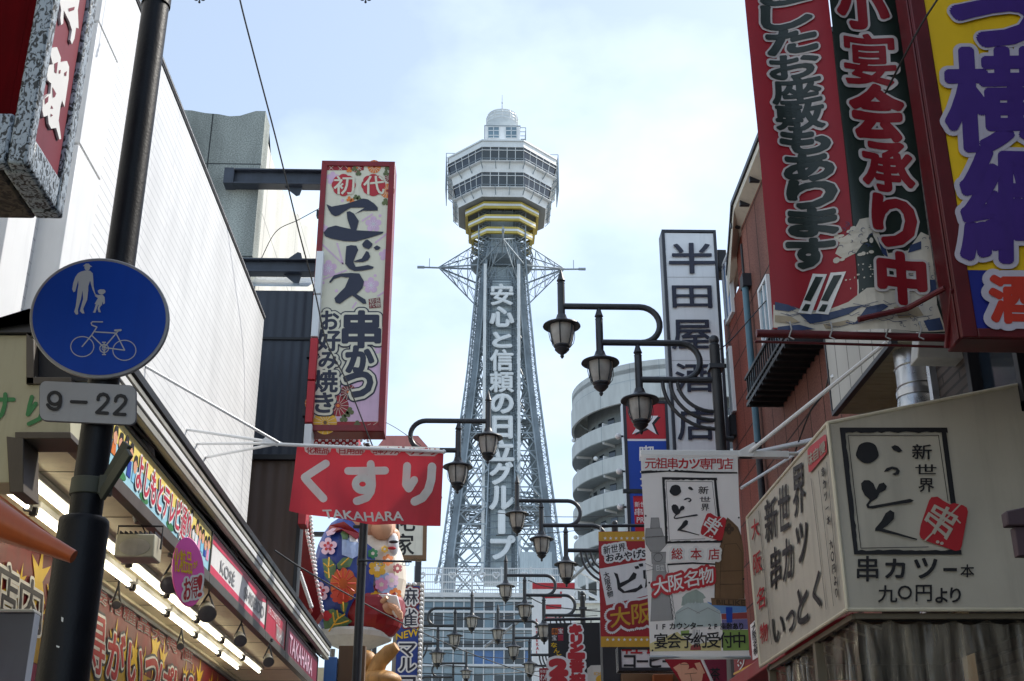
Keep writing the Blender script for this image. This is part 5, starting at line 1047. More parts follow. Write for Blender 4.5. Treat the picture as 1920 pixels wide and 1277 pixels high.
# mah-jong marquee sign
YJ = 30.0; pJ = front(YJ); t = thing('mahjong_sign', 'deep blue upright sign with white bulbs round its edge and red-outlined characters', 'sign', pJ.I(765, 1277))
co = [(741, 1092), (795, 1092), (789, 1300), (732, 1300)]
board(pJ, co, .35, M('marquee_grey', '8d8a84', .5, var=.12), 'box', t, off=-.01)
m = MB(); m.mat(M('sign_navy', '123a8c', .4, var=.08)); flat(m, pJ, [(748, 1099), (787, 1099), (781, 1300), (740, 1300)], .004, extrude=.01); m.build('panel', t, smooth=0)
bulbs('bulb', t, [pJ.I(791 - (y - 1092) * .028, y) + Vector((0, -.02, 0)) for y in np.arange(1097, 1290, 8.5)] + [pJ.I(x, 1095.5) + Vector((0, -.02, 0)) for x in np.arange(744, 786, 8.5)], .045, 'white_print')
m = MB(); [txt(m, pJ, c_, q_, 'navy_ink', .03, bold=.01, outline=[('white_print', .045, 0), ('dark_red_paint', .075, 0)]) for c_, q_ in (('麻', (754, 1103, 783, 1134)), ('雀', (753, 1142, 782, 1174)))]
txt(m, pJ, 'NEW', [(743, 1189), (785, 1176), (785, 1192), (743, 1200)], 'yellow_print', .02, bold=.025)
for ch, y in (('マ', 1207), ('ル', 1234), ('コ', 1270)): txt(m, pJ, ch, (749, y, 779, y + 24), 'navy_ink', .02, bold=.01, outline=[('white_print', .05, 0)])
m.build('lettering', t, smooth=0, normals=False)
# shop fill behind the left signs
lf = thing('far_left_shops', 'plain grey shop row behind the kimono figure on the left', 'building', (-5, 40, 0)); m = MB(); m.mat('cream'); m.box(-9, -3.4, 29.5, 62, 0, 5.6); m.build('wall', lf); [MB().mat('glass_dark').box(-3.42, -3.38, y, y + 1.6, 3.2, 4.8).build('window', lf) for y in np.arange(30, 60, 3)]
t = thing('blue_shop_panel', 'blue and brown shop front panel under the far awning end', 'panel', at(640, 1277, 20.5)); m = MB(); m.mat(M('panel_blue', '3a6fb4', .4)); a, b2 = at(606, 1277, 20.5), at(632, 1232, 20.5); m.box(a.x, b2.x, 20.5, 20.7, .1, b2.z); m.mat('brown_print'); m.box(b2.x + .01, b2.x + .45, 20.6, 20.8, .1, b2.z + .2); m.build('panel', t, bevel=.006)
# ================================================================ right: red tile building
XR = 4.0
rb = thing('red_tile_building', 'reddish brown tiled building with deep eave, drainpipe and small barred balcony on the right', 'building', (6, 15, 0))
XE = 3.78; yf = atx(1372, 345, XE).y + 1.0; yn = 12.0; ze = atx(1400, 315, XE).z
ym = atx(1408, 600, XR).y
m = MB(); m.mat('red_tile_lit'); m.box(XR, XR + 6, ym + .06, yf, .12, ze); m.box(XR, XR + 6, yf + .001, yf + 1.3, .12, ze - .95); m.build('far_wall', rb)
m = MB(); m.mat('red_tile_shaded'); m.box(XR - .04, XR + 6, yn, ym - .02, .12, ze); m.build('near_wall', rb)
m = MB(); m.mat(M('eave_cream', 'c9c2b2', .6, var=.1)); m.hexa([(XE, yn, ze - .15), (XR + .1, yn, ze - .3), (XR + .1, yf, ze - .3), (XE, yf - 1.0, ze - .15), (XE, yn, ze - .05), (XR + .1, yn, ze - .02), (XR + .1, yf, ze - .02), (XE, yf - 1.0, ze - .05)])
m.hexa([(XE, yf - .99, ze - .15), (XR + .1, yf + .01, ze - .3), (XR + .1, yf + .9, ze - .9), (XR + .0, yf + .9, ze - .9), (XE, yf - .99, ze - .05), (XR + .1, yf + .01, ze - .02), (XR + .1, yf + .9, ze - .45), (XR + .0, yf + .9, ze - .45)]); m.build('eave', rb, smooth=0)
m = MB(); m.mat('dark_metal'); m.hexa([(XE - .03, yn, ze - .04), (XR + 6, yn, ze + .9), (XR + 6, yf, ze + .9), (XE - .03, yf - .95, ze - .04), (XE - .03, yn, ze + .03), (XR + 6, yn, ze + 1.0), (XR + 6, yf, ze + 1.0), (XE - .03, yf - .95, ze + .03)])
m.hexa([(XE - .03, yf - .94, ze - .04), (XR, yf + 1, ze - .5), (XR + 6, yf + 1, ze + .4), (XR + 6, yf + .01, ze + .9), (XE - .03, yf - .94, ze + .03), (XR, yf + 1, ze - .42), (XR + 6, yf + 1, ze + .5), (XR + 6, yf + .01, ze + 1.0)])
for y in np.arange(yn + .3, yf - .6, .7): m.box(XE + .02, XR - .06, y, y + .06, ze - .24, ze - .16)
m.build('roof', rb, smooth=0)
m = MB(); m.mat('soft_black'); m.box(XR - .06, XR + .05, ym - .02, ym + .06, .2, ze - .5); m.build('wall_joint', rb)
yq = atx(1399, 560, XR - .12).y; m = MB(); m.mat(M('pipe_blue', '4e7180', .4, var=.2)); m.tube([(XR - .12, yq, 9.3), (XR - .12, yq, 6.9)], .05, 12); m.mat('dark_metal'); m.tube([(XR - .12, yq, 6.9), (XR - .12, yq, .2)], .05, 12); m.box(XR - .17, XR - .04, yq - .1, yq + .1, 9.3, 9.5); m.build('drain_pipe', rb)
def wwin(parent, X, corners, fr='white_paint', gl='glass_sky', d=.05, mid=True, name='window'):
    ys = [atx(*c, X).y for c in corners]; zs_ = [atx(*c, X).z for c in corners]; ya, yb, za, zb2 = min(ys), max(ys), min(zs_), max(zs_)
    b = MB(); b.mat(fr); w = .05
    b.box(X - d, X + .02, ya, ya + w, za, zb2); b.box(X - d, X + .02, yb - w, yb, za, zb2); b.box(X - d, X + .02, ya + w + .001, yb - w - .001, za, za + w); b.box(X - d, X + .02, ya + w + .001, yb - w - .001, zb2 - w, zb2)
    if mid: b.box(X - d + .01, X + .02, (ya + yb) / 2 - .02, (ya + yb) / 2 + .02, za + w + .001, zb2 - w - .001)
    f = b.build(name, parent, bevel=.004); b = MB(); b.mat(gl); b.box(X - .02, X + .01, ya + w + .002, yb - w - .002, za + w + .002, zb2 - w - .002); b.build('pane', f); return f
wwin(rb, XR - .002, [(1366, 660), (1381, 770)]); wwin(rb, XR - .002, [(1357, 500), (1378, 585)], gl='glass_blue'); wwin(rb, XR - .042, [(1426, 545), (1452, 625)])
wwin(rb, XR - .042, [(1450, 630), (1492, 680)], fr='dark_metal', gl='glass_sky')
# balcony with black bars
ya, yb = atx(1492, 690, XR - .45).y, atx(1402, 700, XR - .45).y; zb_, zt_ = atx(1450, 750, XR - .3).z, atx(1450, 650, XR - .3).z
zb_ = atx(1402, 760, XR - .5).z; zt_ = atx(1402, 698, XR - .5).z
m = MB(); m.mat('black'); m.box(XR - .5, XR - .05, ya, yb, zb_, zb_ + .05)
for x in (XR - .48,):
    for z in (zt_ - .03, zb_ + .1): m.box(x - .02, x + .02, ya, yb, z, z + .04)
    for y in np.arange(ya, yb + .01, .12): m.box(x - .01, x + .01, y - .01, y + .01, zb_ + .05, zt_)
for y in (ya, yb): m.box(XR - .5, XR - .05, y - .02, y + .02, zt_ - .03, zt_ + .01); [m.box(x - .01, x + .01, y - .01, y + .01, zb_, zt_) for x in np.arange(XR - .45, XR - .05, .12)]
for y in np.arange(ya, yb, .2): m.box(XR - .5, XR - .05, y, y + .02, zb_ - .04, zb_ - .002)
m.build('balcony', rb)
# ================================================================ right: oriel building with soffit
XO = 3.2; ob = thing('siding_building', 'small building with white panelled overhang, slatted underside and yellow wall below', 'building', (5, 9.5, 0))
p = atx(1562, 772, XO); yo = p.y; zo_ = p.z; zo2 = atx(1560, 640, XO).z
yn_ = 8.7
m = MB(); m.mat('panel_siding'); m.box(XO, XO + 3.5, yn_, yo, zo_, zo2 + .2); m.build('overhang', ob)
m = MB(); m.mat(M('slat_tan', '8d8872', .7, var=.15));  # one even tan for all the slats
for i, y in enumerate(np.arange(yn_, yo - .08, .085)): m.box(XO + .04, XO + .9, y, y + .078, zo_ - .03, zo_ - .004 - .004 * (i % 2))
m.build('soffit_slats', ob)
m = MB(); m.mat(M('yellow_wall', 'a58c5c', .7, var=.15)); m.box(XO + .85, XO + 3.5, yn_, yo - .05, .12, zo_ - .031); m.build('lower_wall', ob)
m = MB(); m.mat('dark_metal'); m.box(XO - .012, XO + .04, yn_, yo + .01, zo_ - .04, zo_ - .002); m.box(XO - .01, XO + .012, yo - .002, yo + .02, zo_, zo2 + .2); m.build('edge_trim', ob)
wwin(ob, XO + .848, [(1662, 745), (1700, 800)], fr='brown_print', gl='glass_dark')
# silver duct
dc = at(1712, 700, 8.9); t = thing('silver_duct', 'shiny spiral silver ventilation duct rising above the cream awning', 'duct', (dc.x, 8.9, 3.4))
m = MB(); m.mat('zinc'); r_ = .135; pts = [(r_ * 1.35, 3.2), (r_ * 1.3, at(1712, 790, 8.9).z), (r_ * 1.05, at(1712, 745, 8.9).z), (r_, at(1712, 738, 8.9).z), (r_, 6.5)]
m.lathe((dc.x, 8.9, 0), pts, 28); 
for z in np.arange(3.5, 6.4, .16): m.tube([(dc.x + (r_ + .003) * cos(a), 8.9 + (r_ + .003) * sin(a), z + .05 * a / (2 * pi)) for a in np.linspace(0, 2 * pi, 29)], .005, 5)
z = at(1712, 735, 8.9).z; m.lathe((dc.x, 8.9, z), [(r_ + .002, -.05), (r_ + .016, -.05), (r_ + .016, .0), (r_ + .002, 0)], 28); m.build('duct', t)
# hood
t = thing('vent_hood', 'boxy off-white vent hood jutting out beside the silver duct', 'vent hood', at(1750, 665, 7.8)); a, b2 = at(1716, 640, 7.8), at(1800, 672, 7.8)
m = MB(); m.mat(M('hood_white', 'a9a79f', .5, var=.15, scale=5)); m.prism([(a.x, 7.8, b2.z), (b2.x + .6, 7.8, b2.z), (b2.x + .6, 7.8, a.z + .2), (a.x + .12, 7.8, a.z + .2), (a.x + .04, 7.8, a.z + .08)], (0, .16, 0)); m.build('hood', t, bevel=.008)
# near right shop wall with dark siding and window
XN = 3.35; nb = thing('dark_brick_shop', 'dark grey brick shop wall with glazed window above the cream awning', 'building', (5, 4, 0))
ya_ = atx(1816, 700, XN).y; yb_ = atx(1755, 720, XN).y
m = MB(); m.mat('dark_brick'); m.box(XN, XN + 4, ya_, yb_, .12, 9.6); m.box(XN, XN + 4, -2, 5.4, .12, 9.6); m.box(XN, XN + 4, 5.4, ya_, .12, 4.1); m.box(XN, XN + 4, 5.4, ya_, 5.6, 9.6); m.build('wall', nb)  # unseen height and near end added to shade the pole and near signs
f_ = MB(); f_.mat('soft_black'); 
for y in (ya_ - .03, ya_ - .75, 5.45): f_.box(XN - .03, XN + .06, y - .06, y, 4.1, 5.6)
f_.box(XN - .03, XN + .06, 5.4, ya_, 4.1, 4.16); f_.box(XN - .03, XN + .06, 5.4, ya_, 5.54, 5.6); f_ = f_.build('window', nb, bevel=.004)
g_ = MB(); g_.mat('glass_dark'); g_.box(XN + .05, XN + .06, 5.4, ya_, 4.16, 5.54); g_.build('pane', f_)
g_ = MB(); g_.mat('zinc'); g_.box(XN - .05, XN, yb_ - .04, yb_ + .02, 3.5, 7.0); g_.build('corner_trim', nb)
# ================================================================ cream cloth awning box with brush lettering
YI = 7.0; XI = 2.11
ib = thing('cream_awning', 'big cream canvas awning box with black brush lettering and framed logo on two faces', 'awning', (XI, YI, 2.87))
pI = front(YI); pJ2 = lwall(XI); pJ2.n = Vector((-1, 0, 0)); pJ2 = rwall(XI)
A = pI.I(1558, 793); B = pI.I(1985, 706); Cc = pI.I(1985, 1143); Dd = pI.I(1595, 1143); E1 = pJ2.I(1400, 960); E2 = pJ2.I(1425, 1236)
Dd.x = A.x = XI; E1.z = A.z + .03; E2.z = Dd.z
canv = M('canvas', 'c9c5b9', .75, var=.12, scale=1.2, bump=.12, trans=.22)
m = MB(); m.mat(canv); n_ = 14
def gridq(tl, tr, br, bl, nu, nv, f):
    V = []
    for j in range(nv + 1):
        for i in range(nu + 1):
            u, v = i / nu, j / nv; p = tl * (1 - u) * (1 - v) + tr * u * (1 - v) + br * u * v + bl * (1 - u) * v; V.append(p + f(u, v))
    m.add(V, [(j * (nu + 1) + i, j * (nu + 1) + i + 1, (j + 1) * (nu + 1) + i + 1, (j + 1) * (nu + 1) + i) for j in range(nv) for i in range(nu)])
gridq(A, B, Cc, Dd, 40, 16, lambda u, v: Vector((0, .006 * sin(u * 19 + v * 3) * sin(pi * v) * (u > .02) + .0, 0)))
gridq(A, E1, E2, Dd, 30, 16, lambda u, v: Vector((.005 * sin(u * 14 + v * 2) * sin(pi * v) * sin(pi * u), 0, 0)))
m.add([A, B, B + Vector((0, 2.2, .0)), E1], [(0, 1, 2, 3)]); m.build('canvas', ib, smooth=50)
m = MB(); m.mat(M('piping', 'cfc9b5', .6))
for p, q in ((A, B), (A, Dd), (Dd, Cc), (Dd, E2), (E1, E2), (A, E1)): m.tube([p, q], .012, 8)
m.build('piping', ib)
m = MB(); m.mat(M('stall_frame', '6d6658', .5)); m.bar(Dd + Vector((.05, .05, -.03)), Cc + Vector((0, .05, -.03)), .03); m.bar(Dd + Vector((.05, .05, -.03)), E2 + Vector((.05, -.05, -.03)), .03); m.bar(E2 + Vector((.06, -.1, 0)), E2 + Vector((.06, -.1, -2.7)), .05); m.bar(Dd + Vector((.06, .9, -.05)), Dd + Vector((.06, .9, -2.75)), .06)
for t_ in np.linspace(.05, .95, 9): q = Dd.lerp(E2, t_); m.bar(q + Vector((.04, 0, -.03)), q + Vector((.22, 0, -.09)), .014); 
m.build('inner_frame', ib)
# lettering of the awning
def logo(mb, pl, f, off, s=1.0, seal=True):
    """framed brush logo; f maps the logo's own coordinates to photo pixels on plane pl"""
    mb.mat('ink'); g = lambda pts: [f(*q) for q in pts]; rg = random.Random(2)
    def rough(p, q, w0, w1, k=26):
        a = [(p[0] + (q[0] - p[0]) * i / k, p[1] + (q[1] - p[1]) * i / k) for i in range(k + 1)]; dx, dy = q[0] - p[0], q[1] - p[1]; d = math.hypot(dx, dy); nx, ny = -dy / d, dx / d
        return [(x, y) for x, y in a] + [(x + nx * (w1 + rg.uniform(-w0, w0)), y + ny * (w1 + rg.uniform(-w0, w0))) for x, y in a[::-1]]
    flat(mb, pl, g(rough((0, 0), (1, 0), .006, .037)), off); flat(mb, pl, g(rough((0, 1), (0, 0), .006, .045)), off + .0004); flat(mb, pl, g(rough((1, 1), (0, 1), .007, .035)), off + .0008); flat(mb, pl, g(rough((.985, .03), (1, .6), .008, .04)[0:27] + [(.95, .6), (.94, .03)]), off + .0012)
    for p, q in (((.07, .06), (.07, .95)), ((.07, .06), (.91, .06)), ((.91, .06), (.93, .58)), ((.07, .95), (.7, .94))): 
        (x0, y0), (x1, y1) = f(*p), f(*q); stroke(mb, pl, [(x0, y0), (x1, y1)], 1.3 * s, off, cap=False)
    T = lambda pts: [((x - 443 - 62 * (y - 190) / 545) / 462, (y - 190) / 545) for x, y in pts]; G = lambda pts: g(T(pts))
    for k, sh in enumerate(([(562 + 48 * cos(a) * (1 + .06 * sin(5 * a)), 298 + 46 * sin(a)) for a in np.linspace(0, 2 * pi, 25)[:-1]], [(665, 272), (680, 265), (695, 270), (713, 290), (697, 296), (672, 286)], [(632, 380), (645, 364), (668, 357), (690, 362), (702, 376), (696, 390), (682, 396), (668, 390), (684, 382), (686, 372), (668, 368), (650, 378)],
                             [(535, 430), (548, 416), (570, 416), (588, 430), (600, 458), (612, 432), (632, 426), (646, 442), (640, 458), (616, 470), (604, 492), (580, 508), (568, 522), (572, 528), (660, 512), (745, 496), (762, 504), (748, 512), (660, 524), (585, 538), (562, 536), (557, 522), (572, 500), (550, 480), (538, 455)],
                             [(640, 558), (660, 544), (678, 555), (676, 582), (650, 608), (628, 624), (690, 642), (776, 668), (774, 674), (690, 652), (610, 634), (594, 634), (596, 622), (622, 592)])):
        flat(mb, pl, G(sh), off + .0003 * k)
    for ch, q in (('新', (755, 262, 838, 325)), ('世', (768, 348, 858, 390)), ('界', (782, 408, 848, 466))): txt(mb, pl, ch, G([(q[0], q[1]), (q[2], q[1]), (q[2], q[3]), (q[0], q[3])]), 'ink', off, bold=.004 * s)
    if seal:
        mb.mat('red_print'); sq = [(826, 504), (836, 490), (862, 487), (876, 496), (888, 505), (915, 520), (935, 515), (972, 524), (988, 534), (993, 552), (988, 580), (966, 700), (958, 716), (940, 720), (880, 700), (806, 675), (790, 664), (785, 648), (790, 610)]
        flat(mb, pl, G(sq), off + .003); txt(mb, pl, '串', G([(850, 508), (965, 560), (890, 690), (800, 600)]), 'canvas' if s > .8 else 'white_print', off + .005, bold=.006 * s)
        mb.mat('canvas' if s > .8 else 'white_print'); stroke(mb, pl, G([(808, 676), (960, 520)]), 3 * s, off + .0062); stroke(mb, pl, G([(920, 560), (958, 600)]), 3 * s, off + .0066)
        for x, y in ((862, 682), (880, 688), (898, 664)): flat(mb, pl, G(ell(x, y, 8, 7, 10)), off + .0066)
m = MB(); qI = lambda x, y: (1380 + x / 2.2926, 720 + y / 2.2926)
fI = lambda u, v: qI(443 + 62 * v + 462 * u, 190 + 545 * v)
logo(m, pI, fI, .012)
for ch, q in (('串', (518, 742, 608, 850)), ('カ', (640, 755, 722, 835)), ('ツ', (765, 752, 860, 836)), ('一', (888, 793, 946, 806)), ('本', (962, 778, 1020, 832)), ('九', (608, 868, 690, 940)), ('〇', (694, 870, 752, 926)), ('円', (770, 866, 838, 936)), ('よ', (855, 880, 905, 942)), ('り', (918, 878, 962, 940))):
    txt(m, pI, ch, [qI(q[0], q[1]), qI(q[2], q[1]), qI(q[2], q[3]), qI(q[0], q[3])], 'ink', .012, bold=.007)
oF = .012
for ch, q in (('大', [(70, 590), (102, 570), (108, 650), (76, 672)]), ('阪', [(80, 735), (112, 712), (120, 800), (84, 822)]), ('名', [(95, 885), (128, 862), (133, 955), (98, 975)]), ('物', [(108, 1040), (140, 1015), (146, 1100), (112, 1122)])): txt(m, pJ2, ch, [qI(*k) for k in q], 'red_print', oF, bold=.008)
for ch, q in (('新', [(128, 505), (180, 478), (185, 650), (134, 690)]), ('世', [(186, 450), (232, 425), (238, 610), (192, 640)]), ('界', [(248, 365), (298, 335), (306, 540), (256, 580)]), ('串', [(152, 715), (196, 690), (200, 860), (158, 900)]), ('カ', [(205, 685), (246, 655), (250, 820), (210, 850)]), ('ツ', [(264, 610), (312, 590), (318, 740), (270, 780)]), ('い', [(162, 1015), (212, 990), (216, 1080), (168, 1118)]), ('っ', [(222, 990), (258, 965), (262, 1050), (226, 1075)]), ('と', [(270, 890), (316, 865), (318, 1010), (272, 1040)]), ('く', [(336, 830), (368, 800), (374, 950), (340, 985)])):
    txt(m, pJ2, ch, [qI(*k) for k in q], 'ink', oF, bold=.014)
m.mat('ink')
for ln in ([(104, 545), (160, 1120)], [(330, 405), (396, 970)], [(362, 372), (428, 955)], [(398, 335), (452, 930)]): stroke(m, pJ2, [qI(*k) for k in ln], .8, oF, cap=False)
m.mat('red_print'); flat(m, pJ2, [qI(*k) for k in [(315, 285), (322, 272), (388, 218), (396, 218), (400, 290), (394, 302), (330, 378), (320, 380)]], oF)
for ch, q in (('味', [(318, 305), (340, 288), (342, 340), (320, 358)]), ('自', [(344, 285), (364, 268), (366, 318), (346, 335)]), ('慢', [(368, 262), (394, 240), (396, 290), (370, 312)])): txt(m, pJ2, ch, [qI(*k) for k in q], 'canvas', oF + .004, bold=.004)
vtxt(m, pJ2, '串カツ一本 九〇円より', [qI(372, 360), qI(388, 345), qI(452, 915), qI(436, 930)], mat='ink', off=oF, z=.8, bold=.004)
m.build('lettering', ib, smooth=0, normals=False)
# clear vinyl curtain under the awning
vinyl_mat('vinyl'); t = thing('vinyl_curtain', 'crinkled transparent vinyl curtain hanging below the cream awning', 'curtain', (2.6, 7.1, 1.5))
m = MB(); m.mat('vinyl')
def curtain(p, q, dz, n, amp, seed):
    rg = random.Random(seed); ph = [rg.uniform(0, 6) for _ in range(4)]; d = (q - p).normalized(); nn = Vector((-d.y, d.x, 0)); V = []; rows_ = 14
    for j in range(rows_ + 1):
        for i in range(n + 1):
            u = i / n; w = amp * (sin(u * 38 + ph[0]) + .7 * sin(u * 67 + ph[1] + j * .2) + .5 * sin(u * 21 + ph[2] - j * .3)) * (.35 + .65 * j / rows_) + .01 * sin(j * 1.3 + u * 25); V.append(p.lerp(q, u) + nn * w + Vector((0, 0, -dz * j / rows_)) + Vector((0, 0, -.03 * abs(sin(u * 19)) * (j == 0))))
    m.add(V, [(j * (n + 1) + i, j * (n + 1) + i + 1, (j + 1) * (n + 1) + i + 1, (j + 1) * (n + 1) + i) for j in range(rows_) for i in range(n)])
curtain(Dd + Vector((.08, .1, -.04)), Cc + Vector((0, .1, -.04)), 2.4, 120, .02, 1); curtain(Dd + Vector((.08, .12, -.04)), E2 + Vector((.08, 0, -.04)), 2.4, 90, .02, 2); m.build('sheet', t, smooth=80)
m = MB(); m.mat('vinyl_hook') if 'vinyl_hook' in MATS else m.mat('soft_black'); [m.ball(Dd.lerp(E2, k) + Vector((.06, .02, -.045)), .014, 6, 5) for k in np.linspace(.06, .96, 7)]; m.build('hook', t)
# things glimpsed behind the curtain
t = thing('stall_counter', 'dim grey stall counter and red board seen through the vinyl curtain', 'counter', (3.2, 7.9, .1)); m = MB(); m.mat('brown_print'); m.box(2.5, 3.34, 7.4, 8.6, .12, 1.0); m.mat('steel'); m.box(2.45, 3.34, 7.35, 8.6, 1.01, 1.06); m.build('counter', t, bevel=.01); m = MB(); m.mat('red_print'); m.box(2.35, 2.62, 8.66, 8.7, 1.2, 2.7); m.mat('grey_print'); m.box(2.7, 3.34, 8.5, 8.55, 1.5, 2.0); m.mat('black'); m.box(2.2, 3.34, 8.9, 8.94, .12, 2.85); m.box(2.2, 3.34, 7.15, 8.9, 2.84, 2.86); m.mat('lamp_glass'); m.ball((2.75, 8.2, 2.5), .05, 10, 8); m.mat('gold_print'); m.box(2.75, 3.0, 8.45, 8.5, 2.1, 2.5); m.build('boards_and_dark', t)  # black back and top sheets stand in for the shade inside the stall
t = thing('purple_awning', 'dull purple awning corner at the right edge of the view', 'awning', at(1910, 990, 5.2)); m = MB(); m.mat(M('purple_cloth', '46363f', .6, var=.15)); a, b2 = at(1886, 958, 5.2), at(1960, 985, 5.2); m.prism([(a.x, 5.2, b2.z), (b2.x + .3, 5.2, b2.z), (b2.x + .3, 5.2, a.z + .1), (b2.x, 5.2, a.z + .035), (a.x, 5.2, a.z)], (0, .06, 0)); m.build('cover', t, bevel=.006); m = MB(); m.mat('purple_cloth'); q = at(1935, 1040, 5.2); m.box(at(1914, 1040, 5.2).x, q.x + .2, 5.22, 5.27, q.z, b2.z - .002); m.build('drop', t, bevel=.004)
# ================================================================ big yellow and blue sumo-hall sign with red frame
YY6 = 6.0; py_ = front(YY6 - .014); ys_ = thing('yellow_blue_sign', 'huge yellow and blue sign in dark red frame with purple and red characters, top right', 'sign', py_.I(1800, 650))
XB = py_.I(1805, 632).x; zb_ = py_.I(1805, 631).z; zl = py_.I(1805, 615).z
m = MB(); m.mat('maroon_paint'); m.box(XB, XB + 1.6, YY6 + .01, YY6 + .22, zb_, 7.4); m.build('box', ys_, bevel=.012)
m = MB(); m.mat('maroon_paint'); m.box(XB - .004, XB + .085, YY6 - .02, YY6 + .0, zb_ - .004, 7.4); m.box(XB + .086, XB + 1.6, YY6 - .018, YY6, zb_ - .003, zl); m.bar((XB - .004, YY6 + .02, zb_ + .3), (XB - .004, YY6 + .2, zb_ + .02), .03); m.box(XB - .012, XB - .001, YY6 + .02, YY6 + .09, zb_, 7.4); m.build('frame', ys_, bevel=.006)
m = MB(); m.mat('yellow_print'); z_s = py_.I(1800, 506).z; m.box(XB + .087, XB + 1.6, YY6 - .012, YY6, z_s + .001, 7.4); m.mat(M('royal_blue', '14207e', .45, var=.06)); m.box(XB + .087, XB + 1.6, YY6 - .012, YY6, zl + .001, z_s); m.build('panel', ys_)
m = MB(); q6 = lambda x, y: (1380 + x / 1.9944, y / 1.9944); W_ = [(M('sign_lilac', 'b9b5c4', .5, var=.04), .054, 0)]
for ch, q in (('つ', [(815, 15), (1130, 10), (1130, 165), (825, 165)]), ('横', [(775, 195), (1160, 190), (1165, 560), (800, 565)]), ('綱', [(845, 560), (1190, 570), (1190, 980), (850, 975)])): txt(m, py_, ch, [q6(*k) for k in q], 'purple_print', .016, heavy=True, bold=.026 if ch != 'つ' else .04, outline=W_, dd=.0003)
txt(m, py_, '酒', [q6(*k) for k in [(945, 1040), (1120, 1040), (1120, 1210), (955, 1205)]], 'orange_red' if 'orange_red' in MATS else M('orange_red', 'b8301c', .5), .016, heavy=True, bold=.014, outline=W_)
m.build('lettering', ys_, smooth=0, normals=False)
# ================================================================ two-column red and green banner with generic waves
YR = 6.35
def ripple(h, v): return .02 * np.sin(h * 13 + v * .8) + .012 * np.sin(v * 4 + h * 3) + .035 * np.sin(h * 5.1 + 1 + .3 * v)
pR2 = front(YR, ripple, .05); rbn = thing('banquet_banner', 'long red and black-green banner with white-edged characters and white waves along its foot', 'banner', pR2.I(1600, 625))
top = [(1389, -60), (1695, -60)]
edge_l = [(1397, 0), (1408, 100), (1420, 230), (1432, 370), (1444, 480), (1452, 605)]; edge_r = [(1777, 620), (1757, 560), (1740, 440), (1722, 280), (1705, 130), (1692, 0)]
m = MB(); m.mat(M('cloth_red', '981d2b', .5, var=.1, scale=2, trans=.3)); flat(m, pR2, [(1385, -110)] + edge_l + [(1452, 612), (1606, 620), (1605, 540), (1592, 420), (1577, 260), (1556, 80), (1535, -110)], .0); o_a = m.build('cloth', rbn, smooth=60)
m = MB(); m.mat(M('cloth_green', '1d2a26', .4, var=.1, scale=2, trans=.1)); flat(m, pR2, [(1538, -110), (1558, 80), (1579, 260), (1594, 420), (1607, 540), (1608, 620), (1777, 625)] + edge_r + [(1680, -110)], .0); o_b = m.build('dark_cloth', rbn, smooth=60)
m = MB(); u6 = lambda pts: [q6(*k) for k in pts]
m.mat('white_print'); rg = random.Random(8)
m.mat(M('wave_white', 'c4bfb4', .5, var=.15, scale=6))
flat(m, pR2, u6([(145, 1130), (250, 1150), (330, 1155), (420, 1130), (480, 1090), (560, 1090), (700, 1120), (745, 1130), (785, 1240), (560, 1242), (300, 1230), (145, 1215)]), .002)
flat(m, pR2, u6([(370, 950), (390, 900), (430, 880), (450, 840), (490, 832), (500, 880), (470, 920), (440, 960), (400, 975)]), .002); flat(m, pR2, u6([(490, 832), (530, 900), (560, 960), (640, 940), (690, 870), (720, 885), (735, 1000), (750, 1140), (690, 1130), (640, 1110), (560, 1000), (500, 900)]), .0025)
m.mat('wave_white')
for k in range(30): a = rg.uniform(0, 1); x, y = 370 + rg.uniform(0, 130), 860 + rg.uniform(0, 120); flat(m, pR2, u6(ell(x, y, rg.uniform(6, 14), rg.uniform(5, 11), 9)), .003 + k * .0001)
for k in range(60): x, y = rg.uniform(380, 690), rg.uniform(960, 1110); flat(m, pR2, u6(ell(x, y, rg.uniform(1.5, 4), rg.uniform(1.5, 4), 6)), .0035)
m.mat(M('wave_blue', '2b3c62', .5, var=.2, scale=8))
for s in ([(150, 1120), (200, 1135), (230, 1150), (200, 1160), (150, 1150)], [(240, 1170), (330, 1165), (420, 1150), (470, 1150), (420, 1175), (330, 1195), (280, 1205)], [(480, 1160), (540, 1150), (560, 1160), (500, 1200), (440, 1215)], [(515, 905), (545, 930), (560, 980), (535, 965)], [(650, 920), (690, 905), (690, 935), (640, 950)], [(712, 1050), (742, 1050), (750, 1110), (715, 1100)], [(160, 1215), (240, 1210), (300, 1225), (240, 1232), (160, 1226)], [(700, 1200), (760, 1190), (775, 1235), (720, 1238)]): flat(m, pR2, u6(s), .0055)
m.mat(M('wave_tan', '9c8f78', .5, var=.2, scale=8))
for s in ([(150, 1170), (210, 1180), (240, 1200), (200, 1205), (150, 1195)], [(580, 1160), (680, 1150), (700, 1180), (600, 1200)], [(330, 1205), (420, 1195), (430, 1210), (340, 1222)]): flat(m, pR2, u6(s), .006)
m.mat('wave_blue'); rg = random.Random(21)
for k in range(70):
    z_ = rg.random()
    x, y = (rg.uniform(375, 500), rg.uniform(850, 965)) if z_ < .35 else ((rg.uniform(560, 760), rg.uniform(1125, 1225)) if z_ < .75 else (rg.uniform(650, 735), rg.uniform(890, 1090)))
    r = rg.uniform(6, 13); a0 = rg.uniform(0, 6); stroke(m, pR2, u6([(x + r * cos(a0 + j * .7) * (1 - j * .08), y + r * .8 * sin(a0 + j * .7) * (1 - j * .08)) for j in range(6)]), .9, .0045 + .0001 * (k % 9), cap=False)
for k in range(26):
    x = rg.uniform(150, 640); y = 1150 + rg.uniform(-12, 60); w = rg.uniform(40, 110); stroke(m, pR2, u6([(x, y), (x + w * .4, y + 12), (x + w, y + 2)]), .8, .0065 + .0001 * (k % 9), cap=False)
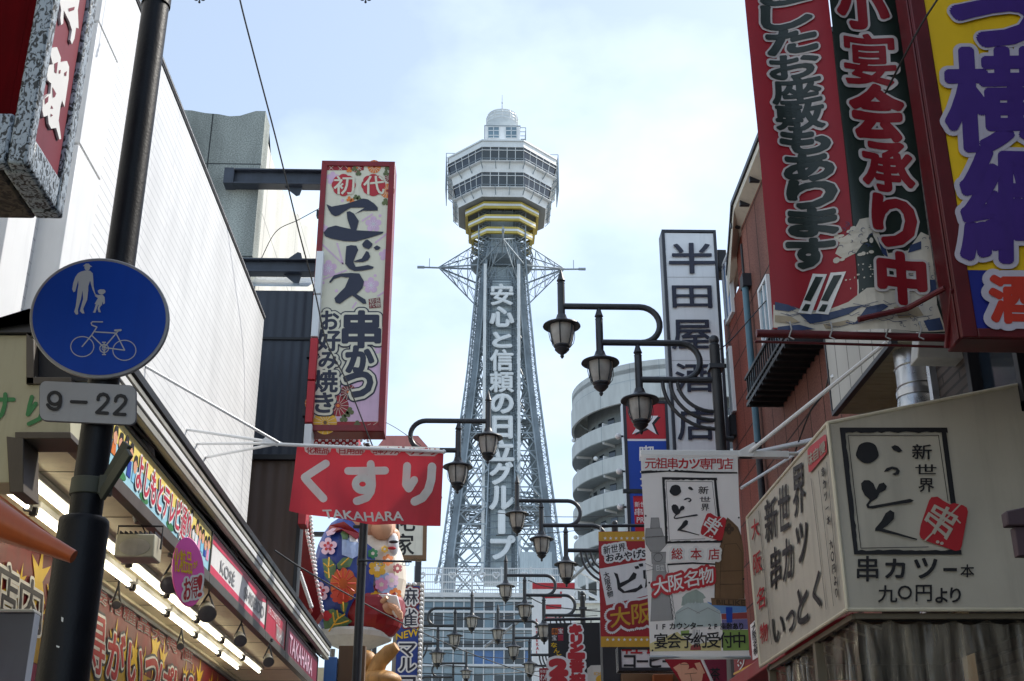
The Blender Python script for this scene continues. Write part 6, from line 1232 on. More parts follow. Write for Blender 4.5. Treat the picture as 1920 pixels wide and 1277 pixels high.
m.build('printed_waves', rbn, smooth=0)
M('edge_grey', 'b9b4b6', .5, var=.06); m = MB(); chs = 'としたお座敷もあります'; ysx = [(-35, 25), (25, 113), (113, 205), (205, 296), (290, 392), (385, 490), (482, 580), (580, 682), (682, 785), (785, 888), (895, 1005)]; xc = [180, 185, 205, 215, 225, 238, 255, 268, 280, 285, 280]
for ch, (a, b2), x in zip(chs, ysx, xc): txt(m, pR2, ch, u6([(x - 88, a), (x + 80, a), (x + 88, b2 - 8), (x - 82, b2 - 8)]), 'cloth_green', .012, heavy=True, bold=.0095 if ch in 'お座敷' else .014, outline=[('edge_grey', .026, 0)])
m.mat('white_print'); 
for dx in (0, 65): flat(m, pR2, u6([(290 + dx, 1018), (342 + dx, 1022), (310 + dx, 1105), (285 + dx, 1170), (235 + dx, 1165), (262 + dx, 1100)]), .009)
m.mat('cloth_green')
for dx in (0, 65): flat(m, pR2, u6([(300 + dx, 1030), (328 + dx, 1032), (282 + dx, 1122), (256 + dx, 1118)]), .012); flat(m, pR2, u6([(262 + dx, 1132), (282 + dx, 1134), (270 + dx, 1160), (246 + dx, 1158)]), .012)
for ch, q in (('小', (375, -60, 560, 112)), ('宴', (398, 138, 590, 325)), ('会', (425, 325, 620, 525)), ('承', (465, 540, 660, 720)), ('り', (505, 745, 665, 930)), ('中', (525, 960, 700, 1140))): txt(m, pR2, ch, u6([(q[0] - 5, q[1]), (q[2] - 8, q[1]), (q[2] + 5, q[3]), (q[0] + 5, q[3])]), 'cloth_red', .012, heavy=True, bold=.009 if ch == '宴' else (.013 if ch == '承' else .019), outline=[('edge_grey', .034, 0)])
m.build('lettering', rbn, smooth=0, normals=False)
# its frame bar
t = thing('banner_rail', 'dark red steel rail with diagonal strut and cord ties below the red banner', 'rail', at(1600, 628, YR)); pr_ = front(YR + .02)
a, b2 = pr_.I(1418, 625), pr_.I(1790, 634); m = MB(); m.mat('maroon_paint'); m.tube([a, b2], .024, 12); m.tube([pr_.I(1600, 612) + Vector((0, -.1, 0)), pr_.I(1690, 592) + Vector((0, -.1, 0)), (XB - .01, YY6 + .1, pr_.I(1780, 578).z)], .017, 8); m.tube([a + Vector((0, .05, -.03)), b2 + Vector((0, .05, -.035))], .008, 6); m.build('rail', t)
m = MB(); m.mat('grey_print')
for x in (1480, 1556, 1660, 1722): p = pr_.I(x, 622); m.tube([p + Vector((0, -.03, .05)), p + Vector((.004, -.04, 0)), p + Vector((-.01, -.02, -.04)), p + Vector((.015, -.03, -.06))], .005, 5)
m.build('cord_tie', t)
# ================================================================ cross arms of the white banner
YW_ = 9.6; h1 = at(1388, 852, YW_); h2 = at(1205, 852, YW_)
t = thing('outrigger_bracket', 'white steel outrigger of slanting rods carrying the white kushikatsu banner', 'bracket', h1)
m = MB(); m.mat('white_paint'); W3 = XR - .05
for px, py, X in ((1662, 642, 3.15), (1525, 828, 2.9), (1540, 850, 2.9), (1540, 820, 3.6)): m.tube([h1 + Vector((.05, .0, 0)), atx(px, py, X)], .017, 8)
m.tube([at(1390, 915, YW_ + .6), atx(1545, 818, 3.4)], .014, 8); m.tube([atx(1560, 705, 3.19), atx(1626, 775, 3.6)], .02, 8); m.build('stay_rod', t)
m = MB(); m.mat('white_paint'); m.box(h2.x - .02, h1.x + .4, YW_ - .03, YW_ + .03, h1.z - .03, h1.z + .025); m.prism([h1 + Vector((-.02, -.035, .02)), h1 + Vector((.12, -.035, .1)), h1 + Vector((.14, -.035, .05)), h1 + Vector((.1, -.035, -.03)), h1 + Vector((-.02, -.035, -.03))], (0, .07, 0)); m.build('cross_bar', t, bevel=.004)
# white banner
def rip2(h, v): return .012 * np.sin(h * 6 + v * 1.3) + .008 * np.sin(v * 9 + h * 2)
pWb = front(YW_ - .05, rip2, .05); wbn = thing('white_kushikatsu_banner', 'white hanging banner with framed brush logo, sketched tower and red and black lettering', 'banner', pWb.I(1300, 860))
q8 = lambda x, y: (1180 + x / 2.793, 820 + y / 2.793); U8 = lambda pts: [q8(*k) for k in pts]
m = MB(); m.mat(M('banner_pale', 'ececea', .5, var=.06, scale=2, trans=.5)); flat(m, pWb, U8([(58, 92), (310, 92), (566, 92), (590, 600), (632, 1160), (370, 1165), (112, 1158), (84, 600)]), 0); m.build('cloth', wbn, smooth=60)
m = MB(); m.mat('ink'); flat(m, pWb, U8([(60, 178), (200, 168), (400, 178), (566, 182), (566, 190), (400, 188), (200, 182), (62, 192)]), .004)
for s in ([(200, 662), (330, 655), (450, 660), (450, 668), (330, 664), (200, 672)],): flat(m, pWb, U8(s), .004)
tg = M('sketch_grey', '8e8e90', .5, var=.08); m.mat(tg)
for s in ([(112, 425), (152, 425), (158, 478), (108, 480)], [(85, 480), (165, 478), (178, 520), (82, 524)], [(82, 526), (200, 520), (196, 560), (160, 600), (112, 600), (86, 560)], [(115, 604), (190, 602), (188, 660), (118, 662)], [(122, 664), (186, 662), (230, 960), (110, 965)]): flat(m, pWb, U8(s), .003)
m.mat('grey_print'); 
for s in ([(112, 425), (152, 425), (158, 478), (108, 480)], [(85, 480), (165, 478), (178, 520), (82, 524)], [(82, 526), (200, 520), (196, 560), (160, 600), (112, 600), (86, 560)], [(115, 604), (190, 602), (188, 660), (118, 662)]): m.mat('soft_black'); stroke(m, pWb, U8(s), .5, .005, cap=False, closed=True)
stroke(m, pWb, U8(ell(150, 630, 22, 22, 20)), .8, .005, cap=False, closed=True)
for i in range(9): stroke(m, pWb, U8([(188 + i * 4, 700 + i * 28), (212 + i * 3, 728 + i * 28)]), .5, .005, cap=False); stroke(m, pWb, U8([(206 + i * 3, 700 + i * 28), (190 + i * 4, 728 + i * 28)]), .5, .0052, cap=False)
stroke(m, pWb, U8([(186, 664), (226, 955)]), .7, .005); stroke(m, pWb, U8([(198, 664), (240, 955)]), .7, .005); stroke(m, pWb, U8([(84, 660), (125, 680)]), .7, .005); stroke(m, pWb, U8([(88, 700), (128, 690)]), .7, .005)
m.mat(M('castle_green', '93a29c', .5)); flat(m, pWb, U8([(275, 840), (295, 820), (350, 798), (385, 820), (400, 842), (385, 848), (390, 880), (270, 885), (275, 848)]), .003); m.mat(M('castle_pale', 'aab8ba', .5)); flat(m, pWb, U8([(240, 920), (300, 870), (410, 868), (475, 910), (480, 990), (230, 1000)]), .0036)
m.mat('sketch_grey'); [stroke(m, pWb, U8([(280 + i * 18, 850), (280 + i * 18, 876)]), .6, .005, cap=False) for i in range(6)]; [stroke(m, pWb, U8([(a_, 925), (a_ + 60, 895), (a_ + 120, 925)]), 1.2, .005) for a_ in (245, 350)]
m.mat('brown_print'); flat(m, pWb, U8([(484, 500), (492, 455), (515, 418), (540, 440), (570, 470), (588, 520), (600, 600), (606, 845), (445, 845), (450, 640), (478, 560)]), .004); flat(m, pWb, U8([(426, 842), (610, 846), (612, 884), (430, 880)]), .0046)
m.mat(M('brown_dark', '43311f', .5)); stroke(m, pWb, U8([(490, 500), (496, 460), (516, 428), (545, 455), (572, 490), (586, 540)]), 1.0, .006); [flat(m, pWb, U8(ell(522 + 15 * cos(a), 480 + 17 * sin(a), 12, 13, 12)), .0062 + .0002 * k) for k, a in enumerate((0, pi / 2, pi, 3 * pi / 2))]
[stroke(m, pWb, U8(ln), .8, .0064 + .0001 * k, cap=False) for k, ln in enumerate(([(484, 500), (478, 560), (452, 640), (446, 840)], [(500, 560), (560, 556), (590, 600), (598, 840)], [(500, 560), (480, 640), (474, 842)], [(474, 700), (600, 696)], [(476, 770), (602, 766)], [(430, 846), (610, 850)]))]
txt(m, pWb, 'BILLIKE', U8([(455, 852), (606, 854), (606, 880), (455, 876)]), 'brown_dark', .007, bold=.003)
m.mat(M('wash_blue', '5a86c0', .5, var=.1)); flat(m, pWb, U8([(405, 862), (480, 880), (612, 880), (615, 915), (480, 925), (430, 890)]), .0035); m.mat(M('wash_red', '8f3b3b', .5)); flat(m, pWb, U8([(480, 926), (616, 916), (618, 950), (482, 955)]), .0036); m.mat(M('wash_violet', '6f6a9c', .5)); flat(m, pWb, U8([(482, 956), (618, 951), (622, 1005), (484, 1008)]), .0037); m.mat(M('wash_green', '7f9a52', .5, var=.12)); flat(m, pWb, U8([(486, 1010), (622, 1008), (628, 1115), (490, 1118)]), .0038); flat(m, pWb, U8([(268, 1015), (312, 1012), (312, 1040), (268, 1042)]), .0038); m.mat('blue_print'); flat(m, pWb, U8([(504, 890), (540, 890), (538, 970), (508, 972)]), .0045); m.mat(M('wash_yellow', 'cfc38c', .5)); flat(m, pWb, U8([(105, 1080), (250, 1020), (330, 1090), (480, 1060), (480, 1118), (110, 1120)]), .003)
m.mat('castle_pale'); flat(m, pWb, U8([(310, 940), (344, 860), (384, 940)]), .0042); m.mat('wash_red'); flat(m, pWb, U8([(320, 1095), (344, 1082), (372, 1095), (374, 1115), (318, 1116)]), .0043); m.mat('grey_print'); [stroke(m, pWb, U8([(332 + i * 8, 1010), (332 + i * 8, 1085)]), 1.2, .0045, cap=False) for i in range(5)]
m.build('printed_artwork', wbn, smooth=0)
m = MB(); fW = lambda u, v: q8(*(np.array((170, 210)) * (1 - u) * (1 - v) + np.array((460, 210)) * u * (1 - v) + np.array((487, 552)) * u * v + np.array((187, 560)) * (1 - u) * v))
logo(m, pWb, fW, .007, s=.62)
htxt(m, pWb, '元祖串カツ専門店', U8([(82, 112), (542, 112), (542, 166), (82, 164)]), mat='red_print', off=.008, bold=.01, outline=[('white_print', .02, 0)], z=1.1)
for ch, x in (('総', 218), ('本', 318), ('店', 412)): txt(m, pWb, ch, U8([(x, 585), (x + 58, 583), (x + 60, 640), (x + 2, 643)]), 'red_print', .011, bold=.01, outline=[('white_print', .022, 0)])
for i, ch in enumerate('大阪名物'): x = 120 + i * 80; y = 745 - i * 18; txt(m, pWb, ch, U8([(x, y), (x + 76, y - 16), (x + 84, y + 68), (x + 8, y + 86)]), 'white_print', .012, bold=.013, outline=[('red_print', .024, 0)])
htxt(m, pWb, '1Fカウンター', U8([(135, 975), (385, 970), (385, 1008), (135, 1010)]), mat='ink', off=.008, bold=.003); htxt(m, pWb, '2F座敷あり', U8([(410, 975), (600, 970), (602, 1010), (410, 1010)]), mat='ink', off=.008, bold=.003)
htxt(m, pWb, '宴会予約受付中', U8([(130, 1030), (608, 1022), (610, 1100), (132, 1105)]), mat='ink', off=.009, bold=.008, z=1.08); txt(m, pWb, '日立', U8([(140, 670), (180, 668), (182, 700), (142, 702)]), 'white_print', .009)
m.build('lettering', wbn, smooth=0, normals=False)
m = MB(); m.mat('steel'); m.tube([q + Vector((0, .0, 0)) for q in (pWb.P(*q8(108, 1150), .0), pWb.P(*q8(636, 1152), .0))], .014, 8); m.build('bottom_rod', wbn)
m = MB(); m.mat('ink'); [flat(m, pWb, U8(ell(x, y, 5, 5, 10)), .006) for x, y in ((84, 415), (574, 420), (104, 762), (122, 1115), (600, 740))]; m.build('eyelet', wbn, smooth=0)
# ================================================================ upright liquor-shop sign
YH = 18.0; pH = front(YH); hs = thing('liquor_shop_sign', 'tall white upright sign with five black characters on dark brackets', 'sign', pH.I(1310, 840))
co = [(1240, 431), (1342, 432), (1371, 880), (1264, 880)]
P = [pH.I(*k) for k in co]; m = MB(); m.mat(M('frame_dark', '272a33', .4)); m.prism([p + Vector((0, .02, 0)) for p in P], (0, .3, 0)); m.build('box', hs, bevel=.01)
rim(pH, co, .05, .02, M('frame_dark', '272a33', .4), 'frame', hs, proud=.02)
m = MB(); m.mat(M('lightbox', 'e0e3e6', .35, var=.04)); flat(m, pH, [(1246, 437), (1338, 438), (1366, 880), (1270, 880)], .004); m.build('panel', hs, smooth=0)
m = MB(); m.mat('grey_print'); [stroke(m, pH, [(1247 + (y - 437) * .055, y), (1338 + (y - 437) * .062, y)], .9, .006, cap=False) for y in (520, 676)]; z3_ = lambda x0, y0, x1, y1: [(1000 + x / 3.36, 480 + y / 3.36) for x, y in ((x0, y0), (x1, y0), (x1 + 6, y1), (x0 + 6, y1))]
for ch, q in (('半', (852, -75, 1135, 112)), ('田', (872, 192, 1118, 328)), ('屋', (868, 408, 1118, 590)), ('酒', (893, 682, 1122, 858)), ('店', (905, 960, 1135, 1162))): txt(m, pH, ch, z3_(*q), 'navy_ink', .03, bold=.02, thick=.02)
m.build('lettering', hs, smooth=0, normals=False)
m = MB(); m.mat('soft_black')
for y0, y1 in ((474, 514), (782, 820)): z0_, z1_ = at(1360, y1, YH + .2).z, at(1360, y0, YH + .2).z; m.box(P[1].x + .02, XR + .05, YH + .08, YH + .45, z0_, z1_)
m.build('support_beam', hs, bevel=.01)
# ================================================================ blue and red star sign
YS2 = 21.5; pS2 = front(YS2); ss = thing('star_sign', 'blue upright sign topped by a red square with white star', 'sign', pS2.I(1210, 990))
co = [(1167, 750), (1252, 752), (1262, 1010), (1178, 1010)]; P = [pS2.I(*k) for k in co]
m = MB(); m.mat('steel'); m.prism([p + Vector((0, .02, 0)) for p in P], (0, .35, 0)); m.build('box', ss, bevel=.01); rim(pS2, co, .06, .02, 'frame_dark', 'frame', ss)
m = MB(); m.mat('white_print'); flat(m, pS2, [(1171, 755), (1249, 756), (1258, 1010), (1181, 1010)], .003); m.mat('red_print'); flat(m, pS2, [(1173, 757), (1247, 757), (1250, 823), (1175, 823)], .006); m.mat('blue_print'); flat(m, pS2, [(1175, 827), (1250, 827), (1255, 1010), (1182, 1010)], .006); m.build('panel', ss, smooth=0)
m = MB(); st = [(1188, 783), (1204, 780), (1210, 768), (1216, 780), (1234, 780), (1222, 794), (1231, 815), (1212, 803), (1185, 815), (1196, 797)]; m.mat('ink'); flat(m, pS2, [(x + 5, y + 2) for x, y in st], .009); m.mat('white_print'); flat(m, pS2, st, .012)
txt(m, pS2, '喫', (1199, 836, 1226, 870), 'white_print', .01, bold=.03); txt(m, pS2, '茶', (1200, 880, 1227, 914), 'white_print', .01, bold=.03); m.build('lettering', ss, smooth=0, normals=False)
m = MB(); m.mat('white_print'); [m.ball(pS2.I(1160 + dx, y) + Vector((0, .1, 0)), .06, 10, 6) for y, dx in ((815, 0), (881, 2), (948, 4))]; m.mat('dark_metal'); [m.bar(pS2.I(1160 + dx, y) + Vector((0, .1, 0)), pS2.I(1172 + dx, y) + Vector((0, .1, 0)), .03) for y, dx in ((815, 0), (881, 2), (948, 4))]; m.build('lamp_stub', ss)
# little red flag
YF2 = 19.0; pf = front(YF2); t = thing('small_red_flag', 'small red flag with white lettering on a rail in front of the blue star sign', 'flag', pf.I(1197, 930)); m = MB(); m.mat('cloth_red'); flat(m, pf, [(1187, 930), (1212, 930), (1216, 1010), (1192, 1010)], 0); m.build('cloth', t, smooth=0)
m = MB(); txt(m, pf, '新世', (1190, 941, 1210, 951), 'white_print', .006, bold=.008); txt(m, pf, '串', (1190, 953, 1205, 967), 'white_print', .006, bold=.012); txt(m, pf, 'PR', (1194, 970, 1208, 980), 'white_print', .006, bold=.012); m.build('lettering', t, smooth=0, normals=False)
m = MB(); m.mat('dark_metal'); a, b2 = pf.I(1168, 921), pf.I(1230, 921); m.box(a.x, b2.x, YF2 - .03, YF2 + .03, a.z - .03, a.z + .03); m.build('rail', t)
# ================================================================ red and gold souvenir banner
YV = 16.0; pV = front(YV); vb = thing('souvenir_banner', 'red banner with gold star strips and tilted white patch of black kana', 'banner', pV.I(1170, 1000)); q4 = lambda x, y: (1000 + x / 2.921, 840 + y / 2.921); U4 = lambda pts: [q4(*k) for k in pts]
m = MB(); m.mat(M('souv_red', 'a3262c', .45, var=.08, trans=.2)); flat(m, pV, U4([(356, 458), (640, 455), (668, 1090), (370, 1090)]), 0); o_ = m.build('cloth', vb, smooth=0)
m = MB(); m.mat(M('souv_gold', 'c99a28', .45, var=.1)); flat(m, pV, U4([(356, 460), (640, 457), (642, 510), (358, 510)]), .003); flat(m, pV, U4([(369, 1033), (665, 1033), (668, 1090), (370, 1090)]), .003); m.mat('white_print'); flat(m, pV, U4([(362, 662), (645, 610), (652, 800), (400, 862)]), .003)
[flat(m, pV, U4(star(393 + i * 30, 495, 10)), .006) for i in range(9)]; [flat(m, pV, U4(star(406 + i * 31, 1050, 10)), .006) for i in range(9)]
m.mat('ink')
for k, s in enumerate(([(440, 682), (462, 690), (475, 740), (520, 720), (548, 680), (566, 690), (560, 715), (500, 752), (478, 765), (500, 785), (570, 765), (590, 745), (600, 765), (560, 790), (490, 795), (462, 775), (455, 720)], [(552, 650), (575, 645), (580, 660), (560, 664)], [(575, 635), (600, 632), (602, 648), (582, 652)], [(600, 670), (615, 668), (615, 720), (603, 715)], [(622, 660), (640, 660), (640, 740), (610, 770)])): flat(m, pV, U4(s), .006 + .0005 * k)
m.build('printed_shapes', vb, smooth=0)
m = MB(); vtxt(m, pV, '大阪名物', U4([(380, 685), (412, 675), (440, 810), (408, 825)]), mat='ink', off=.008, bold=.012); txt(m, pV, '新世界', U4([(382, 540), (502, 520), (505, 565), (385, 585)]), 'ink', .012, bold=.015, outline=[('white_print', .03, 0)]); txt(m, pV, 'おみやげSP', U4([(396, 585), (640, 550), (642, 595), (400, 625)]), 'ink', .012, bold=.015, outline=[('white_print', .03, 0)])
for i, ch in enumerate('大阪'): x = 418 + i * 118; txt(m, pV, ch, U4([(x, 880 - i * 22), (x + 108, 866 - i * 22), (x + 114, 970 - i * 18), (x + 6, 986 - i * 18)]), 'souv_gold', .016, bold=.03, outline=[('souv_red', .055, 0), ('white_print', .085, 0)])
m.build('lettering', vb, smooth=0, normals=False)
m = MB(); m.mat('dark_metal'); a, b2 = at(1128, 986, YV), at(1300, 985, YV); m.tube([a, b2], .022, 8); m.build('hanging_rod', vb); m = MB(); m.mat('steel'); [m.tube([pV.I(x, 984), pV.I(x, 997)], .008, 6) for x in (1126, 1182)]; m.build('hook', vb)
# ================================================================ black beer banner
YBk = 24.0; pK5 = front(YBk); kb2 = thing('black_beer_banner', 'black banner with red and yellow lettering and beer glass lower right of the lamps', 'banner', pK5.I(1085, 1170)); q5 = lambda x, y: (960 + x / 5.886, 1060 + y / 5.886); U5 = lambda pts: [q5(*k) for k in pts]
m = MB(); m.mat(M('banner_black', '17171b', .45, var=.15)); flat(m, pK5, U5([(398, 640), (975, 632), (1140, 900), (1150, 1400), (405, 1400)]), 0, extrude=.01); m.build('cloth', kb2, smooth=0)
m = MB(); 
for x, y, c_, f_c in ((440, 695, 'orange_print', 'banner_black'), (505, 690, 'deep_red', 'white_print'), (436, 765, 'banner_black', 'white_print'), (504, 765, M('print_crimson', '8c1f45', .5), 'red_print')):
    m.mat(c_); flat(m, pK5, U5([(x, y), (x + 62, y), (x + 62, y + 68), (x, y + 68)]), .003); txt(m, pK5, '宝' if f_c != 'banner_black' else '串', U5([(x + 6, y + 6), (x + 56, y + 6), (x + 56, y + 62), (x + 6, y + 62)]), f_c, .006, bold=.01)
m.mat(M('glass_print', 'c8c5bd', .4, var=.1)); flat(m, pK5, U5([(830, 1140), (870, 1105), (1000, 1100), (1090, 1108), (1118, 1135), (1120, 1400), (830, 1400)]), .004); m.mat('gold_print'); flat(m, pK5, U5(ell(1000, 1260, 75, 55, 20)), .006); txt(m, pK5, 'ICHIBAN', U5([(905, 1180), (1080, 1175), (1080, 1205), (905, 1215)]), 'gold_print', .007, bold=.006)
for ch, q in (('な', (432, 855, 495, 905)), ('ん', (462, 915, 522, 965)), ('と', (490, 975, 545, 1025)), ('、', (550, 1010, 575, 1030))): txt(m, pK5, ch, U5([(q[0], q[1]), (q[2], q[1]), (q[2], q[3]), (q[0], q[3])]), 'yellow_print', .006, bold=.02)
txt(m, pK5, '2', U5([(428, 1060), (590, 1050), (595, 1200), (430, 1205)]), 'red_print', .016, heavy=True, bold=.05, outline=[('white_print', .1, 0)]); txt(m, pK5, '0', U5([(430, 1245), (590, 1240), (600, 1380), (435, 1385)]), 'red_print', .016, heavy=True, bold=.05, outline=[('white_print', .1, 0)])
for ch, q in (('キ', (645, 665, 760, 760)), ('リ', (660, 775, 760, 870)), ('ン', (650, 880, 775, 950)), ('一', (630, 980, 790, 1020)), ('番', (640, 1040, 790, 1180)), ('搾', (640, 1200, 800, 1330))): txt(m, pK5, ch, U5([(q[0], q[1]), (q[2], q[1]), (q[2], q[3]), (q[0], q[3])]), 'red_print', .016, heavy=True, bold=.03 if ch not in '番搾' else .018, outline=[('white_print', .06, 0)])
m.build('lettering', kb2, smooth=0, normals=False); m = MB(); m.mat('dark_metal'); a, b2 = pK5.I(1020, 1162), pK5.I(1135, 1160); m.tube([a, b2], .03, 8); [m.tube([pK5.I(x, 1160), pK5.I(x, 1169)], .012, 5) for x in (1032, 1070, 1108, 1126)]; m.build('hanging_rod', kb2)
t = thing('small_promo_flag', 'little maroon flag with white letters left of the black beer banner', 'flag', at(1020, 1253, 27)); pq = front(27); m = MB(); m.mat('deep_red'); flat(m, pq, [(1011, 1253), (1029, 1252), (1030, 1290), (1012, 1290)], 0, extrude=.01); m.build('cloth', t, smooth=0); m = MB(); txt(m, pq, '新世界', (1013, 1256, 1028, 1262), 'white_print', .006); txt(m, pq, 'オンPR', (1013, 1264, 1028, 1276), 'white_print', .006, bold=.01); m.build('lettering', t, smooth=0, normals=False); m = MB(); m.mat('dark_metal'); m.tube([pq.I(1002, 1248), pq.I(1032, 1248)], .02, 6); m.build('rod', t)
# white tall sign with red shapes, far
YU = 48.0; pU = front(YU); t = thing('white_red_sign', 'tall white rooftop sign with red top band and large red strokes behind the lamps', 'sign', pU.I(1038, 1200)); m = MB(); m.mat('white_print'); flat(m, pU, [(998, 1092), (1077, 1092), (1078, 1300), (998, 1300)], 0, extrude=.4); m.build('board', t, smooth=0)
m = MB(); m.mat('red_print'); flat(m, pU, U5([(224, 195), (692, 195), (692, 262), (224, 262)]), .01); flat(m, pU, U5([(290, 318), (545, 318), (545, 360), (375, 365), (340, 360)]), .012); flat(m, pU, U5([(530, 290), (550, 290), (550, 360), (530, 360)]), .014); flat(m, pU, U5([(360, 455), (385, 432), (545, 432), (545, 480), (360, 485)]), .012); flat(m, pU, U5([(360, 540), (390, 575), (520, 575), (548, 560), (548, 590), (380, 592), (358, 560)]), .012)
vtxt(m, pU, 'SHINSEKAI', U5([(262, 585), (300, 585), (310, 980), (268, 980)]), mat='red_print', off=.012, bold=.03); m.build('lettering', t, smooth=0, normals=False)
# coffee sign
YCo = 19.5; pCo = front(YCo); t = thing('coffee_sign', 'white sign with dark kana for coffee under the red souvenir banner', 'sign', pCo.I(1205, 1255)); co = [(1158, 1212), (1290, 1212), (1292, 1258), (1160, 1258)]
board(pCo, co, .3, 'white_print', 'panel', t); rim(pCo, co, .05, .3, 'dark_metal', 'frame', t); m = MB(); txt(m, pCo, '軽食', (1166, 1196, 1245, 1226), 'red_print', .008, bold=.02); 
for i, ch in enumerate('コーヒー'): txt(m, pCo, ch, (1170 + i * 24, 1229 + (0 if ch != 'ー' else 9), 1191 + i * 24, 1251 - (0 if ch != 'ー' else 9)), 'soft_black', .008, bold=.03)
m.build('lettering', t, smooth=0, normals=False)
t = thing('brown_shop_front', 'brown shopfront panels under the coffee sign', 'shop', at(1200, 1277, 20.2)); m = MB(); m.mat('soft_black'); a, b2 = at(1128, 1160, 20.4), at(1166, 1277, 20.4); m.box(a.x, b2.x, 20.4, 20.8, .12, a.z); m.mat('brown_print'); a, b2 = at(1166, 1262, 20.2), at(1330, 1277, 20.2); m.box(a.x, b2.x, 20.2, 20.5, .12, a.z); m.mat(M('shop_orange', '9c5a2e', .5)); a, b2 = at(1225, 1264, 20), at(1262, 1277, 20); m.box(a.x, b2.x, 20, 20.19, .12, a.z); m.build('panel', t, bevel=.01)
# leaning muscle flag, tea sign, side boards
YFm = 13.5; pq = front(YFm); t = thing('leaning_red_flag', 'red flag on a leaning white pole with tan muscular shapes, below the white banner', 'flag', pq.I(1300, 1240)); m = MB(); m.mat('cloth_red'); flat(m, pq, [(1246, 1236), (1312, 1236), (1350, 1300), (1290, 1300)], 0); m.build('cloth', t, smooth=0); m = MB(); m.mat('skin_print')
for k, s in enumerate((ell(1283, 1250, 9, 8, 12), [(1262, 1252), (1275, 1244), (1284, 1258), (1278, 1270)], [(1270, 1262), (1300, 1252), (1318, 1264), (1314, 1290), (1284, 1290)], [(1302, 1244), (1312, 1242), (1322, 1262), (1312, 1266)])): flat(m, pq, s, .004 + .001 * k)
m.mat('brown_print'); [stroke(m, pq, ln, 1.0, .009) for ln in ([(1284, 1264), (1306, 1262)], [(1294, 1264), (1298, 1285)], [(1276, 1246), (1290, 1246)])]; m.build('printed_shapes', t, smooth=0); m = MB(); m.mat('white_paint'); m.tube([pq.I(1316, 1236), pq.I(1345, 1300)], .016, 8); m.build('flag_pole', t)
YT = 15.5; pq = front(YT); t = thing('tea_sign', 'maroon sign with a black tea character right of the leaning red flag', 'sign', pq.I(1340, 1250)); m = MB(); m.mat(M('maroon_board', '7a1f3a', .5)); flat(m, pq, [(1312, 1234), (1362, 1234), (1364, 1300), (1314, 1300)], 0, extrude=.1); m.build('panel', t, smooth=0); m = MB(); txt(m, pq, '茶', (1331, 1252, 1350, 1276), 'soft_black', .006, bold=.02); m.build('lettering', t, smooth=0, normals=False)
XQ = 2.75; pq = rwall(XQ); t = thing('side_menu_board', 'red and white menu board with black lettering beside the cream awning edge', 'sign', pq.I(1395, 1230)); m = MB(); m.mat('cloth_red'); flat(m, pq, [(1374, 1215), (1428, 1150), (1434, 1242), (1378, 1272)], 0, extrude=.06); m.mat('white_print'); flat(m, pq, [(1407, 1172), (1424, 1155), (1430, 1228), (1412, 1238)], .004); m.mat('gold_print'); flat(m, pq, [(1376, 1262), (1434, 1232), (1434, 1236), (1376, 1266)], .004); m.build('panel', t, smooth=0); m = MB(); vtxt(m, pq, '大阪名物', [(1410, 1172), (1421, 1160), (1426, 1222), (1415, 1232)], mat='ink', off=.008, bold=.006); vtxt(m, pq, '串カツ', [(1380, 1214), (1396, 1196), (1400, 1250), (1384, 1260)], mat='white_print', off=.008, bold=.006); m.build('lettering', t, smooth=0, normals=False)
t = thing('red_shop_canopy', 'dark red shop canopy edge below the menu board', 'awning', at(1400, 1265, 11.5)); m = MB(); m.mat('deep_red'); a = at(1370, 1277, 12.4); b2 = at(1462, 1247, 10.2); m.hexa([(a.x, 12.6, a.z - .1), (b2.x, 10.0, a.z - .1), (b2.x + .6, 10.0, a.z - .1), (a.x + .8, 12.6, a.z - .1), (a.x, 12.6, a.z + .02), (b2.x, 10.0, a.z + .02), (b2.x + .6, 10.0, a.z + .25), (a.x + .8, 12.6, a.z + .25)]); m.build('canopy', t, bevel=.01)
# ================================================================ farther right buildings
t = thing('cream_far_building', 'cream low building with white screen frame behind the right-hand lamps', 'building', at(1110, 1200, 62)); m = MB(); m.mat('offwhite'); a = at(1079, 1130, 62); b2 = at(1128, 1100, 62); m.box(a.x, a.x + 14, 62, 75, 0, a.z); m.build('wall', t)
m = MB(); m.mat('white_paint'); zt_ = at(1100, 1065, 62).z
for k in range(7): x = a.x + k * .55; m.box(x, x + .12, 61.9, 62, a.z, zt_ - k * .28)
m.bar((a.x, 61.95, zt_), (a.x + 4, 61.95, zt_ - 2.0), .25); m.bar((a.x, 61.95, zt_ - 1), (a.x + 4, 61.95, zt_ - 3), .15); m.bar((a.x, 61.9, a.z), (a.x + 3.6, 61.9, zt_ - 1.7), .12); m.build('screen_frame', t)
t = thing('right_shop_row', 'dark low shop row on the right behind the hanging banners', 'building', (7, 35, 0)); m = MB(); m.mat(M('row_grey', '5f5a55', .7, var=.2)); m.box(4.1, 10, 19.5, 58, 0, 6.2); m.build('wall', t); m = MB(); m.mat('dark_metal'); [m.bar((4.1, y, 6.2), (4.1, y, 7.3), .05) for y in np.arange(20, 58, 1.2)]; m.bar((4.1, 20, 7.3), (4.1, 58, 7.3), .06); m.build('roof_rail', t)
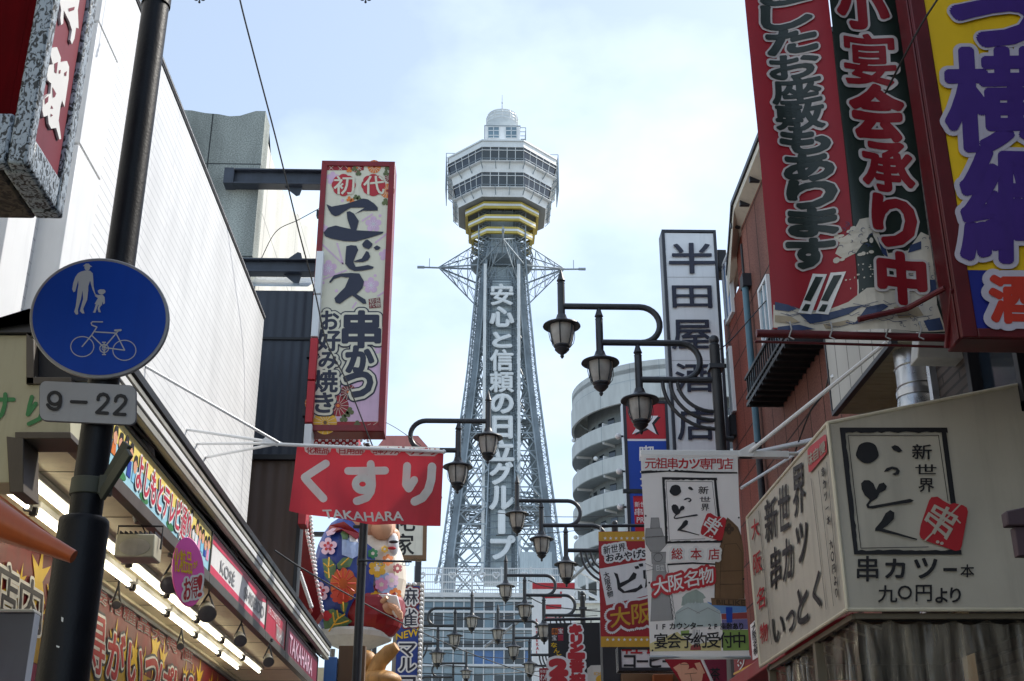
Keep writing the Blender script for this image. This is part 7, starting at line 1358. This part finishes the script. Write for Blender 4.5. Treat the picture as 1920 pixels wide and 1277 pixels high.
# ================================================================ triple street lanterns
G_L = 'triple lantern lamp posts along the street'
def lamp_post(label):
    t = thing('lamp_post', label, 'street lamp', (0, 0, 0), G_L)
    m = MB(); m.mat('lamp_paint'); m.lathe((0, 0, 0), [(.14, .12), (.14, .5), (.1, .6), (.075, .7), (.07, 7.84), (.075, 7.85), (.05, 7.88)], 16); m.ball((0, 0, 7.93), .07, 12, 8); m.tube([(.07, 0, 6.55), (.17, 0, 6.55)], .03, 8); m.box(-.1, .1, -.1, .1, 7.5, 7.56); m.build('pole', t)
    st = .5; z3, z2_, z1 = 7.355, 7.88, 8.405; xs = (-2.04, -1.535, -1.03)
    def arc(xc, z0, z1_, n=14): rr_ = (z1_ - z0) / 2; return [(xc + rr_ * sin(a), 0, z0 + rr_ + rr_ * cos(a)) for a in np.linspace(0, pi, n)]
    m = MB(); m.mat('lamp_paint')
    m.tube([(xs[0], 0, z1), (-1.0, 0, z1)] + arc(-.98, z2_, z1), .043, 10); m.tube([(xs[1], 0, z2_), (-.5, 0, z2_)] + arc(-.47, z3, z2_), .043, 10); m.tube([(xs[2], 0, z3), (-.05, 0, z3)], .043, 10)
    for k, x in enumerate((-.72, -.62, -.52)):
        dz = .66 - k * .12; pts = [(x, 0, z3 - .02)] + [(x + (-.06 - x) * (1 - cos(a)), 0, z3 - .02 - dz * sin(a)) for a in np.linspace(.15, pi / 2, 10)]; m.tube(pts, .026, 8)
    m.build('arm', t)
    for x, z in zip(xs, (z1, z2_, z3)):
        m = MB(); m.mat('lamp_paint'); zc_ = z - .25   # brim height
        m.tube([(x, 0, z - .18), (x, 0, z + .34)], .05, 12); m.lathe((x, 0, z), [(.055, .34), (.04, .36), (.06, .38), (.045, .42), (.028, .48), (.004, .56)], 12)
        m.lathe((x, 0, zc_), [(.06, .12), (.08, .06), (.11, .03), (.25, -.035), (.255, -.05), (.25, -.055), (.1, -.03)], 28); L_ = m.build('lantern', t)
        m = MB(); m.mat('lamp_glass'); m.lathe((x, 0, zc_), [(.165, -.05), (.16, -.12), (.145, -.22), (.115, -.32), (.1, -.34)], 20); m.build('glass', L_)
        m = MB(); m.mat('lamp_paint'); m.lathe((x, 0, zc_), [(.11, -.325), (.112, -.345), (.085, -.37), (.1, -.385), (.06, -.43), (.03, -.45), (.022, -.46), (.028, -.48), (.012, -.51)], 16)
        for k in range(6): a = k * pi / 3 + .3; m.tube([(x + r * cos(a), r * sin(a), zc_ + q) for r, q in ((.17, -.045), (.168, -.12), (.152, -.22), (.12, -.325))], .009, 6); m.tube([(x + r * cos(a), r * sin(a), zc_ + q) for r, q in ((.18, -.08), (.185, -.18), (.165, -.27), (.11, -.345))], .005, 5)
        m.build('cage', L_)
    return t
spots = [((3.1, 15.0, 0), 0, 'nearest lamp post on the right, its three lanterns in front of the tall white sign'), ((-1.93, 19.8, 0), pi, 'lamp post on the left whose upper part is hidden by the red medicine banner'), ((2.80, 24.9, 0), 0, 'second lamp post on the right, rising behind the red souvenir banner'), ((2.72, 32.4, 0), 0, 'third lamp post on the right, in front of the white sign with red top band'), ((-2.28, 37.2, 0), pi, 'lamp post beside the blue mahjong sign with bulbs'), ((2.62, 39.4, 0), 0, 'fourth lamp post on the right, partly behind the black beer banner'), ((-2.55, 48.9, 0), pi, 'farthest lamp post on the left, small and low before the tower hall')]
first = lamp_post(spots[0][2]); first.location = spots[0][0]; first['label'] = spots[0][2]
for loc, rz, lab in spots[1:]: dup(first, loc, rz, lab)
# banner rail on the left lamp post
t = thing('banner_rail', 'thin empty banner rail with hooks clamped to the lamp post under the medicine banner', 'rail', at(690, 1052, 19.7)); m = MB(); m.mat('lamp_paint'); p, q = at(672, 1051, 19.7), at(772, 1053, 19.7); m.tube([p, q], .018, 8); m.lathe((-1.93, 19.8, p.z), [(.085, -.05), (.085, .05)], 14); m.build('rail', t); m = MB(); m.mat('steel'); [m.tube([at(x, 1054, 19.7) + Vector((.03 * cos(a), 0, -.03 + .03 * sin(a))) for a in np.linspace(0, 2 * pi, 9)[:-1]], .006, 5, closed=True) for x in (709, 715, 758, 764)]; m.build('hook', t)
# ================================================================ overhead wires
def wire(label, pts, r, name='overhead_cable'):
    m = MB(); m.mat('black'); P = [Vector(p) for p in pts]; out = []
    for i in range(len(P) - 1):
        p0, p1, p2, p3 = P[max(i - 1, 0)], P[i], P[i + 1], P[min(i + 2, len(P) - 1)]
        for k in range(8):
            t = k / 8; out.append(.5 * ((2 * p1) + (p2 - p0) * t + (2 * p0 - 5 * p1 + 4 * p2 - p3) * t * t + (3 * p1 - p0 - 3 * p2 + p3) * t ** 3))
    m.tube(out + [P[-1]], r, 6); tag(m.build(name), label, 'cable')
wire('black cable sweeping down the sky from the top edge across the tall cream sign', [at(440, -60, 12), at(450, 0, 12.4), at(478, 110, 13.2), at(520, 270, 14.5), at(562, 440, 16), at(590, 545, 17), at(612, 640, 17.6), at(650, 715, 18), at(690, 815, 18.4), at(725, 900, 18.8)], .011)
wire('thin wire from the concrete building to the tall cream sign', [at(487, 492, 19.4), at(517, 435, 19.4), at(560, 412, 19.3), at(604, 388, 19.2)], .008)
wire('thin wire running from the tall cream sign to the left lamp post', [at(716, 788, 19.2), at(745, 804, 19.5), at(775, 825, 19.8), at(790, 836, 19.8)], .006)
wire('dark cable crossing low from the awning end past the kimono figure', [at(515, 1032, 17), at(560, 1062, 18), at(640, 1108, 20), at(730, 1156, 22), at(800, 1190, 26), at(900, 1232, 30), at(1010, 1268, 34), at(1100, 1282, 34)], .012)
rg = random.Random(9)
WL = [(1140, 1128, 60), (1152, 1160, 58), (1163, 1148, 55), (1178, 1186, 50), (1192, 1196, 52), (1206, 1200, 48), (1218, 1234, 56), (1243, 1250, 45), (1262, 1258, 42)]
nm = ['topmost', 'second', 'third', 'fourth', 'fifth', 'sixth', 'seventh', 'eighth', 'lowest']
for i, (ya, yb, Y) in enumerate(WL): wire(f'{nm[i]} of the thin wires strung across the street before the tower hall', [at(796 - i * 2, ya, Y), at(900, (ya + yb) / 2 + 5, Y), at(1000, yb + 1, Y + 1), at(1120, yb - 6, Y + 2)], .018)
for i, (ya, yb, Y) in enumerate(((962, 968, 64), (1004, 985, 66), (1088, 1108, 46), (1118, 1150, 44))): wire(('upper wire from the lower tower to the hotel', 'lower wire from the lower tower to the hotel', 'upper wire in front of the white sign with red top band', 'lower wire in front of the white sign with red top band')[i], [at(930 if i < 2 else 990, ya, Y), at(1040, (ya + yb) / 2 + 4, Y), at(1175, yb, Y)], .02)
wire('black cable dropping across the yellow sign and red frame at upper right', [at(1775, -30, 5.6), at(1757, 0, 5.65), at(1728, 45, 5.75), at(1692, 112, 5.9), at(1660, 175, 6.1)], .006)
wire('dark cable looping down the near tile wall behind the white rods', [at(1556, 690, 10.4), at(1546, 735, 10.5), at(1520, 770, 10.6), at(1490, 850, 11), at(1462, 940, 11.4)], .008)
wire('cable from the nearest right lamp post up to the tile building', [at(1350, 655, 15), at(1368, 640, 14.9), at(1400, 605, 15.1), at(1440, 560, 15.3), at(1500, 500, 14)], .008)
m = MB(); m.mat('steel'); m.tube([at(910, 1212, 70), at(990, 1152, 66), at(1065, 1092, 62), at(1110, 1050, 58)], .09, 8); tag(m.build('guy_pole'), 'slanting pale steel tube crossing behind the lamps at lower right of the tower', 'pole')
# curled iron ornaments hanging in from above
for x, lab in ((375, 'curled black iron ornament at the top edge above the concrete building'), (686, 'curled black iron ornament at the top edge above the tall cream sign')):
    Y = 9.0; c = at(x, -6, Y); s = Y / F; m = MB(); m.mat('black')
    for sx in (-1, 1): m.tube([(c.x + sx * (8 + 7 * cos(a) * (1 - .04 * a)) * s, Y, c.z + (-2 + 10 * sin(a) * (1 - .04 * a)) * s) for a in np.linspace(-.3, 5.4, 22)], .006, 6)
    m.tube([(c.x, Y, c.z - 14 * s), (c.x, Y, c.z + 300 * s)], .006, 6); m.ball((c.x, Y, c.z - 15 * s), .012, 8, 6); tag(m.build('iron_ornament'), lab, 'ornament')
m = MB(); m.mat('black'); a, b2 = at(200, -300, 9), at(900, -300, 9); m.tube([(XL, 9, a.z), (3.3, 9, a.z)], .012, 6); tag(m.build('span_wire'), 'span wire over the street holding the curled iron ornaments', 'cable')
bpy.data.objects.remove(_co); bpy.data.curves.remove(_cu)
